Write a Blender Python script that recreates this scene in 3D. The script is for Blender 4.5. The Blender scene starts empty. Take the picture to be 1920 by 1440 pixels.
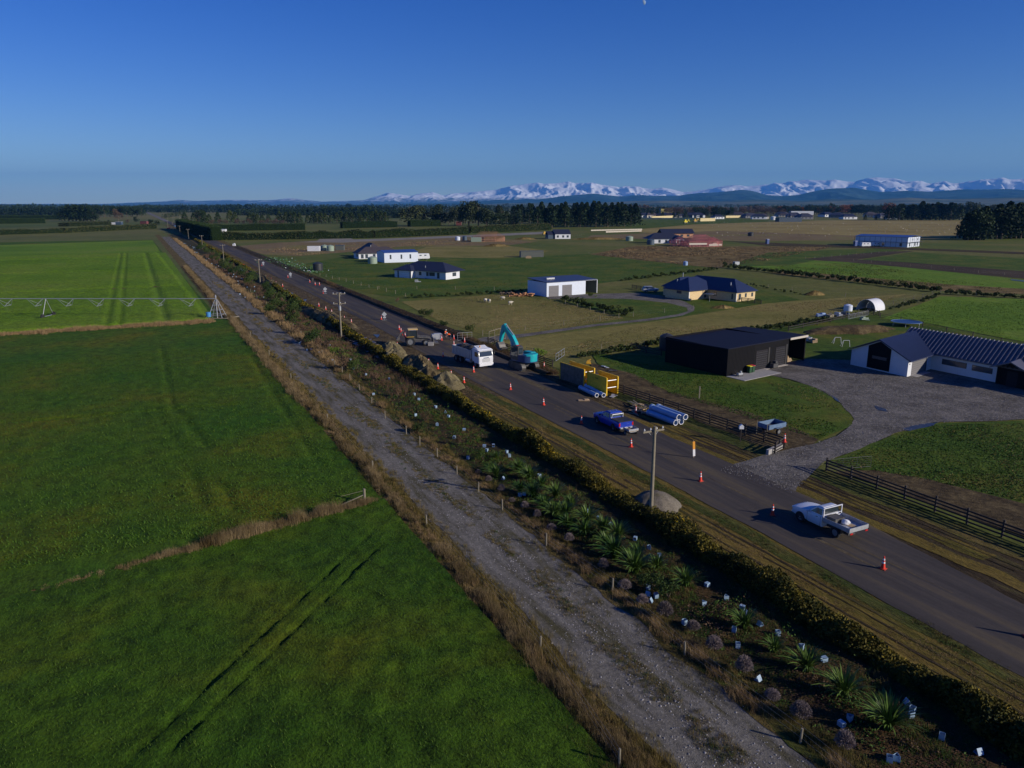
import bpy, bmesh, math, random
import numpy as np
from mathutils import Vector, Matrix
random.seed(7); RNG = np.random.RandomState(11)
PI = math.pi; R = math.radians
S = bpy.context.scene; COL = S.collection

# ---------------------------------------------------------------- camera, sky, sun, exposure
F = 1400.0; HC = 24.0; PIT = math.atan(336.0 / F)
cam = bpy.data.cameras.new('camera'); camo = bpy.data.objects.new('camera', cam); COL.objects.link(camo)
camo.location = (0, 0, HC); camo.rotation_euler = (PI / 2 - PIT, 0, 0)
cam.sensor_width = 36.0; cam.lens = 36.0 * F / 1920.0; cam.clip_start = 0.5; cam.clip_end = 200000
S.camera = camo
SUN_EL = R(20.0); SUN_AZ = R(-24.0)           # direction towards the sun, measured from +X
world = bpy.data.worlds.new('World'); S.world = world; world.use_nodes = True
wn = world.node_tree.nodes; wl = world.node_tree.links
sky = wn.new('ShaderNodeTexSky'); sky.sky_type = 'NISHITA'; sky.sun_disc = False
sky.sun_elevation = SUN_EL; sky.sun_rotation = PI / 2 - SUN_AZ
sky.altitude = 800; sky.air_density = 1.0; sky.dust_density = 0.0; sky.ozone_density = 5.0
hs = wn.new('ShaderNodeHueSaturation'); hs.inputs['Saturation'].default_value = 1.26; hs.inputs['Hue'].default_value = 0.528; wl.new(sky.outputs[0], hs.inputs['Color']); wl.new(hs.outputs[0], wn['Background'].inputs[0]); wn['Background'].inputs[1].default_value = 0.10
sl = bpy.data.lights.new('sun', 'SUN'); sl.energy = 5.0; sl.angle = R(0.5); sl.color = (1.0, 0.90, 0.75)
so = bpy.data.objects.new('sun', sl); COL.objects.link(so)
sd = Vector((math.cos(SUN_EL) * math.cos(SUN_AZ), math.cos(SUN_EL) * math.sin(SUN_AZ), math.sin(SUN_EL)))
so.rotation_euler = sd.to_track_quat('Z', 'Y').to_euler(); so.location = (40, -20, 60)
S.view_settings.view_transform = 'Standard'; S.view_settings.look = 'None'
S.view_settings.exposure = 0.0; S.view_settings.gamma = 1.0
S.render.engine = 'CYCLES'

# ---------------------------------------------------------------- coordinates
def ray(x, y):
    cx = (x - 960) / F; cy = -(y - 720) / F
    return (cx, math.cos(PIT) + cy * math.sin(PIT), -math.sin(PIT) + cy * math.cos(PIT))
def at(x, y, z=0.0):
    """point of the height z plane seen at photo pixel x, y"""
    dx, dy, dz = ray(x, y); t = (HC - z) / -dz
    return Vector((dx * t, dy * t, z))
AR = R(116.4); UU = Vector((math.cos(AR), math.sin(AR), 0)); VV = Vector((math.sin(AR), -math.cos(AR), 0))
def sv(s, v, z=0.0): return UU * s + VV * v + Vector((0, 0, z))
def to_sv(p): return (p.x * UU.x + p.y * UU.y, p.x * VV.x + p.y * VV.y)

# ---------------------------------------------------------------- noise in numpy
_T = np.random.RandomState(3).rand(256, 256)
def vn(x, y):
    x = np.asarray(x, float); y = np.asarray(y, float)
    xi = np.floor(x).astype(int); yi = np.floor(y).astype(int); fx = x - xi; fy = y - yi
    fx = fx * fx * (3 - 2 * fx); fy = fy * fy * (3 - 2 * fy)
    a = _T[xi & 255, yi & 255]; b = _T[(xi + 1) & 255, yi & 255]; c = _T[xi & 255, (yi + 1) & 255]; d = _T[(xi + 1) & 255, (yi + 1) & 255]
    return (a * (1 - fx) + b * fx) * (1 - fy) + (c * (1 - fx) + d * fx) * fy
def fbm(x, y, o=4):
    r = 0; a = 0.5
    for i in range(o): r = r + a * vn(np.asarray(x) * 2 ** i + 17 * i, np.asarray(y) * 2 ** i + 5 * i); a *= 0.5
    return r
def ridged(x, y, o=4):
    r = 0; a = 0.5
    for i in range(o): r = r + a * (1 - np.abs(2 * vn(np.asarray(x) * 2 ** i + 31 * i, np.asarray(y) * 2 ** i + 9 * i) - 1)); a *= 0.5
    return r

# ---------------------------------------------------------------- materials
MATS = {}
def _p(m): return m.node_tree.nodes['Principled BSDF']
def mat(name, col, rough=0.7, metal=0.0, var=0.0, scale=3.0, bump=0.0, bscale=None, spec=None, emit=None, stretch=None, alpha=None):
    """painted / plain surface: base colour with an optional noise variation and bump"""
    m = bpy.data.materials.new(name); m.use_nodes = True; b = _p(m); nt = m.node_tree; N = nt.nodes.new; L = nt.links.new
    b.inputs['Base Color'].default_value = (*col, 1); b.inputs['Roughness'].default_value = rough; b.inputs['Metallic'].default_value = metal
    if spec is not None: b.inputs['Specular IOR Level'].default_value = spec
    if emit: b.inputs['Emission Color'].default_value = (*emit, 1); b.inputs['Emission Strength'].default_value = 1
    if var or bump:
        tc = N('ShaderNodeTexCoord'); mp = N('ShaderNodeMapping'); L(tc.outputs['Object'], mp.inputs[0])
        if stretch: mp.inputs['Scale'].default_value = stretch
    if var:
        n = N('ShaderNodeTexNoise'); n.inputs['Scale'].default_value = scale; n.inputs['Detail'].default_value = 5; n.inputs['Roughness'].default_value = 0.65
        L(mp.outputs[0], n.inputs[0]); r = N('ShaderNodeValToRGB'); e = r.color_ramp.elements
        e[0].position = 0.3; e[1].position = 0.7
        e[0].color = (*[c * (1 - var) for c in col], 1); e[1].color = (*[min(1, c * (1 + var)) for c in col], 1)
        L(n.outputs[0], r.inputs[0]); L(r.outputs[0], b.inputs['Base Color'])
    if bump:
        n2 = N('ShaderNodeTexNoise'); n2.inputs['Scale'].default_value = bscale or scale * 4; n2.inputs['Detail'].default_value = 4
        L(mp.outputs[0], n2.inputs[0]); bp = N('ShaderNodeBump'); bp.inputs['Strength'].default_value = 1.0; bp.inputs['Distance'].default_value = bump
        L(n2.outputs[0], bp.inputs['Height']); L(bp.outputs[0], b.inputs['Normal'])
    MATS[name] = m; return m
def ground(name, cols, big=0.05, mid=0.6, fine=6.0, amt=0.45, bump=0.05, stretch=(1, 1, 1), rough=0.95, ramp=(0.36, 0.5, 0.64), bstretch=None):
    cols = [(c[0], c[1], c[2] * (0.72 if (max(c) - min(c)) / max(c) > .28 else .97)) for c in cols]
    """ground cover: three colours mixed in patches, with finer light and dark speckle and relief"""
    m = bpy.data.materials.new(name); m.use_nodes = True; b = _p(m); nt = m.node_tree; N = nt.nodes.new; L = nt.links.new
    b.inputs['Roughness'].default_value = rough; b.inputs['Specular IOR Level'].default_value = 0.12
    tc = N('ShaderNodeTexCoord'); mp = N('ShaderNodeMapping'); mp.inputs['Scale'].default_value = stretch; L(tc.outputs['Object'], mp.inputs[0])
    mb = N('ShaderNodeMapping'); mb.inputs['Scale'].default_value = bstretch or stretch; L(tc.outputs['Object'], mb.inputs[0])
    def noise(s, d, mpn, ro=0.6):
        n = N('ShaderNodeTexNoise'); n.inputs['Scale'].default_value = s; n.inputs['Detail'].default_value = d; n.inputs['Roughness'].default_value = ro
        L(mpn.outputs[0], n.inputs[0]); return n
    n1 = noise(big, 6, mp, 0.62); r = N('ShaderNodeValToRGB'); e = r.color_ramp.elements
    e[0].position = ramp[0]; e[0].color = (*cols[0], 1); e[1].position = ramp[2]; e[1].color = (*cols[2], 1)
    k = e.new(ramp[1]); k.color = (*cols[1], 1); L(n1.outputs[0], r.inputs[0])
    n2 = noise(mid, 5, mb, 0.7); n3 = noise(fine, 4, mb, 0.7)
    ad = N('ShaderNodeMath'); ad.operation = 'ADD'; L(n2.outputs[0], ad.inputs[0]); L(n3.outputs[0], ad.inputs[1])
    mr = N('ShaderNodeMapRange'); mr.inputs[1].default_value = 0.72; mr.inputs[2].default_value = 1.28; mr.inputs[3].default_value = 1 - amt; mr.inputs[4].default_value = 1 + amt
    L(ad.outputs[0], mr.inputs[0]); mx = N('ShaderNodeMix'); mx.data_type = 'RGBA'; mx.blend_type = 'MULTIPLY'; mx.inputs[0].default_value = 1
    L(r.outputs[0], mx.inputs[6]); L(mr.outputs[0], mx.inputs[7]); L(mx.outputs[2], b.inputs['Base Color'])
    bp = N('ShaderNodeBump'); bp.inputs['Distance'].default_value = bump; bp.inputs['Strength'].default_value = 1; L(ad.outputs[0], bp.inputs['Height']); L(bp.outputs[0], b.inputs['Normal'])
    MATS[name] = m; return m
def leafmat(name, c0, c1, scale=1.2, rough=0.7, tr=0.0):
    """foliage: colour varies leaf clump by leaf clump and plant by plant"""
    c0 = (c0[0], c0[1], c0[2] * .8); c1 = (c1[0], c1[1], c1[2] * .8)
    m = bpy.data.materials.new(name); m.use_nodes = True; b = _p(m); nt = m.node_tree; N = nt.nodes.new; L = nt.links.new
    b.inputs['Roughness'].default_value = rough; b.inputs['Specular IOR Level'].default_value = 0.15
    tc = N('ShaderNodeTexCoord'); n = N('ShaderNodeTexNoise'); n.inputs['Scale'].default_value = scale; n.inputs['Detail'].default_value = 6; n.inputs['Roughness'].default_value = 0.75
    oi = N('ShaderNodeObjectInfo'); ma = N('ShaderNodeMath'); ma.operation = 'MULTIPLY_ADD'; ma.inputs[1].default_value = 0.22; ma.inputs[2].default_value = -0.11
    L(oi.outputs['Random'], ma.inputs[0]); L(tc.outputs['Object'], n.inputs[0]); ad = N('ShaderNodeMath'); ad.operation = 'ADD'; L(n.outputs[0], ad.inputs[0]); L(ma.outputs[0], ad.inputs[1])
    r = N('ShaderNodeValToRGB'); e = r.color_ramp.elements; e[0].position = 0.34; e[0].color = (*c0, 1); e[1].position = 0.66; e[1].color = (*c1, 1)
    L(ad.outputs[0], r.inputs[0]); L(r.outputs[0], b.inputs['Base Color'])
    MATS[name] = m; return m

# ---------------------------------------------------------------- objects
def tag(o, label=None, cat=None, group=None, kind=None):
    if label: o['label'] = label
    if cat: o['category'] = cat
    if group: o['group'] = group
    if kind: o['kind'] = kind
    return o
def link(o, parent=None):
    COL.objects.link(o)
    if parent: o.parent = parent
    return o
def thing(name, label, cat, loc=(0, 0, 0), rz=0.0, group=None, sc=None):
    o = bpy.data.objects.new(name, None); o.empty_display_size = 0.2; link(o); o.location = loc; o.rotation_euler = (0, 0, rz)
    if sc: o.scale = (sc,) * 3 if not hasattr(sc, '__len__') else sc
    return tag(o, label, cat, group)
class MB:
    def __init__(s): s.v = []; s.f = []
    def add(s, v, f):
        n = len(s.v); s.v += [tuple(p) for p in v]; s.f += [tuple(i + n for i in q) for q in f]; return s
    def box(s, c, d, rz=0.0, rx=0.0, ry=0.0):
        x, y, z = d[0] / 2, d[1] / 2, d[2] / 2
        M_ = Matrix.Translation(c) @ Matrix.Rotation(rz, 4, 'Z') @ Matrix.Rotation(ry, 4, 'Y') @ Matrix.Rotation(rx, 4, 'X')
        v = [M_ @ Vector(p) for p in ((-x, -y, -z), (x, -y, -z), (x, y, -z), (-x, y, -z), (-x, -y, z), (x, -y, z), (x, y, z), (-x, y, z))]
        return s.add(v, [(0, 3, 2, 1), (4, 5, 6, 7), (0, 1, 5, 4), (1, 2, 6, 5), (2, 3, 7, 6), (3, 0, 4, 7)])
    def bar(s, a, b, w, h=None):
        a = Vector(a); b = Vector(b); d = b - a; l = d.length
        if l < 1e-6: return s
        h = h or w; q = d.to_track_quat('X', 'Z'); 
        v = [a + q @ Vector(p) for p in ((0, -w / 2, -h / 2), (l, -w / 2, -h / 2), (l, w / 2, -h / 2), (0, w / 2, -h / 2), (0, -w / 2, h / 2), (l, -w / 2, h / 2), (l, w / 2, h / 2), (0, w / 2, h / 2))]
        return s.add(v, [(0, 3, 2, 1), (4, 5, 6, 7), (0, 1, 5, 4), (1, 2, 6, 5), (2, 3, 7, 6), (3, 0, 4, 7)])
    def tube(s, a, b, r0, r1=None, n=10, cap=True):
        a = Vector(a); b = Vector(b); r1 = r0 if r1 is None else r1; q = (b - a).to_track_quat('Z', 'Y')
        v = []; f = []
        for p, r in ((a, r0), (b, r1)):
            for i in range(n): t = 2 * PI * i / n; v.append(p + q @ Vector((math.cos(t) * r, math.sin(t) * r, 0)))
        for i in range(n): j = (i + 1) % n; f.append((i, j, n + j, n + i))
        if cap: f.append(tuple(range(n))[::-1]); f.append(tuple(range(n, 2 * n)))
        return s.add(v, f)
    def pipe(s, a, b, r, t, n=16):
        a = Vector(a); b = Vector(b); q = (b - a).to_track_quat('Z', 'Y'); v = []; f = []
        for p, rr in ((a, r), (b, r), (b, r - t), (a, r - t)):
            for i in range(n): u = 2 * PI * i / n; v.append(p + q @ Vector((math.cos(u) * rr, math.sin(u) * rr, 0)))
        for k in range(4):
            for i in range(n):
                j = (i + 1) % n; k2 = (k + 1) % 4; f.append((k * n + i, k * n + j, k2 * n + j, k2 * n + i))
        return s.add(v, f)
    def prism(s, pts, y0, y1, axis='y'):
        """polygon in the xz plane extruded along y (or xy along z)"""
        n = len(pts)
        if axis == 'y': v = [(p[0], y0, p[1]) for p in pts] + [(p[0], y1, p[1]) for p in pts]
        elif axis == 'x': v = [(y0, p[0], p[1]) for p in pts] + [(y1, p[0], p[1]) for p in pts]
        else: v = [(p[0], p[1], y0) for p in pts] + [(p[0], p[1], y1) for p in pts]
        f = [tuple(range(n))[::-1], tuple(range(n, 2 * n))] + [(i, (i + 1) % n, n + (i + 1) % n, n + i) for i in range(n)]
        return s.add(v, f)
    def loft(s, rings, cap=True, close=True):
        n = len(rings[0]); v = [p for r in rings for p in r]; f = []
        for k in range(len(rings) - 1):
            for i in range(n if close else n - 1):
                j = (i + 1) % n; f.append((k * n + i, k * n + j, (k + 1) * n + j, (k + 1) * n + i))
        if cap: f.append(tuple(range(n))[::-1]); f.append(tuple(range((len(rings) - 1) * n, len(rings) * n)))
        return s.add(v, f)
    def build(s, name, m, parent=None, smooth=False, bevel=0.0, loc=None, rz=None):
        me = bpy.data.meshes.new(name); me.from_pydata(s.v, [], s.f); me.materials.append(m)
        bm = bmesh.new(); bm.from_mesh(me); bmesh.ops.recalc_face_normals(bm, faces=bm.faces)
        if bevel: bmesh.ops.bevel(bm, geom=bm.edges[:], offset=bevel, segments=2, affect='EDGES', clamp_overlap=True)
        bm.to_mesh(me); bm.free()
        if smooth:
            me.polygons.foreach_set('use_smooth', [True] * len(me.polygons))
            try: me.set_sharp_from_angle(angle=R(35))
            except Exception: pass
        o = bpy.data.objects.new(name, me); link(o, parent)
        if loc is not None: o.location = loc
        if rz is not None: o.rotation_euler = (0, 0, rz)
        return o
def npmesh(name, V, Fc, m, parent=None, smooth=False):
    V = np.asarray(V, np.float32).reshape(-1, 3); Fc = np.asarray(Fc, np.int32); k = Fc.shape[1]; nf = len(Fc)
    me = bpy.data.meshes.new(name); me.vertices.add(len(V)); me.vertices.foreach_set('co', V.ravel())
    me.loops.add(nf * k); me.loops.foreach_set('vertex_index', Fc.ravel()); me.polygons.add(nf)
    me.polygons.foreach_set('loop_start', np.arange(0, nf * k, k, dtype=np.int32)); me.polygons.foreach_set('loop_total', np.full(nf, k, np.int32))
    if smooth: me.polygons.foreach_set('use_smooth', np.ones(nf, bool))
    me.update(calc_edges=True); me.validate(); me.materials.append(m)
    return link(bpy.data.objects.new(name, me), parent)
def clone(o, loc=None, rz=None, sc=None, label=None, parent=None, group=None):
    c = o.copy(); COL.objects.link(c)
    if parent: c.parent = parent
    if loc is not None: c.location = loc
    if rz is not None: c.rotation_euler = (0, 0, rz)
    if sc is not None: c.scale = (sc,) * 3 if not hasattr(sc, '__len__') else sc
    if label: c['label'] = label
    if group: c['group'] = group
    for ch in o.children: clone(ch, parent=c)
    return c
def sheet(name, poly, z, m, jit=0.3, step=2.0, kind='structure', **kw):
    """flat ground sheet with an uneven border; poly in world xy"""
    pts = []
    n = len(poly)
    for i in range(n):
        a = Vector(poly[i][:2]); b = Vector(poly[(i + 1) % n][:2]); L_ = (b - a).length; k = max(1, min(120, int(L_ / step))); nr = (b - a).normalized(); nr = Vector((-nr.y, nr.x))
        for j in range(k):
            p = a + (b - a) * (j / k); d = (float(fbm(p.x / (step * 2.2) + 40, p.y / (step * 2.2) + 9, 3)) - 0.44) * 2.4 * jit
            pts.append(p + nr * d)
    bm = bmesh.new(); vs = [bm.verts.new((p.x, p.y, z)) for p in pts]; f = bm.faces.new(vs)
    if f.normal.z < 0: f.normal_flip()
    bmesh.ops.triangulate(bm, faces=[f]); me = bpy.data.meshes.new(name); bm.to_mesh(me); bm.free(); me.materials.append(m)
    for p_ in me.polygons: pass
    o = link(bpy.data.objects.new(name, me)); return tag(o, kind=kind, **kw)
def px(*pts): return [at(*p)[:2] for p in pts]
def svp(*pts): return [sv(*p)[:2] for p in pts]
def strip(name, s0, s1, v0, v1, z, m, ds=1.0, jit=0.25, nv=2, kind='structure', bow=None, hf=None, **kw):
    """band along the road direction in local (s, -v) axes, so its material runs along the band"""
    ss = [s0]
    while ss[-1] < s1: ss.append(ss[-1] + ds * max(1.0, ss[-1] / 60))
    ss = np.array(ss); V = []; 
    for i, s in enumerate(ss):
        a = v0 + jit * 2.2 * (float(fbm(s / 3.0 + v0 * 7, 3.3, 3)) - 0.44); b = v1 + jit * 2.2 * (float(fbm(s / 3.0 + v1 * 7, 8.1, 3)) - 0.44)
        for j in range(nv):
            v = a + (b - a) * j / (nv - 1); V.append((s, -v, z + (hf(s, v) if hf else 0)))
    Fc = [(i * nv + j, (i + 1) * nv + j, (i + 1) * nv + j + 1, i * nv + j + 1) for i in range(len(ss) - 1) for j in range(nv - 1)]
    Fc = [q[::-1] for q in Fc]
    o = npmesh(name, V, Fc, m, smooth=True); o.rotation_euler = (0, 0, AR); return tag(o, kind=kind, **kw)
def grid(name, s0, s1, v0, v1, res, hf, m, mask=None, kind='structure', **kw):
    """height field over the band s0..s1, v0..v1"""
    ns = int((s1 - s0) / res) + 1; nv = int((v1 - v0) / res) + 1
    s_ = np.linspace(s0, s1, ns); v_ = np.linspace(v0, v1, nv); SS, VG = np.meshgrid(s_, v_, indexing='ij'); Z = hf(SS, VG)
    V = np.stack([SS, -VG, Z], -1).reshape(-1, 3); i = np.arange(ns - 1)[:, None] * nv + np.arange(nv - 1)[None]; i = i.ravel()
    Fc = np.stack([i, i + 1, i + nv + 1, i + nv], -1)
    if mask is not None:
        c = mask(SS, VG).ravel(); Fc = Fc[c[Fc].all(1)]
    o = npmesh(name, V, Fc, m, smooth=True); o.rotation_euler = (0, 0, AR); return tag(o, kind=kind, **kw)

# leaf and blade clouds ------------------------------------------------
def leaves(P, size, rng=RNG, asp=0.7, up=0.0):
    """quads of random heading at points P; returns verts, faces"""
    n = len(P); size = np.broadcast_to(size, (n,))
    a = rng.randn(n, 3); a /= np.linalg.norm(a, axis=1)[:, None]; b = rng.randn(n, 3); b[:, 2] += up; b -= a * (a * b).sum(1)[:, None]; b /= np.linalg.norm(b, axis=1)[:, None] + 1e-9
    a = a * (size * 0.5)[:, None]; b = b * (size * 0.5 * asp)[:, None]
    V = np.stack([P - a, P - b * 0.9, P + a, P + b], 1).reshape(-1, 3); Fc = np.arange(4 * n).reshape(n, 4); return V, Fc
def blades(P, h, w, lean, rng=RNG, bend=0.5, seg=2):
    """upright tapering blades at points P"""
    n = len(P); h = np.broadcast_to(h, (n,)); w = np.broadcast_to(w, (n,)); lean = np.broadcast_to(lean, (n,))
    t = rng.rand(n) * 2 * PI; d = np.stack([np.cos(t), np.sin(t), np.zeros(n)], -1); q = np.stack([-np.sin(t), np.cos(t), np.zeros(n)], -1)
    V = []; 
    for k in range(seg):
        u = k / seg; V.append(P + d * (lean * h * u ** (1 + bend))[:, None] + np.array([0, 0, 1]) * (h * u * (1 - 0.25 * lean * u))[:, None] - q * (w * (1 - u) / 2)[:, None])
        V.append(V[-1] + q * (w * (1 - u))[:, None])
    V.append(P + d * (lean * h)[:, None] + np.array([0, 0, 1]) * (h * (1 - 0.25 * lean))[:, None])
    m_ = 2 * seg + 1; V = np.stack(V, 1).reshape(-1, 3); b = np.arange(n) * m_; Fc = []
    for k in range(seg - 1):
        Fc += [np.stack([b + 2 * k, b + 2 * k + 1, b + 2 * k + 3], -1), np.stack([b + 2 * k, b + 2 * k + 3, b + 2 * k + 2], -1)]
    k = seg - 1; Fc.append(np.stack([b + 2 * k, b + 2 * k + 1, b + 2 * k + 2], -1)); return V, np.concatenate(Fc)
def merge(parts):
    V = []; Fc = []; n = 0
    for v, f in parts: V.append(v); Fc.append(f + n); n += len(v)
    return np.concatenate(V), np.concatenate(Fc)
def to_world_sv(A_):  # array of s, v, z -> world
    A_ = np.asarray(A_, float); return np.stack([A_[:, 0] * UU.x + A_[:, 1] * VV.x, A_[:, 0] * UU.y + A_[:, 1] * VV.y, A_[:, 2]], -1)
ORD = ['first', 'second', 'third', 'fourth', 'fifth', 'sixth', 'seventh', 'eighth', 'ninth', 'tenth', 'eleventh', 'twelfth', 'thirteenth', 'fourteenth', 'fifteenth', 'sixteenth', 'seventeenth', 'eighteenth', 'nineteenth', 'twentieth']
def nth(i):
    if i < 20: return ORD[i]
    t = ['twenty', 'thirty', 'forty', 'fifty', 'sixty', 'seventy', 'eighty', 'ninety'][(i + 1) // 10 - 2]
    return t + '-' + ORD[(i + 1) % 10 - 1] if (i + 1) % 10 else {'twenty': 'twentieth', 'thirty': 'thirtieth', 'forty': 'fortieth', 'fifty': 'fiftieth', 'sixty': 'sixtieth', 'seventy': 'seventieth', 'eighty': 'eightieth', 'ninety': 'ninetieth'}[t]
# ---------------------------------------------------------------- ground covers
ground('pasture_mat', [(0.075, 0.105, 0.022), (0.105, 0.118, 0.032), (0.15, 0.135, 0.055)], big=0.012, mid=0.25, fine=1.5, amt=0.35, bump=0.06)
ground('plains_mat', [(0.065, 0.10, 0.026), (0.11, 0.12, 0.040), (0.17, 0.15, 0.07)], big=0.0016, mid=0.01, fine=0.1, amt=0.25, bump=0.0)
ground('field_grass', [(0.029, 0.072, 0.006), (0.042, 0.086, 0.007), (0.074, 0.090, 0.008)], big=0.075, mid=0.9, fine=7.0, amt=0.68, bump=0.10, ramp=(0.38, 0.52, 0.72), bstretch=(0.7, 1.0, 1.0))
ground('field_grass_far', [(0.032, 0.088, 0.007), (0.052, 0.096, 0.008), (0.105, 0.100, 0.008)], big=0.055, mid=0.8, fine=5.0, amt=0.6, bump=0.10, ramp=(0.36, 0.52, 0.70), bstretch=(0.7, 1.0, 1.0))
ground('crop_mat', [(0.080, 0.16, 0.010), (0.108, 0.195, 0.014), (0.135, 0.20, 0.026)], big=0.02, mid=1.1, fine=3.5, amt=0.5, bump=0.16)
ground('rough_grass', [(0.075, 0.058, 0.022), (0.11, 0.082, 0.036), (0.15, 0.11, 0.055)], big=0.25, mid=1.5, fine=7.0, amt=0.5, bump=0.12)
ground('dry_verge', [(0.085, 0.075, 0.018), (0.135, 0.098, 0.028), (0.17, 0.118, 0.042)], big=0.35, mid=1.6, fine=9.0, amt=0.5, bump=0.09, stretch=(0.18, 1, 1), bstretch=(0.35, 1, 1))
ground('green_verge', [(0.040, 0.055, 0.014), (0.070, 0.075, 0.022), (0.12, 0.09, 0.038)], big=0.5, mid=2.2, fine=9.0, amt=0.6, bump=0.12, stretch=(0.3, 1, 1))
ground('gravel_track', [(0.075, 0.068, 0.048), (0.136, 0.126, 0.110), (0.182, 0.170, 0.150)], big=0.9, mid=3.0, fine=14.0, amt=0.42, bump=0.045, stretch=(0.16, 1, 1), bstretch=(1, 1, 1))
ground('mulch_bed', [(0.018, 0.034, 0.009), (0.040, 0.036, 0.018), (0.075, 0.048, 0.028)], big=0.45, mid=2.6, fine=11.0, amt=0.55, bump=0.10)
ground('asphalt', [(0.050, 0.044, 0.041), (0.068, 0.059, 0.054), (0.108, 0.086, 0.075)], big=0.65, mid=5.0, fine=30.0, amt=0.16, bump=0.006, stretch=(0.05, 1, 1), bstretch=(0.5, 1, 1), rough=0.8)
ground('old_road', [(0.13, 0.12, 0.12), (0.16, 0.15, 0.14), (0.19, 0.17, 0.16)], big=0.1, mid=1.0, fine=4.0, amt=0.15, bump=0.0)
ground('mud_film', [(0.075, 0.060, 0.052), (0.10, 0.080, 0.068), (0.125, 0.10, 0.085)], big=1.5, mid=4, fine=16, amt=0.3, bump=0.01)
mat('wet_seal', (0.03, 0.035, 0.05), rough=0.12, spec=0.9, var=0.3, scale=0.5)
ground('churned_soil', [(0.050, 0.036, 0.026), (0.085, 0.062, 0.042), (0.13, 0.098, 0.065)], big=0.5, mid=2.0, fine=9.0, amt=0.5, bump=0.14)
ground('wheel_mud', [(0.032, 0.022, 0.016), (0.055, 0.040, 0.028), (0.085, 0.075, 0.030)], big=0.6, mid=3.0, fine=9.0, amt=0.5, bump=0.10, stretch=(0.14, 1, 1), bstretch=(0.3, 1, 1))
ground('brown_paddock', [(0.145, 0.105, 0.070), (0.185, 0.135, 0.088), (0.17, 0.15, 0.06)], big=0.03, mid=0.35, fine=2.0, amt=0.32, bump=0.1)
ground('tan_paddock', [(0.14, 0.135, 0.042), (0.19, 0.165, 0.062), (0.22, 0.185, 0.08)], big=0.03, mid=0.6, fine=3.5, amt=0.36, bump=0.09)
ground('lawn_mat', [(0.042, 0.084, 0.012), (0.062, 0.098, 0.015), (0.105, 0.112, 0.022)], big=0.09, mid=0.8, fine=5.0, amt=0.5, bump=0.08)
ground('bright_field', [(0.085, 0.165, 0.016), (0.105, 0.185, 0.018), (0.13, 0.19, 0.028)], big=0.04, mid=0.5, fine=3.0, amt=0.42, bump=0.08)
ground('yard_gravel', [(0.092, 0.083, 0.074), (0.130, 0.120, 0.110), (0.170, 0.155, 0.140)], big=0.3, mid=2.4, fine=11.0, amt=0.5, bump=0.05)
ground('stubble', [(0.21, 0.155, 0.070), (0.255, 0.20, 0.09), (0.29, 0.235, 0.115)], big=0.012, mid=0.12, fine=0.8, amt=0.22, bump=0.05)
ground('scrub_field', [(0.075, 0.056, 0.028), (0.15, 0.105, 0.052), (0.22, 0.165, 0.09)], big=0.15, mid=0.45, fine=1.8, amt=0.55, bump=0.3)
ground('dark_soil', [(0.040, 0.028, 0.022), (0.055, 0.040, 0.032), (0.075, 0.055, 0.045)], big=0.05, mid=0.5, fine=3.0, amt=0.3, bump=0.08)
ground('pale_lane', [(0.19, 0.175, 0.15), (0.23, 0.215, 0.185), (0.26, 0.24, 0.21)], big=0.1, mid=1.0, fine=4.0, amt=0.15, bump=0.0)
mat('puddle', (0.035, 0.034, 0.034), rough=0.3, spec=0.3)
mat('concrete', (0.30, 0.29, 0.28), rough=0.85, var=0.15, scale=2.0)

G_ = 80000.0
gm = MB().add([(-G_, -3000, 0), (G_, -3000, 0), (G_, G_, 0), (-G_, G_, 0)], [(0, 1, 2, 3)]).build('ground', MATS['plains_mat']); tag(gm, kind='structure')
tag(sheet('paddock_ground', svp((-60, 54), (-60, 400), (420, 900), (900, 760), (900, 50)), 0.006, MATS['pasture_mat'], jit=0, step=60))
tag(sheet('left_pasture', svp((-60, -260), (-60, 16.5), (595, 11), (600, -200)), 0.006, MATS['field_grass_far'], jit=0, step=60))

def rut(S_, V_, a, b, w=0.2, dep=0.10, ridge=0.06):
    a = to_sv(a); b = to_sv(b); dx, dy = b[0] - a[0], b[1] - a[1]; l = math.hypot(dx, dy); nx, ny = -dy / l, dx / l
    d = np.abs((S_ - a[0]) * nx + (V_ - a[1]) * ny); t = ((S_ - a[0]) * dx + (V_ - a[1]) * dy) / l / l
    k = np.clip(t * 8, 0, 1) * np.clip((1 - t) * 8, 0, 1) * (0.45 + 0.9 * np.clip(vn(t * 14, 3.0 + a[1]), 0, 1))
    return k * (-dep * np.exp(-(d / w) ** 2) + ridge * np.exp(-((d - 2.0 * w) / (0.7 * w)) ** 2))
def h_field0(S_, V_):
    h = 0.05 + 0.22 * (fbm(S_ * 1.1, V_ * 1.1, 4) - 0.45) + 0.16 * (fbm(S_ * 4 + 3, V_ * 4, 2) - 0.37) * np.clip((fbm(S_ * 0.12, V_ * 0.12 + 7, 3) - 0.25) * 3, 0.3, 1.4)
    h += rut(S_, V_, at(180, 1490), at(722, 978)) + rut(S_, V_, at(230, 1500), at(742, 998))
    return h + 0.12
F01 = to_sv(at(20, 1125)); F01b = to_sv(at(690, 945))
def s_boundary(v): return F01[0] + (F01b[0] - F01[0]) * (v - F01[1]) / (F01b[1] - F01[1])
grid('near_field', -25, 58.5, -62, 16.4, 0.27, h_field0, MATS['field_grass'], mask=lambda s, v: s < s_boundary(v) + 0.3)
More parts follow.
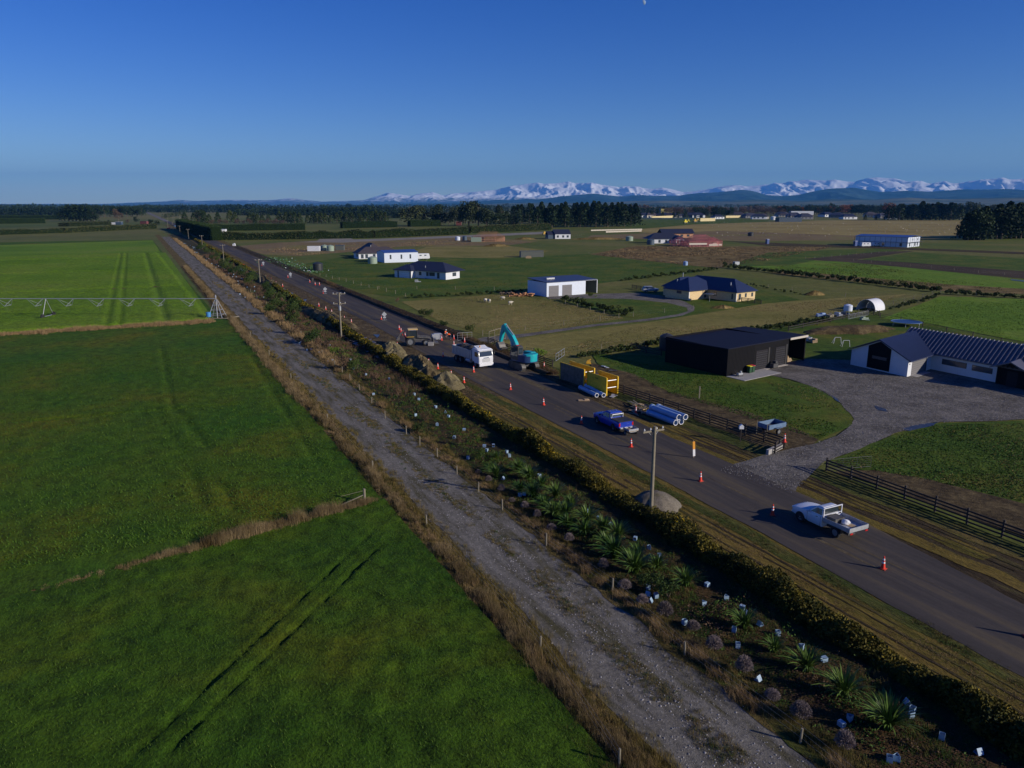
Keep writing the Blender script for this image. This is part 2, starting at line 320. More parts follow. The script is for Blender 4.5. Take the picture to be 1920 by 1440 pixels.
def h_field1(S_, V_):
    h = 0.04 + 0.16 * (fbm(S_ * 0.8, V_ * 0.8, 4) - 0.45) + 0.10 * (fbm(S_ * 3, V_ * 3, 2) - 0.37)
    for a, b in (((290, 760), (345, 860)), ((325, 760), (395, 850)), ((355, 880), (385, 962)), ((415, 905), (440, 965)), ((300, 640), (330, 800)), ((0, 795), (480, 757)), ((465, 660), (600, 880))):
        h += rut(S_, V_, at(*a), at(*b), w=0.4, dep=0.16, ridge=0.05)
    return h + 0.12
grid('middle_field', 50, 170, -75, 16.2, 0.45, h_field1, MATS['field_grass_far'], mask=lambda s, v: s > s_boundary(v) - 0.2)

def crop_h(S_, V_):
    h = 0.42 + 0.22 * (fbm(S_ * 0.9, V_ * 0.9, 3) - 0.4) + 0.22 * (vn(S_ * 2.3, V_ * 2.3) - 0.5)
    k = np.ones_like(h)
    k *= 1 - 0.93 * np.exp(-((V_ - 4.1) / 0.85) ** 2)                               # broad wheel lane by the track
    for v0 in (-4.5, -7.0): k *= 1 - 0.75 * np.exp(-((V_ - v0) / 0.3) ** 2)         # pair of tyre lines
    for s0, w in ((318, 1.2), (249, 2.0), (396, 1.6), (203, 0.35)):
        k *= 1 - (0.95 if w > 1 else 0.4) * np.exp(-((S_ - s0 - 0.02 * (V_ - 5) + 1.5 * (vn(V_ * 0.08, s0) - .5)) / w) ** 2)
    k *= np.clip((12.3 - V_ - 0.012 * (S_ - 170) + 0.8 * vn(S_ * 0.5, 1.0)) * 1.5, 0, 1) * np.clip((S_ - 171) * 1.2, 0, 1) * np.clip((428 - S_) * 1.2, 0, 1)
    return 0.02 + h * k
grid('crop_field', 169, 430, -125, 13.5, 0.62, crop_h, MATS['crop_mat'])
sheet('far_crop_field', svp((431, -150), (431, 11), (585, 11), (560, -60), (520, -150)), 0.05, MATS['crop_mat'], jit=0.5, step=10)
for s0, w in ((318, 1.2), (249, 1.9), (396, 1.6), (170, 1.5)):
    P = [sv(s0 - w + 1.0 * (v % 7) / 7 + 0.02 * (v - 5), v)[:2] for v in range(-110, 13, 4)] + [sv(s0 + w + 0.02 * (v - 5), v)[:2] for v in range(12, -111, -4)]
    sheet('rough_grass_band', P, 0.085, MATS['rough_grass'], jit=0.5, step=1.5)

# strips along the road
strip('track_margin', 10, 690, 15.0, 18.9, 0.03, MATS['rough_grass'], jit=0.5)
strip('gravel_track', -12, 640, 18.5, 24.6, 0.046, MATS['gravel_track'], jit=0.55, ds=0.5)
strip('track_verge', 10, 690, 24.2, 26.0, 0.062, MATS['rough_grass'], jit=0.6, ds=0.5)
strip('planting_bed', -5, 690, 25.0, 36.0, 0.052, MATS['mulch_bed'], jit=0.3)
strip('road_verge', -5, 118, 34.2, 40.9, 0.066, MATS['dry_verge'], jit=0.15)
strip('dug_verge', 84, 330, 34.6, 42.6, 0.072, MATS['churned_soil'], jit=0.9)
strip('far_road_verge', 320, 1000, 34.2, 42.6, 0.062, MATS['rough_grass'], jit=0.3, ds=3)
strip('weedy_verge', -5, 100, 38.2, 39.4, 0.078, MATS['green_verge'], jit=0.5, ds=0.5)
def vroad(name, pts, z, m, ds=1.2, jit=0.08):
    """road with the left and right edge given at several stations"""
    ss = []; s = pts[0][0]
    while s < pts[-1][0]: ss.append(s); s += ds * max(1, s / 50)
    ss.append(pts[-1][0]); a = np.interp(ss, [p[0] for p in pts], [p[1] for p in pts]); b = np.interp(ss, [p[0] for p in pts], [p[2] for p in pts]); V = []
    for i, s in enumerate(ss):
        j1 = jit * 3 * (float(fbm(s, 1.0, 3)) - 0.44); j2 = jit * 3 * (float(fbm(s, 6.0, 3)) - 0.44); V += [(s, -(a[i] + j1), z), (s, -(b[i] + j2), z)]
    o = npmesh(name, V, [(2 * i, 2 * i + 1, 2 * i + 3, 2 * i + 2) for i in range(len(ss) - 1)], m); o.rotation_euler = (0, 0, AR); return tag(o, kind='structure')
strip('right_road_verge', -5, 66, 46.2, 54.4, 0.058, MATS['wheel_mud'], jit=0.2)
strip('dug_road_margin', 64, 480, 47.5, 54.5, 0.064, MATS['churned_soil'], jit=0.4)
strip('grassed_road_margin', 478, 1000, 48, 54, 0.06, MATS['rough_grass'], jit=0.3, ds=3)
vroad('road', [(-20, 38.6, 45.6), (23, 39.1, 46.6), (38, 39.8, 48.6), (60, 40.2, 48.6), (97, 40.3, 50.6), (150, 41.9, 51.0), (300, 42.2, 50.0), (720, 42.2, 50.3), (1250, 41.5, 50.0)], 0.095, MATS['asphalt'])
vroad('far_road', [(1250, 41.8, 49.5), (4200, 40, 50)], 0.12, MATS['old_road'], ds=4)
strip('grass_road_edge', 0, 92, 48.3, 49.6, 0.085, MATS['dry_verge'], jit=0.5, ds=0.5)
strip('grass_strip', 28, 68, 50.3, 51.7, 0.075, MATS['dry_verge'], jit=0.5, ds=0.5)
strip('fence_grass', 20, 100, 52.5, 55.2, 0.081, MATS['green_verge'], jit=0.5, ds=0.5)

strip('verge_grass', 14, 110, 24.6, 25.6, 0.07, MATS['green_verge'], jit=0.7, ds=0.5)
# paddocks, lawns and drives on the right
def zone(name, m, pts, z, jit=0.4, step=2.5): return sheet(name, px(*pts), z, MATS[m], jit=jit, step=step)
zone('stubble_field', 'stubble', [(1195, 428), (1330, 418), (1560, 413), (1818, 413), (1860, 446), (1740, 448), (1440, 447), (1360, 444), (1200, 436)], 0.03, 1.5, 20)
zone('green_paddock', 'lawn_mat', [(1140, 418), (1280, 409), (1440, 412), (1440, 416), (1300, 421), (1195, 430)], 0.034, 1, 20)
zone('brown_strip', 'brown_paddock', [(1110, 441), (1350, 433), (1640, 443), (1620, 450), (1400, 452), (1100, 446)], 0.038, 1.5, 15)
zone('bare_paddock', 'brown_paddock', [(430, 463), (520, 455), (640, 449), (880, 446), (1010, 452), (960, 459), (840, 463), (760, 462), (640, 474), (560, 480), (500, 478)], 0.04, 1.0, 8)
zone('rough_paddock', 'tan_paddock', [(800, 463), (960, 462), (1030, 470), (990, 483), (880, 485), (770, 488), (760, 476)], 0.044, 1.0, 5)
zone('pale_lane', 'pale_lane', [(560, 454), (640, 450), (760, 446), (900, 440), (1035, 434), (1035, 438), (900, 444), (760, 449.5), (640, 455)], 0.05, 0.6, 6)
zone('sandy_bank', 'pale_lane', [(600, 448), (650, 445), (665, 449), (640, 454), (590, 454)], 0.054, 0.5, 4)
zone('mown_paddock', 'lawn_mat', [(560, 497), (640, 482), (720, 480), (880, 484), (1000, 482), (1104, 476), (1218, 491), (1345, 503), (1300, 512), (1160, 527), (990, 548), (760, 560), (700, 552), (640, 536)], 0.046, 0.4, 4)
zone('scrub_field', 'scrub_field', [(1104, 477), (1190, 461), (1300, 463), (1400, 462), (1560, 462), (1500, 480), (1440, 488), (1350, 503), (1285, 497), (1200, 488)], 0.048, 0.8, 5)
zone('green_paddock', 'lawn_mat', [(1440, 474), (1640, 466), (1700, 469), (1540, 486), (1480, 498), (1355, 500)], 0.052, 0.8, 6)
zone('green_paddock', 'bright_field', [(1400, 500), (1520, 489), (1610, 492), (1920, 525), (2100, 545), (2100, 560), (1920, 548), (1760, 540), (1560, 520)], 0.05, 0.8, 5)
zone('green_paddock', 'lawn_mat', [(1615, 487), (1715, 473), (1930, 486), (2200, 500), (2200, 530), (1930, 507)], 0.05, 0.8, 6)
zone('soil_strip', 'dark_soil', [(1505, 486), (1650, 472), (1715, 471), (1606, 487), (1700, 492), (1935, 510), (2200, 535), (2200, 545), (1935, 524), (1700, 502), (1590, 492)], 0.062, 0.6, 4)
zone('soil_strip', 'wheel_mud', [(1360, 452), (1920, 473), (2100, 480), (2100, 484), (1920, 477), (1640, 466), (1440, 461)], 0.066, 0.8, 8)
zone('rough_strip', 'scrub_field', [(1480, 508), (1640, 522), (1800, 535), (1920, 542), (1920, 552), (1770, 546), (1600, 528), (1440, 512)], 0.07, 0.6, 4)
zone('tan_paddock', 'tan_paddock', [(752, 566), (990, 548), (992, 559), (1075, 572), (1170, 597), (960, 632), (900, 626), (820, 600)], 0.05, 0.3, 3)
zone('tan_paddock', 'tan_paddock', [(930, 640), (1200, 607), (1310, 590), (1430, 570), (1560, 560), (1700, 552), (1600, 580), (1500, 600), (1380, 622), (1240, 648), (1080, 668), (1010, 672)], 0.054, 0.3, 3)
zone('house_lawn', 'lawn_mat', [(1075, 560), (1125, 552), (1250, 560), (1250, 556), (1430, 545), (1500, 562), (1430, 570), (1310, 588), (1255, 598), (1180, 596), (1085, 571)], 0.058, 0.3, 3)
zone('driveway', 'yard_gravel', [(860, 646), (905, 633), (985, 626), (1110, 609), (1215, 598), (1270, 590), (1290, 584), (1288, 577), (1250, 568), (1180, 561), (1120, 560), (1030, 561), (1025, 557), (1098, 552), (1200, 549), (1250, 556), (1285, 566), (1302, 576), (1302, 583), (1280, 592), (1225, 601), (1110, 613), (990, 631), (935, 640), (880, 655)], 0.066, 0.15, 1.5)
zone('bright_field', 'bright_field', [(1655, 598), (1763, 556), (1930, 561), (2150, 580), (2150, 690), (1930, 643), (1745, 608)], 0.06, 0.3, 3)
zone('back_paddock', 'lawn_mat', [(1240, 652), (1560, 600), (1650, 590), (1740, 610), (1930, 650), (1930, 690), (1500, 690), (1240, 680)], 0.056, 0.3, 3)
zone('lawn', 'lawn_mat', [(1110, 664), (1240, 668), (1370, 706), (1450, 705), (1530, 728), (1572, 750), (1602, 787), (1596, 800), (1535, 826), (1500, 812), (1400, 776), (1250, 738), (1185, 704), (1120, 684)], 0.074, 0.35, 1.5)
zone('soil_bank', 'churned_soil', [(1105, 680), (1190, 702), (1255, 735), (1400, 773), (1500, 808), (1536, 826), (1505, 848), (1460, 848), (1330, 810), (1200, 768), (1130, 745)], 0.08, 0.4, 1.5)
zone('lawn', 'lawn_mat', [(1545, 870), (1610, 842), (1690, 812), (1750, 795), (1930, 790), (2200, 790), (2200, 1040), (1930, 950), (1830, 925), (1740, 902), (1640, 886)], 0.074, 0.3, 1.5)
zone('soil_bank', 'churned_soil', [(1560, 884), (1640, 884), (1740, 900), (1830, 922), (1930, 948), (2200, 1035), (2200, 1110), (1930, 1012), (1800, 965), (1700, 930), (1600, 896)], 0.086, 0.4, 1.5)
zone('gravel_yard', 'yard_gravel', [(1340, 880), (1400, 866), (1450, 850), (1520, 835), (1570, 818), (1598, 797), (1603, 787), (1570, 750), (1530, 728), (1480, 712), (1440, 704), (1362, 704), (1475, 680), (1510, 674), (1602, 676), (1760, 690), (1960, 735), (2200, 790), (2200, 800), (1930, 788), (1750, 793), (1680, 814), (1612, 843), (1545, 868), (1500, 905), (1490, 925), (1420, 905)], 0.094, 0.25, 1.2)
for P_ in ([(1690, 805), (1740, 795), (1760, 793), (1750, 799), (1705, 810)], [(1558, 742), (1568, 747), (1576, 757), (1566, 752)], [(1640, 762), (1660, 768), (1665, 774), (1645, 770)],
           [(518, 540), (532, 541), (548, 550), (557, 556), (545, 559), (526, 550)], [(556, 566), (575, 561), (572, 569), (555, 573)], [(444, 504), (460, 505), (462, 509), (446, 508)],
           [(600, 514 + 60), (601, 575), (590, 571)], [(700, 628), (712, 628), (708, 634)], [(1895, 524), (1925, 527), (1925, 529), (1897, 526)]):
    o = sheet('puddle', px(*P_), 0.11, MATS['puddle'], jit=0.2, step=0.6)

# ---------------------------------------------------------------- hills and snow mountains on the horizon
def az_of(x): d = ray(x, 384); return math.atan2(d[0], d[1])
def el_of(x, y): d = ray(x, y); return math.atan2(d[2], math.hypot(d[0], d[1]))
def lift(prof, f): return [(x, y + f(x)) for x, y in prof]
def range_mesh(name, prof, rc, r0, r1, m, na, nr, amp, fq, seed, rough=1.0):
    xs = [p[0] for p in prof]; azs = np.array([az_of(x) for x in xs]); els = np.array([el_of(*p) for p in prof]); crest = HC + rc * np.tan(els)
    A = np.linspace(azs[0], azs[-1], na); T = np.linspace(0, 1, nr); C = np.interp(A, azs, crest)
    AA, TT = np.meshgrid(A, T, indexing='ij'); CC = C[:, None] * np.ones_like(TT); rr = r0 + (r1 - r0) * TT; tc_ = (rc - r0) / (r1 - r0)
    X = rr * np.sin(AA); Y = rr * np.cos(AA)
    up = np.clip(TT / tc_, 0, 1); dn = np.clip((1 - TT) / (1 - tc_), 0, 1)
    base = CC * np.where(TT <= tc_, up ** 1.15, dn ** 0.8)
    wv = (X / 1000 * fq + 1.3 * fbm(X / 3000, Y / 3000 + seed, 3)); g = ridged(wv + seed, Y / 1000 * fq * 0.42, 5)
    sh = np.sin(np.clip(up, 0, 1) * PI * 0.94) ** 0.8
    Z = base + amp * CC * (g - 0.62) * sh * 1.6 + 0.045 * rough * CC * (ridged(X / 1000 * fq * 4 + seed, Y / 1000 * fq * 4, 4) - 0.5)
    Z = np.minimum(Z, CC * (0.2 + 0.83 * rr / rc)); Z = np.where(TT == 0, -5, Z); Z = np.maximum(Z, -5)
    V = np.stack([X, Y, Z], -1).reshape(-1, 3); i = (np.arange(na - 1)[:, None] * nr + np.arange(nr - 1)[None]).ravel()
    o = npmesh(name, V, np.stack([i, i + nr, i + nr + 1, i + 1], -1), m, smooth=True); return tag(o, kind='structure')
def snow_mat():
    m = bpy.data.materials.new('snow_and_rock'); m.use_nodes = True; b = _p(m); nt = m.node_tree; N = nt.nodes.new; L = nt.links.new; b.inputs['Roughness'].default_value = 0.9; b.inputs['Specular IOR Level'].default_value = 0.1
    g = N('ShaderNodeNewGeometry'); sp = N('ShaderNodeSeparateXYZ'); L(g.outputs['Position'], sp.inputs[0])
    n = N('ShaderNodeTexNoise'); n.inputs['Scale'].default_value = 0.0022; n.inputs['Detail'].default_value = 8; n.inputs['Roughness'].default_value = 0.7; L(g.outputs['Position'], n.inputs[0])
    a = N('ShaderNodeMath'); a.operation = 'MULTIPLY_ADD'; a.inputs[1].default_value = 620; L(n.outputs[0], a.inputs[0]); L(sp.outputs[2], a.inputs[2])
    sn = N('ShaderNodeSeparateXYZ'); L(g.outputs['Normal'], sn.inputs[0]); c = N('ShaderNodeMath'); c.operation = 'MULTIPLY_ADD'; c.inputs[1].default_value = 260; L(sn.outputs[2], c.inputs[0]); L(a.outputs[0], c.inputs[2])
    mr = N('ShaderNodeMapRange'); mr.inputs[1].default_value = 700; mr.inputs[2].default_value = 860; L(c.outputs[0], mr.inputs[0])
    mx = N('ShaderNodeMix'); mx.data_type = 'RGBA'; mx.inputs[6].default_value = (0.055, 0.06, 0.05, 1); mx.inputs[7].default_value = (0.80, 0.82, 0.85, 1); L(mr.outputs[0], mx.inputs[0]); L(mx.outputs[2], b.inputs['Base Color'])
    return m
range_mesh('snow_mountains', lift([(-300, 384), (200, 383), (300, 379), (335, 376), (370, 378), (430, 375), (500, 376), (545, 373), (600, 379), (650, 378), (682, 376), (705, 369), (728, 363), (750, 366), (770, 369), (792, 363), (812, 362), (832, 367), (855, 364), (885, 362), (905, 360), (925, 356), (945, 354), (962, 350), (985, 347), (1008, 344.5), (1020, 347), (1038, 346), (1052, 342.5), (1064, 342), (1078, 345), (1095, 346), (1108, 344.5), (1125, 348), (1140, 350), (1160, 353), (1178, 350), (1192, 349.5), (1205, 353), (1225, 356), (1242, 353.5), (1262, 357), (1280, 361), (1300, 359), (1320, 357), (1345, 352), (1372, 349.5), (1400, 349), (1425, 347), (1450, 344.5), (1478, 341), (1500, 339), (1520, 340), (1545, 341), (1560, 339), (1585, 343), (1600, 342), (1620, 337), (1640, 335), (1655, 336.5), (1672, 337), (1690, 341), (1705, 343), (1722, 339), (1740, 343), (1765, 338.5), (1790, 340), (1812, 337), (1840, 336), (1858, 334), (1872, 332), (1890, 336), (1915, 336), (1960, 338), (2100, 342), (2300, 345)], lambda x: -1.0),
           31000, 24500, 37000, snow_mat(), 1300, 150, 0.62, 0.8, 4.0)
def hill_mat(name, c):
    m = bpy.data.materials.new(name); m.use_nodes = True; b = _p(m); nt = m.node_tree; N = nt.nodes.new; L = nt.links.new; b.inputs['Roughness'].default_value = 1; b.inputs['Specular IOR Level'].default_value = 0.05
    g = N('ShaderNodeNewGeometry'); n = N('ShaderNodeTexNoise'); n.inputs['Scale'].default_value = 0.0011; n.inputs['Detail'].default_value = 7; n.inputs['Roughness'].default_value = 0.65; L(g.outputs['Position'], n.inputs[0])
    r = N('ShaderNodeValToRGB'); e = r.color_ramp.elements; e[0].position = 0.42; e[0].color = (*c[0], 1); e[1].position = 0.6; e[1].color = (*c[1], 1); L(n.outputs[0], r.inputs[0]); L(r.outputs[0], b.inputs['Base Color']); return m
range_mesh('foothills', lift([(560, 385), (700, 381), (800, 379), (870, 377.5), (905, 375), (930, 372.5), (955, 373.5), (985, 371), (1010, 371), (1035, 369), (1055, 365.5), (1085, 363.5), (1112, 361.5), (1137, 364), (1160, 367), (1185, 365), (1205, 364), (1225, 366), (1250, 365), (1272, 363), (1292, 359), (1318, 357), (1345, 357), (1372, 354), (1392, 352), (1412, 355), (1435, 362), (1465, 366), (1495, 364), (1525, 357), (1552, 352), (1575, 351), (1598, 349.5), (1620, 353), (1645, 358), (1670, 358), (1702, 356), (1740, 358), (1770, 356), (1800, 354), (1840, 354), (1880, 353), (1920, 355), (2100, 352), (2300, 350)], lambda x: 3.5 if 1265 < x < 1440 else 2.0),
           18500, 12500, 23500, hill_mat('hazy_hill_forest', ((0.006, 0.028, 0.034), (0.035, 0.065, 0.060))), 900, 110, 0.42, 1.0, 12.0)  # forest colour shifted towards blue, distance haze put into it
range_mesh('low_hills', [(880, 384.5), (960, 381), (1040, 380), (1100, 380.5), (1180, 377), (1260, 376), (1340, 377), (1420, 374), (1500, 376), (1560, 373), (1640, 374), (1700, 371), (1780, 374), (1850, 371), (1920, 370), (2100, 368), (2300, 372)],
           11500, 8500, 13800, hill_mat('hill_pasture', ((0.040, 0.060, 0.024), (0.16, 0.15, 0.075))), 500, 60, 0.35, 0.9, 23.0)
# day moon, high above the air, its unlit side cut out of the shape
mo = MB(); bm_ = bmesh.new(); bmesh.ops.create_icosphere(bm_, subdivisions=3, radius=240); bmesh.ops.delete(bm_, geom=[f for f in bm_.faces if f.normal.dot(sd) < 0.12], context='FACES'); me_ = bpy.data.meshes.new('moon'); bm_.to_mesh(me_); bm_.free(); me_.materials.append(mat('moon_dust', (0.22, 0.30, 0.42), rough=1))
mo = link(bpy.data.objects.new('moon', me_)); mo.location = Vector((0, 0, HC)) + Vector(ray(1206, 5)) * 70000; tag(mo, kind='structure')
# the air over the plain
hz = MB().box((0, 21000, 849), (110000, 44000, 1702)).build('haze', bpy.data.materials.new('haze_air')); hm = hz.data.materials[0]; hm.use_nodes = True; hn = hm.node_tree.nodes; hn.clear()
ho = hn.new('ShaderNodeOutputMaterial'); hv = hn.new('ShaderNodeVolumePrincipled'); hv.inputs['Color'].default_value = (0.11, 0.43, 1.0, 1); hv.inputs['Density'].default_value = 3.1e-5; hv.inputs['Anisotropy'].default_value = 0.0
hm.node_tree.links.new(hv.outputs[0], ho.inputs['Volume']); tag(hz, kind='stuff')
vroad('wet_road', [(560, 42.6, 49.6), (980, 42.6, 49.6)], 0.108, MATS['wet_seal'], ds=4)

for v, s0, s1, w in ((50.6, 26, 66, .22), (51.3, 24, 62, .2), (52.0, 30, 60, .25), (50.2, 66, 92, .2), (51.2, 64, 95, .25), (52.3, 66, 84, .2), (35.9, 50, 98, .3), (36.5, 54, 96, .28), (37.2, 56, 92, .25), (36.0, 12, 48, .15), (37.0, 10, 52, .15), (37.6, 14, 48, .12), (35.4, 20, 50, .1)): strip('tyre_track', s0, s1, v, v + w, .089, MATS['wheel_mud'], jit=.18, ds=.6)
for i, (s0, s1, v0, v1) in enumerate(((30, 42, 42.6, 42.8), (58, 75, 43.2, 43.4), (84, 120, 46.5, 47.6), (92, 108, 41.2, 43.0), (120, 150, 48.0, 49.6), (26, 120, 44.0, 44.12), (150, 230, 43.2, 44.0))): strip('mud_streak', s0, s1, v0, v1, .0985 + .0005 * i, MATS['mud_film'], jit=.2, ds=.8)
for v in (19.6, 20.4, 22.9, 23.7): pass
# ---------------------------------------------------------------- planting along the road
leafmat('gorse_leaf', (0.026, 0.034, 0.008), (0.20, 0.150, 0.022), 0.45)
leafmat('gorse_flower_sunlit', (0.26, 0.17, 0.010), (0.42, 0.30, 0.015), 2.0)
leafmat('dry_grass_leaf', (0.11, 0.070, 0.040), (0.30, 0.205, 0.125), 0.9)
leafmat('brown_grass_leaf', (0.10, 0.070, 0.036), (0.29, 0.215, 0.14), 0.35)
leafmat('olive_grass_leaf', (0.050, 0.055, 0.018), (0.17, 0.125, 0.045), 0.9)
leafmat('green_weed_leaf', (0.020, 0.050, 0.010), (0.060, 0.115, 0.020), 1.4)
leafmat('field_blade', (0.024, 0.078, 0.008), (0.080, 0.128, 0.016), 2.2)
leafmat('flax_leaf', (0.018, 0.055, 0.011), (0.10, 0.16, 0.038), 1.8, rough=0.45)
leafmat('grey_twig', (0.13, 0.105, 0.12), (0.26, 0.21, 0.25), 5.0)
leafmat('bush_leaf', (0.018, 0.042, 0.012), (0.075, 0.105, 0.028), 1.6)
leafmat('bright_leaf', (0.060, 0.125, 0.012), (0.14, 0.20, 0.030), 2.0)
leafmat('red_brown_leaf', (0.060, 0.038, 0.028), (0.16, 0.10, 0.075), 2.0)
leafmat('shrub_leaf', (0.014, 0.030, 0.010), (0.060, 0.080, 0.022), 2.0)
leafmat('dead_leaf', (0.040, 0.022, 0.014), (0.13, 0.070, 0.042), 3.0)
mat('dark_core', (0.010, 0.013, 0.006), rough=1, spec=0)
mat('stem_bark', (0.10, 0.075, 0.055), rough=0.9, var=0.3, scale=6)
mat('weathered_wood', (0.20, 0.175, 0.125), rough=0.85, var=0.3, scale=5, stretch=(6, 6, 0.6))
mat('white_corflute', (0.25, 0.36, 0.48), rough=0.5, var=0.08, scale=4)

def gh_(s): return 0.30 + 1.5 * fbm(s * 0.22, 4.0, 3) + 0.95 * (vn(s * 0.8, 2.0) - .4) * vn(s * .3, 8.0)
def gorse_points(s0, s1, n, rng=RNG):
    s = s0 * (s1 / s0) ** rng.rand(n) if s0 > 0 else s0 + (s1 - s0) * rng.rand(n)
    th = PI * (rng.rand(n) * 1.04 - 0.02); k = fbm(s * 0.33, 4.0, 3); h = gh_(s)
    w = 0.55 + 0.85 * fbm(s * 0.3, 11.0, 3) + .35 * (vn(s * .9, 5.0) - .5); r = 0.72 + 0.34 * rng.rand(n) + 0.25 * (vn(s * 2.2, th * 2) - 0.5)
    c = 33.75 + 0.5 * (fbm(s * 0.06, 1.0, 2) - 0.4) + np.interp(s, [0, 100, 300, 700], [0, 0.0, 3.4, 4.6])
    return np.stack([s, c + w * np.cos(th) * r, 0.08 + h * np.abs(np.sin(th)) ** 0.8 * r], -1), k
gh = thing('gorse_hedge', 'long scruffy gorse hedge with yellow blossom between the planting bed and the road', 'hedge', sv(16, 33.8))
def lay(name, parts, m, par, cat=None): 
    V, Fc = merge(parts); loc = np.array(par.location) if par else 0
    return npmesh(name, V - loc if par else V, Fc, m, par)
pl_ = []; pf = []
for s0, s1, n, sz in ((13, 60, 52000, 0.15), (60, 130, 34000, 0.21), (130, 320, 26000, 0.36), (320, 760, 12000, 0.8)):
    P, k = gorse_points(s0, s1, n); pl_.append(leaves(to_world_sv(P), sz * (0.45 + 1.2 * RNG.rand(n) ** 1.5), asp=0.6))
    P2, k2 = gorse_points(s0, s1, n // 3); top = P2[:, 2] / gh_(P2[:, 0]) + 0.25 * (P2[:, 1] > 33.8); sel = (RNG.rand(len(P2)) < np.clip((fbm(P2[:, 0] * 0.30, 20.0, 3) - 0.42) * 6, 0.03, 0.95)) & (top > 0.78)  # blossom weighted to top and sun side, sunlight put into the yellow there
    P2 = P2[sel]; P2[:, 2] += 0.03; pf.append(leaves(to_world_sv(P2), sz * 0.75 * (0.5 + 0.8 * RNG.rand(len(P2))), asp=0.8))
lay('foliage', pl_, MATS['gorse_leaf'], gh); lay('blossom', pf, MATS['gorse_flower_sunlit'], gh)
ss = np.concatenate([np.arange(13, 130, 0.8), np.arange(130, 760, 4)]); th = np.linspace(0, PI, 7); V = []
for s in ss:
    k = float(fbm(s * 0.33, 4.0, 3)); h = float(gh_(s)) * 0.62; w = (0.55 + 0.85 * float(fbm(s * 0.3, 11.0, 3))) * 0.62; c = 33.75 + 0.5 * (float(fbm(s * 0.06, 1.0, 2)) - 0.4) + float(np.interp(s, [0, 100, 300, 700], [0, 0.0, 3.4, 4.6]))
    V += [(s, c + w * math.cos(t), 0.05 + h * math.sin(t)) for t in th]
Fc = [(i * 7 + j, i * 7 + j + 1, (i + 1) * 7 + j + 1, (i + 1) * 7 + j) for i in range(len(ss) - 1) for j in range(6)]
npmesh('branches', to_world_sv(V) - np.array(gh.location), Fc, MATS['dark_core'], gh)  # solid dark core, the shade inside the hedge put into its colour

def tussocks(name, C, h, w, nb, lean, m, spread=0.22, rng=RNG):
    """C: centres (n,3) world; h: heights (n)"""
    n = len(C); k = np.repeat(np.arange(n), nb); a = rng.rand(n * nb) * 2 * PI; r = spread * np.sqrt(rng.rand(n * nb)) * (0.6 + h[k])
    P = C[k] + np.stack([np.cos(a) * r, np.sin(a) * r, np.zeros(n * nb)], -1)
    V, Fc = blades(P, h[k] * (0.45 + 0.75 * rng.rand(n * nb)), w[k], lean * (0.3 + rng.rand(n * nb)), rng)
    o = npmesh(name, V, Fc, m); return o
def along(s0, s1, n, v0, v1, z=0.05, powr=True):
    s = s0 * (s1 / s0) ** RNG.rand(n) if powr else s0 + (s1 - s0) * RNG.rand(n); v = v0 + (v1 - v0) * (0.5 * RNG.rand(n) + 0.5 * RNG.rand(n)); v += 0.9 * (fbm(s / 3.0 + v0 * 7, 3.3, 3) - 0.44)
    return np.stack([s, v, np.full(n, z)], -1)
def rough(name, s0, s1, n, v0, v1, hh, m, nb=26, wl=0.012, lean=0.5, dens=None, **kw):
    A_ = along(s0, s1, n, v0, v1); d = fbm(A_[:, 0] * 0.5, A_[:, 1] * 0.5 + 3, 3)
    if dens is not None: A_ = A_[d > dens]
    d = fbm(A_[:, 0] * 0.4, A_[:, 1] * 0.4 + 3, 3); h = hh * (0.45 + 1.2 * d) * (0.7 + 0.5 * RNG.rand(len(A_))); w = wl * np.maximum(1.0, np.hypot(A_[:, 0], A_[:, 1]) / 40.0) * np.ones(len(A_))
    return tag(tussocks(name, to_world_sv(A_), h, w, nb, lean, MATS[m], **kw), kind='stuff')
rough('dry_grass', 16, 95, 1300, 16.4, 17.9, 0.66, 'brown_grass_leaf', nb=34, dens=0.40)
rough('rank_grass', 14, 130, 1400, 15.6, 18.6, 0.4, 'olive_grass_leaf', nb=24, dens=.38)
rough('rank_grass', 14, 130, 900, 14.9, 16.6, 0.25, 'field_blade', nb=24)
rough('dry_grass', 90, 330, 1400, 15.9, 17.5, 0.8, 'brown_grass_leaf', nb=26, spread=0.4)
rough('dry_grass', 15, 120, 700, 16.4, 18.0, 0.42, 'dry_grass_leaf', nb=28)
rough('rank_grass', 14, 140, 2200, 16.6, 19.2, 0.36, 'olive_grass_leaf', nb=26)
rough('dry_grass', 18, 120, 1050, 24.4, 25.6, 0.50, 'dry_grass_leaf', nb=30, dens=0.38)
rough('rank_grass', 18, 200, 1700, 24.5, 26.6, 0.34, 'olive_grass_leaf', nb=24)
rough('dry_grass', 110, 600, 1300, 24.4, 27.2, 0.85, 'dry_grass_leaf', nb=22, spread=0.5)
rough('rank_grass', 15, 230, 4200, 25.8, 32.8, 0.2, 'green_weed_leaf', nb=22, dens=0.41)
rough('bed_grass', 16, 200, 1500, 26, 33, 0.3, 'olive_grass_leaf', nb=20, dens=0.43)
rough('bed_grass', 90, 400, 1600, 26.5, 33.5, 0.7, 'red_brown_leaf', nb=22, dens=0.42, spread=0.5)
rough('weeds', 14, 110, 1500, 37.7, 39.5, 0.14, 'olive_grass_leaf', nb=20, dens=0.36, wl=0.016)
rough('weeds', 14, 110, 500, 37.9, 39.4, 0.15, 'green_weed_leaf', nb=20, dens=0.45, wl=0.016)
rough('mown_tufts', 14, 110, 2600, 35.0, 39.0, 0.09, 'dry_grass_leaf', nb=14, dens=0.33, wl=0.02)
rough('track_weeds', 15, 260, 3000, 20.3, 22.6, 0.15, 'olive_grass_leaf', nb=18, dens=0.40)
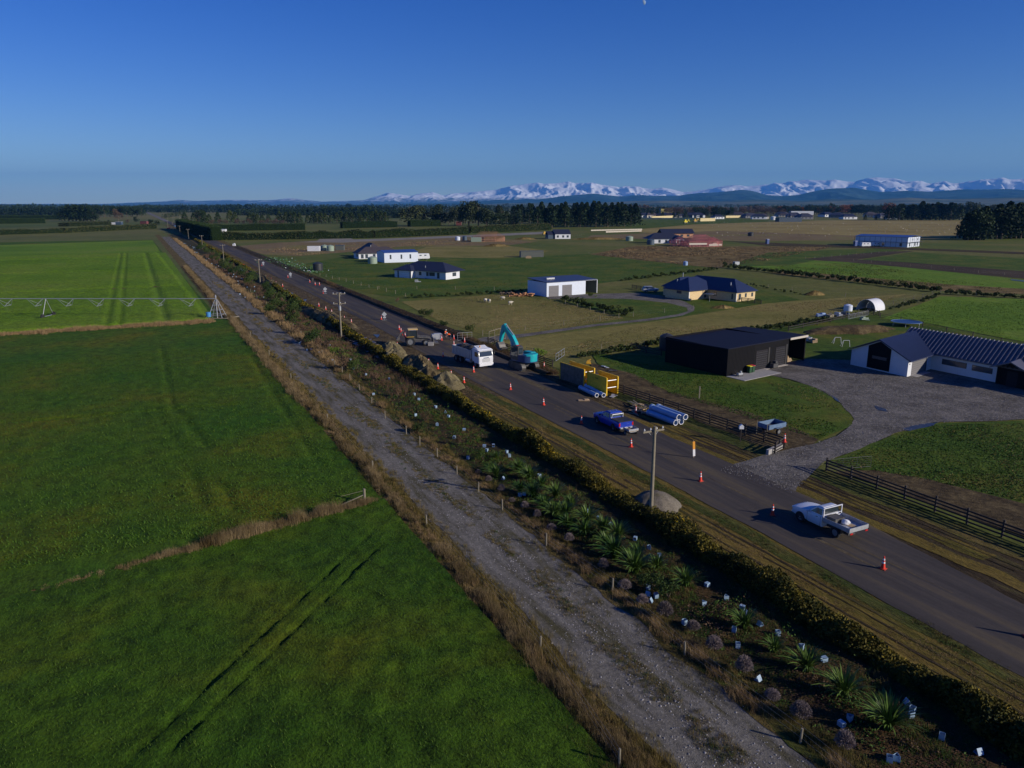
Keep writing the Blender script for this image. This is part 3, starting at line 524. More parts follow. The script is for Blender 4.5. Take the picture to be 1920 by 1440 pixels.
rough('track_weeds', 15, 120, 900, 20.5, 22.4, 0.12, 'green_weed_leaf', nb=18, dens=0.42)
rough('track_weeds', 15, 120, 1100, 22.8, 24.8, 0.2, 'olive_grass_leaf', nb=18, dens=0.44)
for nm, m_, n_, dn, sd in (('bed_weeds', 'green_weed_leaf', 26000, .50, 3), ('bed_weeds', 'bush_leaf', 22000, .52, 9), ('bed_weeds', 'red_brown_leaf', 16000, .52, 15)):
    A_ = along(14, 190, n_, 25.4, 32.9, 0.07); d_ = fbm(A_[:, 0] * .55 + sd, A_[:, 1] * .55 + sd, 3); A_ = A_[d_ > dn]; d_ = d_[d_ > dn]; A_[:, 2] += RNG.rand(len(A_)) * (d_ - dn) * 3.0; V, Fc = leaves(to_world_sv(A_), (0.08 + 0.08 * RNG.rand(len(A_))) * np.maximum(1, A_[:, 0] / 70)); V[:, 2] = np.maximum(V[:, 2], .06); tag(npmesh(nm, V, Fc, MATS[m_]), kind='stuff')
# dead leaves and bark on the bed, stones on the track
A_ = along(14, 110, 22000, 25.6, 33.2, 0.075); V, Fc = leaves(to_world_sv(A_), 0.09 + 0.08 * RNG.rand(len(A_)), up=0); V[:, 2] = np.abs(V[:, 2] - 0.07) * 0.7 + 0.07
tag(npmesh('leaf_litter', V, Fc, MATS['dead_leaf']), kind='stuff')
def stones(name, A_, r, m):
    ico = bmesh.new(); bmesh.ops.create_icosphere(ico, subdivisions=1, radius=1.0); bv = np.array([v.co[:] for v in ico.verts]); bf = np.array([[v.index for v in f.verts] for f in ico.faces]); ico.free()
    n = len(A_); P = to_world_sv(A_); sc = r[:, None] * (0.6 + 0.7 * RNG.rand(n, 3)); sc[:, 2] *= 0.7
    V = P[:, None, :] + bv[None] * sc[:, None, :] * (0.8 + 0.4 * RNG.rand(n, len(bv), 1)); Fc = bf[None] + (np.arange(n) * len(bv))[:, None, None]
    return tag(npmesh(name, V.reshape(-1, 3), Fc.reshape(-1, 3), m), kind='stuff')
mat('pebble', (0.26, 0.25, 0.245), rough=0.9, var=0.35, scale=1.3)
A_ = along(16, 90, 5200, 17.9, 25.0, 0.045); stones('track_stones', A_, 0.018 + 0.045 * RNG.rand(len(A_)) ** 3, MATS['pebble'])
# boundary grass between the two near fields
n = 620; t = RNG.rand(n) ** 0.7; Pb = np.outer(1 - t, np.array(at(60, 1114))) + np.outer(t, np.array(at(700, 942))); Pb[:, :2] += RNG.randn(n, 2) * 0.22; Pb[:, 2] = 0.08
kk = np.clip(t * 2.0, 0.26, .9) * np.clip((1.04 - t) * 9, 0.35, 1) * (0.1 + 1.9 * fbm(t * 26, 3.0, 3) ** 1.3 + .35 * vn(t * 60, 2.0)); sel = RNG.rand(n) < kk + 0.3; Pb = Pb[sel]; kk = kk[sel]
tag(tussocks('boundary_grass', Pb, 0.85 * kk, np.full(len(Pb), 0.018), 46, 0.35, MATS['brown_grass_leaf'], spread=0.25), kind='stuff')
n = 900; t = RNG.rand(n); A_ = np.stack([167.5 + 2.2 * RNG.randn(n) * 0.5 + 0.0 * t, -45 + 58 * t, np.full(n, 0.08)], -1)
tag(tussocks('boundary_grass', to_world_sv(A_), 0.75 * (0.5 + fbm(t * 30, 1.0, 3)), np.full(n, 0.05), 26, 0.4, MATS['dry_grass_leaf'], spread=0.5), kind='stuff')
# standing blades of the nearest field
n = 95000; s = -2 + 58 * RNG.rand(n) ** 1.15; v = -32 + 48 * RNG.rand(n); sel = s < s_boundary(v) - 0.3; s = s[sel]; v = v[sel]; hN = h_field0(s, v); P = to_world_sv(np.stack([s, v, hN - 0.02], -1)); s2 = 56 + 80 * RNG.rand(60000) ** 1.3; v2 = -45 + 60.5 * RNG.rand(60000); P2_ = to_world_sv(np.stack([s2, v2, h_field1(s2, v2) - .02], -1)); V2_, F2_ = blades(P2_, .12 + .1 * RNG.rand(60000), .06 + .05 * RNG.rand(60000), .8); tag(npmesh('pasture_blades', V2_, F2_, MATS['field_blade']), kind='stuff')
V, Fc = blades(P, 0.08 + 0.10 * RNG.rand(len(P)), 0.02 + 0.02 * RNG.rand(len(P)), 0.8); tag(npmesh('pasture_blades', V, Fc, MATS['field_blade']), kind='stuff')

# ---- single plants
def flax_mesh(seed, nb=110, h=1.35):
    rg = np.random.RandomState(seed); P = np.zeros((nb, 3)); a = rg.rand(nb) * 2 * PI; P[:, 0] = 0.16 * np.cos(a) * rg.rand(nb); P[:, 1] = 0.16 * np.sin(a) * rg.rand(nb)
    u = rg.rand(nb); hh = h * (0.7 + 0.55 * rg.rand(nb)); ln = 0.15 + 0.90 * u; t = a + 0.5 * rg.randn(nb)
    d = np.stack([np.cos(t), np.sin(t), 0 * t], -1); q = np.stack([-np.sin(t), np.cos(t), 0 * t], -1); seg = 5; V = []; w = 0.055 + 0.03 * rg.rand(nb)
    for k in range(seg + 1):
        r = k / seg; wid = w * (0.55 + 0.9 * r) * (1 - r ** 3) if k < seg else w * 0.02
        c = P + d * (hh * ln * r ** 1.5)[:, None] + np.array([0, 0, 1]) * (hh * (r - 0.5 * ln * r ** 2.6))[:, None]
        V += [c - q * (wid / 2)[:, None] + np.array([0, 0, 0.012]), c + q * (wid / 2)[:, None]]
    V = np.stack(V, 1).reshape(-1, 3); b = np.arange(nb) * 2 * (seg + 1); Fc = np.concatenate([np.stack([b + 2 * k, b + 2 * k + 1, b + 2 * k + 3, b + 2 * k + 2], -1) for k in range(seg)])
    return V, Fc
flx = []
for i in range(4):
    V, Fc = flax_mesh(100 + i, 115 + 12 * i, 1.1 + 0.12 * i); o = npmesh('flax_bush', V, Fc, MATS['flax_leaf']); flx.append(o)
FL = [(922, 877, .9), (930, 887, 1.), (972, 878, 1.0), (992, 893, 1.0), (1015, 908, 1.05), (975, 916, .9), (1000, 926, 1.0), (1042, 928, 1.0), (1020, 946, 1.1), (1040, 962, 1.15), (1060, 963, 1.), (1100, 974, 1.0), (1065, 982, 1.05), (1095, 997, 1.1), (1132, 992, 1.0), (1158, 1005, 1.0), (1137, 1020, 1.1), (1152, 1040, 1.35), (1195, 1040, .85), (1190, 1068, 1.2), (1232, 1060, 1.0), (1286, 1092, 1.05), (1070, 946, .9), (1396, 1172, .85), (1452, 1216, 1.05), (1512, 1252, 1.3), (1582, 1300, 1.3), (1664, 1362, 1.35), (930, 852, .8)]
for i, (x, y, k) in enumerate(FL):
    o = flx[i] if i < 4 else clone(flx[i % 4]); p = at(x, y + 8); o.location = (p.x, p.y, 0.05); o.rotation_euler = (0, 0, i * 1.7); o.scale = (k * (1.0 if i < 24 else .84),) * 3
    if i >= 23 and i < 28: lb = ['smallest lone flax bush between white guards', 'spiky flax bush on dark mulch, second of the five nearest', 'arching flax bush in the middle of the five nearest', 'dense upright flax bush beside the gorse near the bottom corner', 'largest spiky flax bush at the near end of the bed'][i - 23]
    elif i in (21,): lb = 'lone spiky flax bush standing apart below the gravel mound'
    else: lb = 'green flax bush in the crowded clump, %s from its far end' % nth(i)
    tag(o, lb, 'flax bush', 'flax bushes in the planting bed')
def wiry(seed, n=900):
    rg = np.random.RandomState(seed); d = rg.randn(n, 3); d /= np.linalg.norm(d, axis=1)[:, None]; d[:, 2] = np.abs(d[:, 2]) * 1.05 - 0.15; L_ = 0.38 + 0.10 * rg.rand(n)
    c = np.array([0, 0, 0.34]); e = c + d * L_[:, None]; q = np.cross(d, rg.randn(n, 3)); q /= np.linalg.norm(q, axis=1)[:, None] + 1e-6
    st = c + d * (L_ * 0.25)[:, None]; V = np.stack([st - q * 0.003, st + q * 0.005, e + q * 0.006, e - q * 0.004], 1).reshape(-1, 3)
    V2, F2 = leaves(c + d * (L_ * (0.55 + 0.5 * rg.rand(n)))[:, None], 0.045, rg); V3, F3 = leaves(c + d * (L_ * (0.5 + 0.4 * rg.rand(n)))[:, None], 0.055, rg)
    return merge([(V, np.arange(4 * n).reshape(n, 4)), (V2, F2), (V3, F3)])
wr = [npmesh('wiry_shrub', *wiry(200 + i), MATS['grey_twig']) for i in range(3)]
WR = [(897, 890, .8), (916, 906, .9), (940, 925, .9), (960, 944, .8), (984, 956, .95), (1007, 974, .9), (1034, 997, 1.05), (1067, 1018, 1), (1131, 1070, 1.), (1171, 1108, 1.25), (1204, 1136, 1.0), (1246, 1162, 1.3), (1299, 1184, 1.1), (1338, 1222, 1.25), (1394, 1266, 1.25), (1447, 1316, 1.1), (1500, 1352, 1.35), (1582, 1410, 1.2)]
for i, (x, y, k) in enumerate(WR):
    o = wr[i] if i < 3 else clone(wr[i % 3]); p = at(x, y); o.location = (p.x, p.y, 0.05); o.rotation_euler = (0, 0, i); o.scale = (k * .85, k * .85, k * (0.8 + 0.2 * (i % 3)))
    tag(o, 'round grey purple wiry shrub, %s from the near end of its row' % nth(len(WR) - 1 - i), 'shrub', 'grey wiry shrubs along the planting bed')
# white plant guards
def guard(kind):
    b = MB(); w, h, t = 0.12, 0.30, 0.008
    if kind == 0: pts = [(-w, -w), (w, -w), (w, w), (-w, w)]
    else: pts = [(-0.15, -0.09), (0.15, -0.09), (0.0, 0.18)]
    n = len(pts)
    for i in range(n):
        a = Vector((*pts[i], h / 2)); c = Vector((*pts[(i + 1) % n], h / 2)); mid = (a + c) / 2; b.box(mid, ((c - a).length - 0.003, t, h + 0.004 * i), rz=math.atan2(c.y - a.y, c.x - a.x))
    return b.build('sleeve', MATS['white_corflute'])
GD = [(1215, 1106), (1211, 1118), (1230, 1122), (1218, 1134), (1283, 1172), (1319, 1137), (1328, 1100), (1361, 1126), (1387, 1143), (1397, 1154), (1376, 1186), (1428, 1178), (1383, 1216), (1424, 1277), (1458, 1193), (1503, 1219), (1540, 1243), (1593, 1353), (1582, 1368), (1707, 1347), (1710, 1337), (1697, 1320), (1765, 1388), (1829, 1418), (1667, 1430), (1680, 1428), (911, 840), (913, 848), (925, 838), (950, 851), (955, 858), (942, 902), (975, 932), (986, 931), (1011, 896), (1101, 962), (1119, 975), (1145, 988), (1190, 1016), (1217, 1031), (1236, 1047), (451, 553), (460, 559), (491, 577), (482, 560), (535, 601), (549, 620), (562, 646), (566, 643), (576, 658), (584, 657), (597, 664), (618, 650), (616, 681), (624, 678), (657, 677), (663, 693), (686, 705), (698, 742), (779, 781), (777, 742), (788, 752), (817, 766), (835, 775), (841, 784), (820, 799), (851, 824), (730, 713), (873, 809), (878, 862)]
while len(GD) < 120:
    s = 205 + 330 * RNG.rand() ** 0.9; v = 26.2 + 4.5 * RNG.rand(); GD.append((s, v, 1))
gds = []
for i, g in enumerate(GD):
    p = at(*g) if len(g) == 2 else sv(g[0], g[1]); near = p.length < 62; lying = (i % 5 in (1, 3))
    s_, v_ = to_sv(p)
    if len(g) == 3: lb = 'tiny white plant guard far up the planting bed, %s counting outward' % nth(sum(1 for q in GD[69:] if q[0] < g[0]))
    elif near: lb = 'white plant guard %s on the mulch, %s nearest the camera' % ('lying' if lying else 'standing', nth(sum(1 for q in GD[:69] if at(*q[:2]).length < p.length - 1e-4)))
    else: lb = 'small white plant guard beside the %s, %s counting outward' % ('gorse hedge' if v_ > 30 else 'gravel track posts', nth(sum(1 for q in GD[:69] if at(*q[:2]).length < p.length - 1e-4)))
    o = thing('plant_guard', lb, 'plant guard', (p.x, p.y, 0.06), i * 0.9, 'white plant guards in the planting bed', sc=(1.0 if near else 1.05))
    if lying: o.rotation_euler = (R(90), 0, i * 0.9); o.location.z = 0.06 + 0.16
    if len(gds) < 2: gds.append(guard(len(gds))); gds[-1].parent = o
    else: clone(gds[i % 2], parent=o)
# bushes
def bush_mesh(seed, n=900, sz=0.13, h=1.6, w=0.9, lobes=5):
    rg = np.random.RandomState(seed); cs = np.stack([rg.randn(lobes) * w * 0.42, rg.randn(lobes) * w * 0.42, h * (0.35 + 0.4 * rg.rand(lobes))], -1); k = rg.randint(0, lobes, n); d = rg.randn(n, 3); d /= np.linalg.norm(d, axis=1)[:, None]
    r = (0.55 + 0.5 * rg.rand(n)) * w * 0.55; P = cs[k] + d * r[:, None] * np.array([1, 1, 0.5 * h / w]); P[:, 2] = np.abs(P[:, 2]) + 0.02; return leaves(P, sz * (0.6 + 0.8 * rg.rand(n)), rg)
def bush_proto(name, m, seed, **kw):
    e = thing(name, 'x', 'shrub'); c = npmesh('foliage', *bush_mesh(seed, **kw), MATS[m], e); b = MB(); h = kw.get('h', 1.6)
    for i in range(4): b.tube((0, 0, 0), (0.25 * h * math.cos(i * 1.6), 0.25 * h * math.sin(i * 1.6), 0.55 * h), 0.035, 0.01, 5)
    b.build('stem', MATS['stem_bark'], e); return e
bp_g = [bush_proto('native_shrub', 'bush_leaf', 300 + i, n=1100) for i in range(3)]
bp_b = [bush_proto('brown_shrub', 'red_brown_leaf', 310 + i, n=800, sz=0.10, w=0.7) for i in range(2)]
bp_y = [bush_proto('bright_shrub', 'bright_leaf', 320, n=700, sz=0.09, h=0.9, w=0.6)]
usedp = set()
def place(protos, i, x, y, k, lb, group=None, cat='shrub', world=None):
    pr = protos[i % len(protos)]; o = pr if pr.name not in usedp else clone(pr); usedp.add(pr.name); p = world if world is not None else at(x, y); o.location = (p.x, p.y, 0.04); o.rotation_euler = (0, 0, i * 2.1); o.scale = (k,) * 3
    o['label'] = lb; o['category'] = cat
    if group: o['group'] = group
    return o
for i, (x, y, k, c, lb) in enumerate([(509, 590, 1.5, 'g', 'big green bush in the bed where it meets the roadside puddles'), (552, 606, 1.6, 'g', 'tall rounded green bush between the puddles and gravel track'), (594, 645, 1.7, 'g', 'tallest dark green bush beside the second power pole'), (562, 626, 1.4, 'b', 'broad brown bush left of the dark green bush by the pole'), (544, 606, 1.2, 'b', 'brown bush behind the broad brown one'), (581, 640, 1.2, 'b', 'slim reddish brown bush in front of the dark green bush'), (596, 652, 1.2, 'b', 'low brown bush below the second power pole'), (610, 660, 1.5, 'b', 'brown twiggy bush left of the lime green shrub'), (627, 662, 1.2, 'y', 'lime green shrub beside the power pole bed'), (647, 672, 1.0, 'y', 'small upright lime green shrub next to a brown bush'), (646, 694, 1.5, 'b', 'tall brown twiggy bush amid white guards'), (669, 694, 1.1, 'g', 'dark green bush right of the tall brown twiggy bush'), (530, 580, 1.4, 'g', 'green bush nearest the first roadside puddle'), (700, 715, 0.9, 'b', 'small brown bush near the pale gravel heap'), (745, 745, 0.9, 'b', 'low brown bush level with the truck'), (800, 790, 0.8, 'b', 'low brown bush behind white guards'), (790, 812, 0.8, 'g', 'low dark green bush by the gravel track fence'), (905, 862, 0.7, 'g', 'small green bush beside the first flax'), (1253, 1122, 0.75, 'g', 'olive rounded bush beside white guards'), (1225, 1105, 0.8, 'g', 'olive feathery bush next to the spiky flax'), (860, 835, 0.7, 'b', 'small brown bush under the gorse hedge')]):
    place({'g': bp_g, 'b': bp_b, 'y': bp_y}[c], i, x, y, k, lb)
for i in range(64):
    s = 165 + 330 * (i / 64) ** 1.1 + 3 * RNG.rand(); v = 28.5 + 4.5 * RNG.rand() + (s - 165) * 0.01; c = bp_g if i % 3 else bp_b
    place(c, i, 0, 0, (0.9 + 0.8 * RNG.rand()) * (1.15 if c is bp_g else 0.9), ('green' if c is bp_g else 'brown') + ' bush in the far stretch of the planting bed, %s counting outward' % nth(i), 'bushes in the far planting bed', world=sv(s, v))

# post fences along the gravel track
def post_fence(label, pts, h, r, m='weathered_wood', wires=3, name='post_fence', square=False):
    e = thing(name, label, 'fence', pts[0]); base = Vector(pts[0]); pp = []
    for i, p in enumerate(pts):
        q = Vector(p) - base; b = MB(); lx, ly = 0.03 * math.sin(i * 2.3), 0.03 * math.cos(i * 3.1)
        b.tube(q + Vector((0, 0, -0.1)), q + Vector((lx, ly, h * (0.94 + 0.1 * math.sin(i * 5.1)))), r, r * 0.92, 7); pp.append(q); b.build('post', MATS[m], e)
    if wires:
        b = MB()
        for i in range(len(pp) - 1):
            for k in range(wires): z = Vector((0, 0, h * (0.35 + 0.6 * k / max(1, wires - 1)))); b.bar(pp[i] + z, pp[i + 1] + z, 0.0035)
        b.build('wire', MATS['galvanised'], e)
    return e
mat('galvanised', (0.42, 0.44, 0.46), rough=0.45, metal=0.6)
PS = [(1500, 1395), (1284, 1230), (1148, 1110), (1024, 1025), (942, 957), (897, 923), (857, 890), (820, 858), (787, 836), (762, 815), (722, 785), (697, 757), (674, 733), (656, 715), (642, 700), (628, 688), (604, 666), (585, 646), (565, 630), (550, 616), (534, 600), (520, 588), (500, 572), (482, 559), (470, 548), (450, 533)]
post_fence('light wooden post and wire fence between gravel track and planting bed', [sv(9, 24.7)] + [at(*p) for p in PS], 1.0, 0.06)
PL = [at(1161, 1439), at(1013, 1218), at(800, 985)]
post_fence('short run of weathered posts along the nearest field edge', PL, 1.0, 0.06)
PL = [at(699, 883), at(614, 790), at(546, 712), at(505, 668), at(470, 633), at(434, 600)]
post_fence('weathered post fence hidden in brown grass along the middle field', PL, 1.05, 0.07)
e = thing('strainer_post', 'stout end post with stay rail at the corner of the near fields', 'post', at(684, 943))
MB().tube((0, 0, -0.1), (0, 0, 1.25), 0.11, 0.10, 10).build('post', MATS['weathered_wood'], e); d = (at(640, 950) - at(684, 943)); MB().bar((0, 0, 0.75), d + Vector((0, 0, 0.15)), 0.07).bar((0, 0, 1.1), d + Vector((0, 0, 0.9)), 0.02).build('rail', MATS['weathered_wood'], e)
# ---------------------------------------------------------------- roadworks
mat('cone_orange', (0.75, 0.045, 0.02), rough=0.5); mat('cone_base', (0.50, 0.05, 0.025), rough=0.7); mat('reflective_white', (0.75, 0.75, 0.76), rough=0.4)
mat('white_paint', (0.66, 0.68, 0.72), rough=0.28, var=0.05, scale=2); mat('blue_paint', (0.015, 0.045, 0.36), rough=0.25); mat('glass', (0.025, 0.035, 0.045), rough=0.06, spec=0.8)
mat('tyre', (0.018, 0.018, 0.02), rough=0.9); mat('rim', (0.30, 0.31, 0.32), rough=0.4, metal=0.5); mat('dark_metal', (0.05, 0.05, 0.055), rough=0.6, var=0.3, scale=4); mat('black_plastic', (0.02, 0.02, 0.022), rough=0.6)
mat('alloy', (0.40, 0.42, 0.45), rough=0.4, metal=0.3, var=0.15, scale=3); mat('teal_paint', (0.01, 0.35, 0.40), rough=0.35, var=0.12, scale=2); mat('navy_paint', (0.02, 0.05, 0.14), rough=0.4); mat('shield_yellow', (0.66, 0.41, 0.012), rough=0.5, var=0.25, scale=2.5)
mat('worn_steel', (0.10, 0.095, 0.09), rough=0.6, metal=0.3, var=0.45, scale=1.5); mat('machine_yellow', (0.50, 0.30, 0.03), rough=0.45, var=0.15, scale=3); mat('headlamp', (0.7, 0.72, 0.75), rough=0.1); mat('tail_red', (0.45, 0.01, 0.01), rough=0.3)
mat('pipe_blue', (0.26, 0.37, 0.56), rough=0.4, var=0.1, scale=1.5); mat('pipe_inside', (0.03, 0.04, 0.05), rough=0.9); mat('bag_white', (0.62, 0.63, 0.66), rough=0.8, var=0.1, scale=4, bump=0.03, bscale=9); mat('hi_vis', (0.85, 0.12, 0.01), rough=0.7); mat('hi_vis_lime', (0.45, 0.6, 0.02), rough=0.7); mat('navy_cloth', (0.02, 0.025, 0.05), rough=0.9); mat('skin', (0.42, 0.24, 0.17), rough=0.6); mat('boot', (0.03, 0.02, 0.015), rough=0.8); mat('helmet', (0.7, 0.7, 0.7), rough=0.4)
mat('timber', (0.34, 0.24, 0.14), rough=0.8, var=0.3, scale=4); mat('dark_timber', (0.030, 0.024, 0.022), rough=0.9, var=0.4, scale=3); mat('ad_orange', (0.7, 0.3, 0.03), rough=0.5)
ground('spoil', [(0.08, 0.06, 0.042), (0.14, 0.108, 0.075), (0.20, 0.16, 0.115)], big=0.5, mid=2.5, fine=10, amt=0.45, bump=0.10)
ground('pale_gravel', [(0.12, 0.10, 0.072), (0.16, 0.134, 0.10), (0.20, 0.172, 0.132)], big=0.5, mid=4, fine=16, amt=0.4, bump=0.05)
ground('crushed_rock', [(0.10, 0.088, 0.07), (0.135, 0.118, 0.098), (0.16, 0.142, 0.118)], big=0.8, mid=6, fine=20, amt=0.35, bump=0.035)

# cones
cone0 = thing('traffic_cone', 'x', 'traffic cone')
b = MB().box((0, 0, 0.025), (0.42, 0.42, 0.05)); b.build('base', MATS['cone_base'], cone0, bevel=0.01)
def fr(z0, z1, g=0): r = lambda z: 0.15 - 0.115 * (z - 0.05) / 0.87 + g; return MB().tube((0, 0, z0), (0, 0, z1), r(z0), r(z1), 16)
b = MB(); b.add(fr(0.05, 0.42).v, fr(0.05, 0.42).f); b.add(fr(0.54, 0.64).v, fr(0.54, 0.64).f); b.add(fr(0.76, 0.92).v, fr(0.76, 0.92).f); b.build('body', MATS['cone_orange'], cone0, smooth=True)
fr(0.42, 0.54, 0.004).build('band', MATS['reflective_white'], cone0, smooth=True); fr(0.64, 0.76, 0.004).build('band', MATS['reflective_white'], cone0, smooth=True)
CN = [(1925, 1197, 'orange cone at the edge of the road nearest the camera'), (1655, 1069, 'orange cone on the road just behind the white flatbed ute'), (1448, 968, 'orange cone in the shadow of the white flatbed ute'), (1313, 904, 'orange cone on the road by the gravel drive entrance'), (1183, 840, 'orange cone on the road left of the near power pole top'), (1090, 796, 'orange cone in the shadow of the blue ute'), (1019, 761, 'orange cone midway between the blue ute and truck, nearer the ute'), (957, 732, 'orange cone on the road in front of the tip truck, nearer the truck'), (870, 719, 'orange cone beside the pebbly spoil heap'), (846, 707, 'orange cone before the truck shadow beside spoil'), (888, 699, 'orange cone at the front wheel of the tip truck'), (821, 693, 'orange cone in the truck shadow, nearer the truck'), (804, 684, 'orange cone in the truck shadow, farther from the cab'), (831, 670, 'small orange cone behind the tip truck in light'), (745, 652, 'orange cone alone beside the pale gravel heaps'),
      (748.5, 619, 'farthest cone of the tight row left of the digger'), (752, 624, 'second farthest cone of the tight row left of the digger'), (755.5, 629, 'second nearest cone of the tight row left of the digger'), (759.5, 633, 'nearest cone of the tight row left of the digger'), (828, 639, 'orange cone beside the two workers'), (851, 637, 'farther of two cones at the back of the truck'), (851, 649, 'nearer of two cones at the back of the truck'), (871, 643, 'orange cone right behind the truck tray near the wire gate'), (1020, 691, 'orange cone at the fence right of the excavator'), (957, 672, 'orange cone by the left track of the excavator'), (715, 600, 'orange cone beside the nearest square sign back'), (659, 607, 'nearest cone of the left row beyond the second pole'), (646, 601, 'second cone of the left row beyond the second pole'), (622, 588, 'third cone of the left row, by the spoil bank end'), (611, 582, 'fourth cone of the left row, beside the spoil bank'), (598, 575, 'fifth cone of the left row, next to the puddle'), (606, 551, 'orange cone beside the second sign back'), (599, 535, 'right cone of the trio at the far fence corner'), (591, 535, 'middle cone of the trio at the far fence corner'), (581, 530, 'left cone of the trio beside black tubing'), (530, 538, 'near end cone of the dull far row'), (518, 533, 'second cone of the dull far row'), (509, 527, 'third cone of the dull far row'), (502, 523, 'fourth cone of the dull far row'), (495, 519, 'fifth cone of the dull far row'), (490, 516, 'far end cone of the dull far row'), (540, 521, 'orange cone beside the third sign back'), (491, 499, 'orange cone beside the farthest sign back'), (1192, 777, 'orange cone in the shade of the heaped timber'), (1469, 848, 'red cone standing on the fence end beside the gravel drive')]
for i, (x, y, lb) in enumerate(CN):
    o = cone0 if i == 0 else clone(cone0); p = at(x, y); o.location = (p.x, p.y, 1.05 if x == 1469 else 0.1); o.rotation_euler = (0, 0, i * 0.7); o['label'] = lb; o['group'] = 'orange traffic cones through the roadworks'

# poles
def power_pole(label, loc, h, arms, trans=False, braces=True, rz=0.0):
    e = thing('power_pole', label, 'power pole', loc); e.rotation_euler = (0, 0, rz)
    MB().tube((0, 0, -0.3), (0, 0, h), 0.17, 0.115, 14).build('pole', MATS['weathered_wood'], e, smooth=True)
    for z, L_, n in arms:
        b = MB().box((0, 0.14, z), (L_, 0.10, 0.13)); a = b.build('crossarm', MATS['weathered_wood'], e)
        for k in range(n):
            x = -L_ / 2 + 0.12 + (L_ - 0.24) * k / (n - 1)
            if abs(x) < 0.12: x = 0.2
            q = MB().tube((x, 0.14, z + 0.06), (x, 0.14, z + 0.14), 0.018, 0.018, 6).tube((x, 0.14, z + 0.14), (x, 0.14, z + 0.19), 0.06, 0.06, 8).tube((x, 0.14, z + 0.19), (x, 0.14, z + 0.27), 0.045, 0.03, 8); q.build('insulator', MATS['headlamp'], a)
        if braces: MB().bar((0.45, 0.15, z - 0.05), (0.05, 0.12, z - 0.5), 0.03).bar((-0.45, 0.15, z - 0.05), (-0.05, 0.12, z - 0.5), 0.03).build('brace', MATS['galvanised'], e)
    if trans: MB().tube((0, -0.33, h - 3.3), (0, -0.33, h - 2.5), 0.24, 0.24, 14).tube((0, -0.33, h - 2.5), (0, -0.33, h - 2.4), 0.26, 0.1, 14).build('transformer', MATS['galvanised'], e, smooth=True)
    return e
p1 = power_pole('weathered power pole with one crossarm standing in the near gravel mound', at(1220, 972), 7.55, [(7.15, 1.95, 4)], rz=R(26))
mat('ceramic', (0.4, 0.42, 0.45), rough=0.3)
power_pole('power pole with two crossarms and transformer beside the spoil bank', at(640, 633), 8.4, [(8.1, 2.3, 4), (6.3, 2.3, 3)], True, rz=R(15))
for i, (x, y, yt, lb) in enumerate([(488, 531, 488, 'third power pole beyond the two crossarm pole, by the dull cone row'), (420, 492, 462, 'fourth power pole beyond the nearest, before the clipped hedge'), (380, 467, 445, 'fifth power pole beside the blue stretch of road'), (354, 450, 435, 'sixth power pole along the far road'), (338, 441, 427, 'seventh power pole along the far road, by the hedge corner'), (325, 432, 424, 'eighth power pole far along the road'), (315, 427, 418, 'ninth, tiny power pole at the far hedge corner')]):
    p = at(x, y); hh = max(7.5, min(9.0, (y - yt) / (y - 384) * HC)); power_pole(lb, p, hh, [(hh - 0.3, 2.2, 3)], braces=False, rz=R(20))
for i in range(10):
    p = sv(1020 + 90 * i, 52 + 14 * (i % 2)); power_pole('tiny power pole on the far flat, %s along the pale road' % nth(i), p, 9, [(8.6, 2.2, 2)], braces=False)

# mounds
def heap(name, label, c, rx, ry, h, m, rz=0.0, seed=0, rough=0.12, cat='mound', sharp=1.3, kind=None):
    n = 44; k = 26; V = [(0, 0, h)]; 
    for i in range(1, k + 1):
        r = i / k
        for j in range(n):
            t = 2 * PI * j / n; e = 1 + 0.22 * (float(vn(3 * math.cos(t) + 5 + seed, 3 * math.sin(t) + seed)) - 0.5) * 2
            z = h * (1 - r ** sharp) * (1 + 0.0) + rough * h * (float(fbm(rx * r * math.cos(t) * 1.5 + seed * 3, ry * r * math.sin(t) * 1.5 + 9, 4)) - 0.45) * 2.5 * min(1, 3 * (1 - r)) if i < k else -0.05
            V.append((rx * r * e * math.cos(t), ry * r * e * math.sin(t), z))
    Fc = [(0, 1 + j, 1 + (j + 1) % n) for j in range(n)]; V[0] = (0, 0, np.mean([V[1 + j][2] for j in range(n)]))
    F4 = [(1 + i * n + j, 1 + (i + 1) * n + j, 1 + (i + 1) * n + (j + 1) % n, 1 + i * n + (j + 1) % n) for i in range(k - 1) for j in range(n)]
    b = MB().add(V, Fc + F4); o = b.build(name, MATS[m], smooth=True); o.location = c; o.rotation_euler = (0, 0, rz); return tag(o, label, cat, kind=kind)
p = at(1226, 955); heap('gravel_mound', 'rounded grey gravel mound at the foot of the near power pole', (p.x + .1, p.y + .5, 0.05), 2.1, 1.9, 1.3, 'crushed_rock', seed=1, rough=0.04, sharp=2.0)
HP = [(733, 660, 3.3, 2.4, 1.7, 'pale_gravel', 'pale conical gravel heap, farther of two by the broken asphalt'), (742, 673, 3.0, 2.2, 1.6, 'pale_gravel', 'pale conical gravel heap, nearer of two by the broken asphalt'), (783, 690, 5.6, 2.4, 1.9, 'spoil', 'long brown spoil heap between the pale gravel and truck shadow'), (806, 708, 3.2, 2.0, 1.6, 'spoil', 'dark rough spoil heap in the middle of the row'), (836, 724, 3.0, 2.4, 1.8, 'pale_gravel', 'pebbly heap at the near end of the spoil row')]
for i, (x, y, rx, ry, h, m, lb) in enumerate(HP): p = at(x, y); heap('spoil_heap', lb, (p.x, p.y, 0.05), rx, ry, h, m, rz=AR, seed=i * 2 + 3, rough=0.22, sharp=1.7)
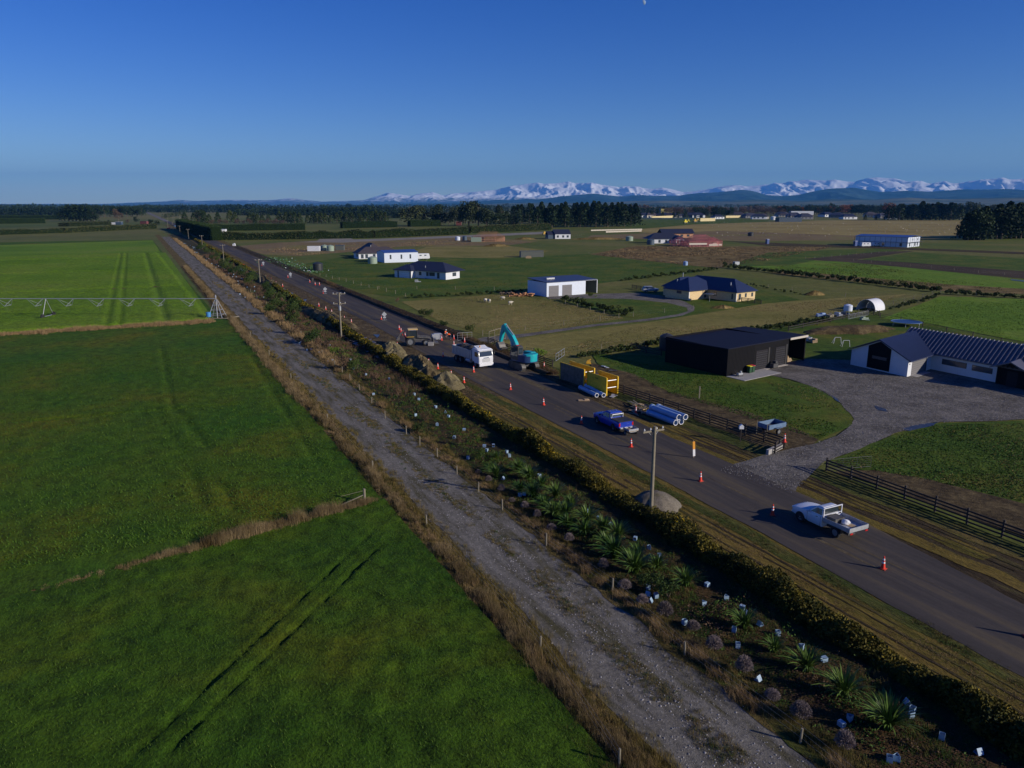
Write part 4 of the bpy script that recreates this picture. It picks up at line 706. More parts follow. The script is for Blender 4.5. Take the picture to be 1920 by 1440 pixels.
for i, (a, b_, w, h, lb) in enumerate([((566, 578), (668, 622), 2.8, 1.5, 'long brown spoil bank by the road beside the second power pole'), ((468, 508), (524, 543), 2.6, 1.4, 'far brown spoil bank beside the dull cone row')]):
    A0 = at(*a); B0 = at(*b_); c = (A0 + B0) / 2; d = B0 - A0; heap('spoil_bank', lb, (c.x, c.y, 0.05), d.length / 2, w, h, 'spoil', rz=math.atan2(d.y, d.x), seed=20 + i, rough=0.2, sharp=2.5)
p = at(1590, 622); heap('soil_mound', 'low brown soil mound on the lawn behind the black shed', (p.x, p.y, 0.05), 9.5, 3.2, 1.1, 'churned_soil', rz=R(15), seed=31, sharp=3)
p = at(1528, 553); heap('compost_heap', 'dark heap of cuttings on the grass right of the cream house', (p.x, p.y, 0.05), 3.2, 1.6, 1.2, 'scrub_field', rz=R(10), seed=33)
p = at(1355, 578); heap('garden_heap', 'low heap of garden rubbish on the lawn before the cream house', (p.x, p.y, 0.05), 2.8, 1.4, 0.8, 'scrub_field', rz=R(5), seed=35)
for i, (x, y, r, lb) in enumerate([(930, 462, 8, 'dark rough mound left of the long grey container'), (1120, 449, 22, 'long dark brush pile in front of the pine block'), (985, 449, 9, 'dark mound before the small white gabled house')]): p = at(x, y); heap('brush_pile', lb, (p.x, p.y, 0.02), r, 2.5, 1.6, 'scrub_field', seed=40 + i, rough=0.3)
# berm added so its shade stands in for the dark trench; broken asphalt
A_ = []; ss = np.arange(92, 214, 1.0); prof = [(-0.55, 0), (-0.2, 0.38), (0.15, 0.45), (0.7, 0.0)]; V = []
for s in ss:
    h = 0.8 + 0.5 * float(fbm(s * 0.5, 2, 3)); V += [(s, -(51.6 + q[0] * 1.2), 0.05 + q[1] * h) for q in prof]
o = npmesh('shade_berm', V, [(i * 4 + j, (i + 1) * 4 + j, (i + 1) * 4 + j + 1, i * 4 + j + 1) for i in range(len(ss) - 1) for j in range(3)], MATS['dark_soil']); o.rotation_euler = (0, 0, AR); tag(o, kind='structure')
b = MB(); rg = random.Random(5)
for i in range(70):
    x = rg.uniform(640, 712); y = 604 + (x - 640) * 0.55 + rg.uniform(6, 30); p = at(x, y); s = rg.uniform(0.35, 1.0)
    b.box((p.x, p.y, 0.16 + rg.uniform(0, 0.25)), (s, s * rg.uniform(0.5, 0.9), 0.07), rz=rg.uniform(0, 3), rx=rg.uniform(-0.35, 0.35), ry=rg.uniform(-0.3, 0.3))
mat('broken_seal', (0.11, 0.10, 0.115), rough=0.35, var=0.25, scale=2); tag(b.build('broken_asphalt', MATS['broken_seal']), kind='stuff')
rough('rank_growth', 92, 260, 1700, 52.0, 53.8, 0.6, 'red_brown_leaf', nb=26, spread=0.35); rough('rank_growth', 92, 300, 900, 52.0, 54.2, 0.5, 'olive_grass_leaf', nb=24, spread=0.35)

# post and rail fences
def rail_fence(label, a, b_, rails=(0.25, 0.55, 0.85, 1.12), h=1.25, sp=2.5, m='dark_timber', name='rail_fence', pw=0.13, rw=0.13, cap=95):
    a = Vector(a); b_ = Vector(b_); L_ = (b_ - a).length; n = min(cap, max(2, int(L_ / sp) + 1)); d = (b_ - a).normalized(); ang = math.atan2(d.y, d.x); e = thing(name, label, 'fence', a, ang)
    p0 = None
    for i in range(n):
        x = L_ * i / (n - 1); hh = h * (1 + 0.05 * math.sin(i * 2.7)); b = MB().box((0, 0, hh / 2 - 0.1), (pw, pw, hh + 0.2)) if p0 is None else None
        if p0 is None: p0 = b.build('post', MATS[m], e); p0.location = (x, 0, 0)
        else: c = clone(p0, parent=e); c.location = (x, 0.02 * math.sin(i * 1.9), 0.04 * math.sin(i * 3.3)); c.rotation_euler = (0.02 * math.sin(i * 4), 0.02 * math.cos(i * 3), 0)
    for z in rails: MB().box((L_ / 2, -pw / 2 - 0.025, z), (L_, 0.045, rw)).build('rail', MATS[m], e)
    return e
rail_fence('dark post and rail fence along the right of the road nearest the camera', at(1549, 884), sv(6, 55.8), h=1.35)
rail_fence('dark post and rail fence from the drive past the stacked pipes', at(1470, 842), at(1146, 733), h=1.3)
rail_fence('short end panel of rail fence at the gravel drive', at(1470, 842), at(1452, 852), h=1.3, sp=1.4)
rail_fence('dark rail fence behind the excavator up to the wire gate', at(1036, 690), at(915, 645), h=1.3)
rail_fence('rail fence from the wire gate past the far cones', at(862, 634), at(632, 541), h=1.25)
rail_fence('rail fence along the road from the far cones to the clipped hedge', at(612, 532), at(444, 463), h=1.2, sp=3)
rail_fence('dark rail fence left of the black shed', at(1183, 657), at(1240, 668), h=1.25)
rail_fence('dark rail fence along the lawn behind the black shed', at(1478, 622), at(1625, 590), rails=(0.5, 0.95), h=1.2, sp=5)
rail_fence('small rail pen in front of the cream house gable', at(1390, 566), at(1427, 571), h=1.1, sp=2)
rail_fence('dark rail fence beside the trampoline', at(1628, 588), at(1648, 593), h=1.3, sp=2)
rail_fence('dark mesh fence along the bright green field', at(1650, 596), at(1935, 657), rails=(0.2, 1.0), h=1.1, sp=6, rw=0.05)
rail_fence('dark rail fence left of the parked silver car', at(1185, 541), at(1210, 546), h=1.2, sp=2)
def wire_fence(label, a, b_, sp, h=1.1, m='weathered_wood', cap=60, r=0.07):
    a = Vector(a); b_ = Vector(b_); n = min(cap, max(2, int((b_ - a).length / sp) + 1)); return post_fence(label, [a.lerp(b_, i / (n - 1)) for i in range(n)], h, r, m, wires=2, name='wire_fence')
for a, b_, sp, lb in [((905, 630), (1300, 580), 9, 'sparse dark post fence along the lane to the cream house'), ((1000, 672), (1240, 640), 12, 'post and wire fence at the foot of the tan paddock'), ((640, 541), (1000, 545), 10, 'post fence across the front of the navy roofed house paddock'), ((600, 517), (760, 556), 6, 'pale post fence by the dark tank'), ((1060, 570), (1160, 597), 6, 'post fence below the row of bushes by the blue roofed shed'),
                  ((1104, 476), (1345, 503), 12, 'post and wire fence between mown paddock and brown scrub'), ((1352, 500), (1763, 546), 9, 'long post fence beside the dark row of shrubs'), ((1763, 552), (1935, 560), 4, 'post fence along the top of the bright green field'), ((1560, 600), (1763, 550), 7, 'wire fence running up beside the arched shelter'), ((1440, 540), (1700, 570), 8, 'thin wire fence across the grass right of the cream house'),
                  ((1510, 486), (1700, 471), 7, 'pale post fence above the dark soil strip'), ((1600, 490), (1935, 521), 9, 'pale post fence below the dark soil strip'), ((690, 478), (800, 492), 8, 'low pale fence by the long white shed'), ((1025, 448), (1095, 441), 5, 'pale yard fence beside the small gabled house')]:
    wire_fence(lb, at(*a), at(*b_), sp)
def gate(label, a, b_, h, m='galvanised', bars=5, z0=0.2, r=0.022):
    a = Vector(a); b_ = Vector(b_); L_ = (b_ - a).length; e = thing('farm_gate', label, 'gate', a, math.atan2((b_ - a).y, (b_ - a).x)); b = MB(); r2 = r
    for p, q in (((0, 0, z0), (L_, 0, z0)), ((0, 0, h), (L_, 0, h)), ((0, 0, z0), (0, 0, h)), ((L_, 0, z0), (L_, 0, h)), ((L_ / 3, 0, z0), (L_ / 3, 0, h)), ((2 * L_ / 3, 0, z0), (2 * L_ / 3, 0, h))): b.tube(p, q, r2, r2, 6)
    b.build('frame', MATS[m], e); b = MB()
    for k in range(1, bars): z = z0 + (h - z0) * k / bars; b.tube((0, 0, z), (L_, 0, z), r * 0.5, r * 0.5, 5)
    b.build('bar', MATS[m], e); return e
gate('open galvanised farm gate at the near gravel drive', at(1552, 885), at(1632, 878), 1.2, m='dark_metal', r=.018)
gate('leaning steel gate on the lawn behind the black shed', at(1590, 600), at(1628, 592), 1.1)
gate('grey wire gate across the lane behind the truck', at(858, 640), at(885, 638), 1.5, bars=3)
gate('timber framed gateway left of the excavator boom', at(917, 646), at(948, 636), 2.3, m='weathered_wood', bars=2, r=0.05)
gate('wire gate between rail fences behind the yellow trench shield', at(1042, 679), at(1058, 668), 1.3, bars=2, r=0.035)

# vehicles -------------------------------------------------------------
def wheel(par, x, y, r, w, z=None, dual=False):
    s = 1 if y > 0 else -1; z = r if z is None else z; e = None
    t = MB(); n = 24; prof = [(r * 0.62, -w / 2), (r * 0.93, -w / 2), (r, -w * 0.32), (r, w * 0.32), (r * 0.93, w / 2), (r * 0.62, w / 2)]
    rings = [[(math.cos(2 * PI * i / n) * p[0], p[1], math.sin(2 * PI * i / n) * p[0]) for i in range(n)] for p in prof]; t.loft(rings, cap=False)
    o = t.build('wheel', MATS['tyre'], par, smooth=True); o.location = (x, y, z)
    q = MB().tube((0, s * w * 0.15, 0), (0, s * w * 0.30, 0), r * 0.63, r * 0.63, 20).tube((0, s * w * 0.3, 0), (0, s * w * 0.42, 0), r * 0.16, r * 0.14, 10)
    for k in range(6): a = k * PI / 3; q.box((math.cos(a) * r * 0.38, s * w * 0.33, math.sin(a) * r * 0.38), (r * 0.42, w * 0.1, r * 0.12), ry=-a)
    q.build('rim', MATS['rim'], o); return o
def ring(x, w, z0, zb, zt, k=0.5): return [(x, -w * .9, z0), (x, -w, z0 + .14), (x, -w, zb - .14), (x, -w * .94, zb - 0.02), (x, -w * k, zt), (x, w * k, zt), (x, w * .94, zb - 0.02), (x, w, zb - .14), (x, w, z0 + .14), (x, w * .9, z0)]
def quadp(b, pts, th, nrm): 
    v = [Vector(p) for p in pts]; n = Vector(nrm).normalized(); return b.add([p - n * 0.01 for p in v] + [p + n * th for p in v], [(0, 1, 2, 3), (7, 6, 5, 4)] + [(i, (i + 1) % 4, 4 + (i + 1) % 4, 4 + i) for i in range(4)])
def ute(label, loc, rz, paint, cab0, sc=1.05, name='ute', front=2.55, tub=None):
    """cab0: x of the rear of the cab"""
    e = thing(name, label, 'ute', loc, rz, sc=sc); P_ = MATS[paint]; rear = -2.5 if tub else cab0
    st = [ring(front, 0.62, .48, .86, .90), ring(front - .08, 0.80, .40, .94, .98), ring(front - .35, .88, .38, 1.0, 1.05), ring(1.75, .91, .42, 1.06, 1.12), ring(1.25, .92, .36, 1.09, 1.17), ring(0.9, .92, .30, 1.11, 1.17), ring(cab0, .92, .30, 1.11, 1.15)]
    if tub: st += [ring(cab0 - .03, .92, .32, 1.10, 1.11), ring(-1.9, .92, .42, 1.10, 1.11), ring(-2.42, .90, .45, 1.09, 1.10), ring(-2.5, .86, .50, 1.05, 1.06)]
    MB().loft(st).build('body', P_, e, smooth=True)
    r0, r1 = 1.02, cab0; t0, t1 = 0.38, cab0 + 0.10; b = MB()
    lo = [(r0, -.86, 1.10), (r0, .86, 1.10), (r1, .86, 1.10), (r1, -.86, 1.10)]; mi = [(t0 + .05, -.70, 1.62), (t0 + .05, .70, 1.62), (t1, .72, 1.64), (t1, -.72, 1.64)]; hi = [(t0 - .1, -.60, 1.70), (t0 - .1, .60, 1.70), (t1 + .08, .62, 1.71), (t1 + .08, -.62, 1.71)]
    b.loft([lo, mi, hi]); b.build('cabin', P_, e, smooth=True); L3 = lambda a, c, t: tuple(a[i] + (c[i] - a[i]) * t for i in range(3))
    g = MB(); quadp(g, [L3(lo[0], mi[0], .1), L3(lo[1], mi[1], .1), L3(lo[1], mi[1], .94), L3(lo[0], mi[0], .94)], 0.012, (0.6, 0, 0.75)); g.build('windscreen', MATS['glass'], e)
    g = MB(); quadp(g, [L3(lo[3], mi[3], .25), L3(lo[2], mi[2], .25), L3(lo[2], mi[2], .9), L3(lo[3], mi[3], .9)], 0.012, (-1, 0, 0.1)); g.build('rear_window', MATS['glass'], e)
    for s, i0, i1 in ((-1, 0, 3), (1, 1, 2)):
        A_ = lambda u, t: L3(L3(lo[i0], lo[i1], u), L3(mi[i0], mi[i1], u), t); n = (0, s, 0.28)
        cuts = ((.14, .92),) if not tub else ((.12, .50), (.54, .90))
        for u0, u1 in cuts:
            g = MB(); quadp(g, [A_(u0, .14), A_(u1, .14), A_(u1 - .02, .88), A_(u0 + (.13 if u0 < .2 else .01), .88)], 0.012, n); g.build('side_window', MATS['glass'], e)
        for xd in ([cab0 + .12] if not tub else [cab0 + .15, (cab0 + 1.0) / 2]) + [1.0]: MB().box((xd, s * .922, .72), (.014, .012, .72)).build('door_gap', MATS['black_plastic'], e)
        MB().box((cab0 + .45, s * .93, .98), (.16, .03, .03)).build('door_handle', MATS['black_plastic'], e)
        MB().box((0.92, s * 1.03, 1.16), (.12, .2, .16)).build('mirror', P_ if paint == 'white_paint' else MATS['black_plastic'], e, bevel=.02)
        MB().box((front - .14, s * .70, .84), (.22, .26, .15), rz=-s * .35).build('headlight', MATS['headlamp'], e, bevel=.03)
        arch = MB(); rr = .43
        for xw in (1.62,) + ((-1.48,) if tub else ()):
            pts = [(xw + math.cos(PI * k / 12) * rr, .36 + math.sin(PI * k / 12) * rr) for k in range(13)] + [(xw - rr, .28), (xw + rr, .28)]; arch.prism([(p[0], p[1]) for p in pts], s * .915, s * .93) 
        arch.build('wheel_arch', MATS['black_plastic'], e)
        for xw in (1.62, -1.48): wheel(e, xw, s * .83, .38, .25)
    MB().box((front - .02, 0, .47), (.16, 1.5, .16)).build('bumper', P_, e, bevel=.04); MB().box((front + .005, 0, .72), (.04, .9, .2)).build('grille', MATS['black_plastic'], e, bevel=.02)
    MB().box((0, 0, .38), (4.3, .7, .16)).build('chassis', MATS['dark_metal'], e); return e
wu = ute('white single cab ute with silver flat tray parked on the road', tuple(sv(*to_sv(Vector((23.95, 52.8, 0)))[:2], 0.1)), R(116.8), 'white_paint', -0.30)
b = MB().box((-1.52, 0, .84), (2.28, 1.86, .08)); b.build('tray', MATS['alloy'], wu)
for s in (-1, 1): MB().box((-1.52, s * .945, 1.0), (2.3, .03, .27)).build('tray_side', MATS['alloy'], wu)
MB().box((-2.67, 0, 1.0), (.03, 1.9, .27)).build('tailgate', MATS['alloy'], wu); b = MB()
for s in (-.9, .9): b.box((-.42, s, 1.3), (.05, .06, .9))
b.box((-.42, 0, 1.76), (.06, 1.86, .06)).box((-.42, 0, 1.25), (.04, 1.74, .04)).box((-.42, 0, 0.98), (.03, 1.74, .22)); b.build('headboard', MATS['white_paint'], wu)
for s in (-1, 1): MB().box((-2.7, s * .75, .72), (.04, .26, .1)).build('taillight', MATS['tail_red'], wu); MB().box((-1.48, s * .86, .80), (1.0, .3, .03)).box((-2.0, s * .86, .62), (.03, .28, .34)).build('mudguard', MATS['black_plastic'], wu)
def onute(u, x, y, z): return u.matrix_basis @ Vector((x, y, z))
q = onute(wu, -.9, .25, .885); o = MB().box((0, 0, .17), (.8, .95, .34)).box((0, 0, .36), (.84, .99, .04)).build('toolbox', MATS['worn_steel'], bevel=.01); o.location = q; o.rotation_euler = wu.rotation_euler; tag(o, 'grey slatted toolbox at the front of the white ute tray', 'toolbox')
bm = bmesh.new(); bmesh.ops.create_icosphere(bm, subdivisions=3, radius=0.29)
for v in bm.verts: v.co = Vector((v.co.x * 1.1, v.co.y * 1.0, max(-0.12, v.co.z * .8))) * (1 + .14 * math.sin(v.co.x * 11 + v.co.y * 9) * math.cos(v.co.z * 13))
me = bpy.data.meshes.new('sand_bag'); bm.to_mesh(me); bm.free(); me.materials.append(MATS['bag_white']); o = link(bpy.data.objects.new('sack', me)); o.location = onute(wu, -1.55, .0, 1.01); tag(o, 'full white sack lying in the tray of the white ute', 'sack')
o = MB().box((0, 0, .01), (.7, .55, .02)).build('plywood_sheet', MATS['timber']); o.location = onute(wu, -2.1, -.1, .885); o.rotation_euler = wu.rotation_euler; tag(o, 'pale board on the tray floor of the white ute', 'board')
bu = ute('blue double cab ute with black tray cover on the road', tuple(sv(*to_sv(Vector((11.15, 79.6, 0)))[:2], 0.1)), R(116.0), 'blue_paint', -0.75, tub=True)
MB().box((-1.6, 0, 1.125), (1.66, 1.62, .05)).build('tray_cover', MATS['black_plastic'], bu, bevel=.015); b = MB().tube((-.82, -.72, 1.1), (-.95, -.66, 1.56), .035).tube((-.82, .72, 1.1), (-.95, .66, 1.56), .035).tube((-.95, -.68, 1.56), (-.95, .68, 1.56), .04); b.build('sports_bar', MATS['reflective_white'], bu, smooth=True)
for s in (-1, 1): MB().box((-2.5, s * .8, .86), (.05, .16, .34)).build('taillight', MATS['tail_red'], bu)
MB().box((-2.57, 0, .5), (.14, 1.6, .14)).build('rear_bumper', MATS['alloy'], bu, bevel=.03)
# compact trailer of tools behind the blue ute
e = thing('tool_trailer', 'small open steel trailer coupled behind the blue ute', 'trailer', tuple(onute(bu, -3.35, 0, 0))[:2] + (0.1,), R(116)); MB().box((0, 0, .52), (1.1, 1.2, .05)).build('deck', MATS['timber'], e); b = MB()
for s in (-.6, .6): b.box((0, s, .66), (1.1, .03, .22))
b.box((-.55, 0, .66), (.03, 1.2, .22)).bar((.5, 0, .48), (.86, 0, .48), .06).box((0, 0, .42), (1.0, .8, .06)); b.build('frame', MATS['alloy'], e)
for s in (-1, 1): wheel(e, 0, s * .68, .28, .16)

# tip truck, cab towards the camera
fr_ = (at(900, 694) + at(922, 690)) / 2; tr = thing('tip_truck', 'white cab over tip truck heaped with dark gravel, facing the camera', 'truck', (fr_.x + .05, fr_.y + .1, 0.1), AR + PI + R(7), sc=1.03)
# local: +x forward, origin at the front bumper
W_ = 1.22
MB().loft([[(0.0, -W_, .95), (0.0, W_, .95), (0.0, W_, 1.75), (0.0, -W_, 1.75)], [(-.02, -W_, 1.76), (-.02, W_, 1.76), (-.02, W_, 1.78), (-.02, -W_, 1.78)]]) if 0 else None
prof = [(-.02, .75), (0.02, 1.3), (-.02, 1.75), (-.22, 2.55), (-.42, 2.78), (-1.95, 2.82), (-2.0, 2.6), (-2.0, .95), (-.5, .75)]
MB().prism(prof, -W_, W_).build('cab', MATS['white_paint'], tr, bevel=.06, smooth=True)
MB().prism([(-.7, 2.75), (-1.95, 3.12), (-1.95, 2.75)], -.95, .95).build('wind_deflector', MATS['white_paint'], tr, bevel=.03)
g = MB(); quadp(g, [(-.005, -1.08, 1.78), (-.005, 1.08, 1.78), (-.175, 1.02, 2.46), (-.175, -1.02, 2.46)], .02, (1, 0, .22)); g.build('windscreen', MATS['glass'], tr)
MB().box((-.12, 0, 2.62), (.22, 2.3, .14), ry=.4).build('sun_visor', MATS['white_paint'], tr, bevel=.02)
for s in (-1, 1):
    g = MB(); quadp(g, [(-.35, s * W_, 1.72), (-1.25, s * W_, 1.72), (-1.25, s * W_, 2.4), (-.5, s * W_, 2.4)], .015, (0, s, 0)); g.build('side_window', MATS['glass'], tr)
    MB().box((-.8, s * (W_ + .005), 1.35), (1.1, .012, 1.15)).build('door', MATS['white_paint'], tr); MB().box((-.02, s * 1.38, 2.1), (.1, .2, .45)).bar((-.15, s * 1.2, 2.45), (-.02, s * 1.38, 2.35), .03).build('mirror', MATS['black_plastic'], tr)
    MB().box((.03, s * .93, .62), (.06, .32, .16)).build('headlight', MATS['headlamp'], tr, bevel=.02)
    for x, d in ((-1.25, 0), (-5.6, 1), (-6.95, 1)): wheel(tr, x, s * (1.02 if not d else .98), .5, .3 if not d else .5)
    MB().tube((-2.7, s * .95, .75), (-3.9, s * .95, .75), .3, .3, 16).build('fuel_tank', MATS['alloy'], tr, smooth=True)
MB().box((.02, 0, .58), (.2, 2.42, .42)).build('bumper', MATS['white_paint'], tr, bevel=.05)
b = MB(); [b.box((.035, 0, 1.02 + .13 * k), (.03, 1.3, .05)) for k in range(4)]; b.build('grille', MATS['rim'], tr); MB().box((.03, 0, 1.56), (.03, .9, .1)).build('name_badge', MATS['navy_paint'], tr)
MB().box((-4.6, 0, .85), (6.0, .8, .26)).build('chassis', MATS['dark_metal'], tr); b = MB()
x0, x1 = -2.25, -8.0
b.box(((x0 + x1) / 2, 0, 1.12), (x0 - x1, 2.4, .08)); [b.box(((x0 + x1) / 2, s * 1.2, 1.75), (x0 - x1, .06, 1.3)) for s in (-1, 1)]; b.box((x0, 0, 1.85), (.07, 2.44, 1.5)).box((x1, 0, 1.75), (.07, 2.44, 1.3)); b.build('tipper_body', MATS['alloy'], tr)
b = MB(); [b.box((x0 - .5 - k * .95, s * 1.25, 1.75), (.1, .06, 1.3)) for k in range(6) for s in (-1, 1)]; b.build('body_rib', MATS['alloy'], tr)
n = 26; V = []; 
for i in range(n):
    for j in range(12):
        u = i / (n - 1); w = j / 11; V.append((x0 - .06 + (x1 - x0 + .12) * u, -1.16 + 2.32 * w, 2.05 + .75 * math.sin(PI * u) * math.sin(PI * w) * (1 + .3 * math.sin(u * 9)) + .12 * float(vn(i * .9, j * .9))))
dm = ground('dark_gravel', [(0.045, 0.04, 0.036), (0.065, 0.058, 0.05), (0.10, 0.088, 0.075)], big=1, mid=4, fine=14, amt=.45, bump=.06)
o = npmesh('gravel_load', V, [(i * 12 + j, i * 12 + j + 1, (i + 1) * 12 + j + 1, (i + 1) * 12 + j) for i in range(n - 1) for j in range(11)], dm, smooth=True); o.location = tr.location; o.rotation_euler = tr.rotation_euler; o.scale = tr.scale; tag(o, 'dark gravel heaped in the body of the tip truck', 'gravel load')
MB().tube((-1.2, -.35, 2.98), (-1.2, -.35, 3.2), .1, .09, 12).build('beacon', MATS['ad_orange'], tr, smooth=True)

# excavator
ep = at(982, 691); ex = thing('excavator', 'teal and navy tracked excavator with raised arm beside the rail fence', 'excavator', (ep.x, ep.y, 0.08), R(130), sc=1.15); TH = R(-62) - R(130)
def trackset(s):
    pts = [(-1.75, .12), (-1.45, .02), (1.45, .02), (1.75, .12), (1.95, .45), (1.75, .78), (1.45, .86), (-1.45, .86), (-1.75, .78), (-1.95, .45)]; b = MB().prism(pts, s * 1.0 - .28, s * 1.0 + .28)
    for i in range(26):
        u = i / 25 * 3.3 - 1.65
        for z in (.0, .88): b.box((u, s * 1.0, z), (.06, .58, .05))
    return b
un = [trackset(s).build('track', MATS['worn_steel'], ex) for s in (-1, 1)]; un.append(MB().box((0, 0, .6), (1.9, 1.5, .4)).tube((0, 0, .75), (0, 0, 1.05), .6, .6, 20).build('undercarriage', MATS['dark_metal'], ex))
for o in un: o.rotation_euler = (0, 0, TH)
n = 14; pts = [(1.15, -1.25), (1.15, 1.25)] + [(-1.35 - .75 * math.sin(PI * k / n) ** .7, 1.25 - 2.5 * k / n) for k in range(n + 1)]
MB().prism(pts, 1.05, 1.95, axis='z').build('house', MATS['navy_paint'], ex, bevel=.04, smooth=True)
cw = [(-1.15 - .98 * math.sin(PI * (k + 2) / (n + 4)) ** .7, 1.02 - 2.04 * k / n) for k in range(n + 1)]; MB().prism(cw + [(-1.0, -1.0), (-1.0, 1.0)], 1.12, 2.12, axis='z').build('counterweight', MATS['teal_paint'], ex, bevel=.06, smooth=True)
MB().box((-.3, -.75, 2.05), (1.5, .85, .25)).build('engine_cover', MATS['teal_paint'], ex, bevel=.04)
MB().prism([(-.35, 1.9), (-.35, 2.95), (.0, 3.08), (.95, 3.02), (1.28, 2.3), (1.3, 1.5), (.9, 1.2), (-.35, 1.2)], .38, 1.28).build('cab', MATS['dark_metal'], ex, bevel=.05)
g = MB(); quadp(g, [(1.3, .46, 1.6), (1.3, 1.2, 1.6), (.98, 1.2, 2.94), (.98, .46, 2.94)], .02, (1, 0, .2)); quadp(g, [(1.15, 1.285, 1.75), (-.25, 1.285, 1.75), (-.25, 1.285, 2.85), (.85, 1.285, 2.9)], .02, (0, 1, 0)); quadp(g, [(-.36, .5, 2.05), (-.36, 1.15, 2.05), (-.36, 1.15, 2.85), (-.36, .5, 2.85)], .02, (-1, 0, 0)); g.build('cab_glass', MATS['glass'], ex)
MB().box((.3, .83, 3.1), (.2, .5, .06)).build('roof_hatch', MATS['tail_red'], ex)
def arm(path, ws, w, name, m='teal_paint'):
    """box girder through xz points with depth ws"""
    b = MB(); rings = []
    for i, (x, z) in enumerate(path):
        a = path[max(0, i - 1)]; c = path[min(len(path) - 1, i + 1)]; dx, dz = c[0] - a[0], c[1] - a[1]; l = math.hypot(dx, dz); nx, nz = -dz / l, dx / l; d = ws[i] / 2
        rings.append([(x + nx * d, -w / 2, z + nz * d), (x + nx * d, w / 2, z + nz * d), (x - nx * d, w / 2, z - nz * d), (x - nx * d, -w / 2, z - nz * d)])
    b.loft(rings); return b.build(name, MATS[m], ex, bevel=.02)
arm([(1.0, 1.5), (1.3, 2.3), (1.8, 3.0), (2.4, 3.8), (3.2, 4.45), (4.0, 4.95)], [.5, .7, .85, .78, .6, .42], .5, 'boom')
arm([(3.65, 5.3), (4.05, 4.95), (4.4, 4.0), (4.75, 2.9)], [.35, .65, .5, .34], .42, 'dipper')
b = MB().tube((1.7, .35, 1.4), (2.2, .35, 3.2), .08).tube((1.7, -.35, 1.4), (2.2, -.35, 3.2), .08).tube((2.1, 0, 4.1), (3.6, 0, 5.3), .09).tube((4.35, 0, 4.9), (5.0, 0, 3.4), .07).bar((5.0, 0, 3.4), (5.05, 0, 2.8), .08); b.build('ram', MATS['alloy'], ex)
MB().prism([(4.75, 2.9), (5.15, 2.8), (5.2, 2.45), (4.85, 1.9), (4.4, 1.75), (4.0, 1.95), (3.9, 2.15), (4.3, 2.15), (4.45, 2.5)], -.55, .55).build('bucket', MATS['worn_steel'], ex, bevel=.02)
b = MB().tube((-.6, -1.2, 2.1), (-.6, -1.2, 2.6), .05).tube((.9, -1.2, 1.95), (.9, -1.2, 2.5), .02).tube((-.2, -1.2, 1.95), (-.2, -1.2, 2.5), .02).tube((-.2, -1.2, 2.5), (.9, -1.2, 2.5), .02); b.build('handrail', MATS['dark_metal'], ex)

# backhoe loader
lp = at(780, 648); bl = thing('loader_tractor', 'dark yellow loader tractor with cream cab roof working by the trench', 'tractor', (lp.x, lp.y, 0.1), R(12), sc=1.0)
MB().prism([(-1.4, .8), (-1.4, 1.35), (.3, 1.45), (1.9, 1.4), (2.2, 1.2), (2.2, .7)], -.55, .55).build('body', MATS['worn_steel'], bl, bevel=.05); MB().box((.2, 0, .8), (3.6, 1.5, .3)).build('chassis', MATS['dark_metal'], bl)
b = MB(); [b.box((x, y, 2.05), (.1, .1, 1.4)) for x in (-1.25, .2) for y in (-.7, .7)]; b.build('cab_post', MATS['dark_metal'], bl); MB().box((-.52, 0, 2.0), (1.42, 1.36, 1.2)).build('cab_glass', MATS['glass'], bl); mat('cream_roof', (.6, .42, .16), rough=.5); MB().box((-.52, 0, 2.85), (1.75, 1.65, .18)).build('cab_roof', MATS['cream_roof'], bl, bevel=.05)
for s in (-1, 1): wheel(bl, -1.0, s * .95, .78, .45); wheel(bl, 1.7, s * .92, .55, .35); MB().box((-1.0, s * .95, 1.64), (1.3, .45, .06)).build('mudguard', MATS['machine_yellow'], bl)
b = MB(); [b.bar((0.4, s * .8, 1.5), (2.3, s * .8, 1.35), .14, .2).bar((2.3, s * .8, 1.35), (3.0, s * .8, .75), .12, .18) for s in (-1, 1)]; b.build('loader_arm', MATS['worn_steel'], bl)
MB().prism([(2.9, .35), (2.9, 1.2), (3.1, 1.2), (3.15, .55), (3.9, .4), (3.9, .33)], -1.15, 1.15).build('bucket', MATS['worn_steel'], bl)
b = MB().bar((-1.6, 0, 1.0), (-2.3, 0, 2.5), .25).bar((-2.3, 0, 2.5), (-3.0, 0, 1.5), .2); b.build('backhoe_arm', MATS['worn_steel'], bl); MB().prism([(-3.2, 1.5), (-2.8, 1.5), (-2.75, 1.1), (-3.1, .9), (-3.4, 1.1)], -.3, .3).build('backhoe_bucket', MATS['worn_steel'], bl)
o = MB().box((0, 0, .32), (.95, .8, .64)).build('concrete_block', MATS['concrete'], bevel=.03); o.location = (*at(808, 649)[:2], .1); tag(o, 'pale grey concrete block on the road by the loader', 'block')
o = MB().box((0, 0, .5), (1.9, .9, 1.0)).box((0.1, 0, 1.05), (1.4, .8, .12)).build('utility_box', MATS['alloy'], bevel=.04); o.location = (*at(819, 637)[:2], .08); o.rotation_euler = (0, 0, R(15)); tag(o, 'pale steel box beside the two workers', 'steel box')

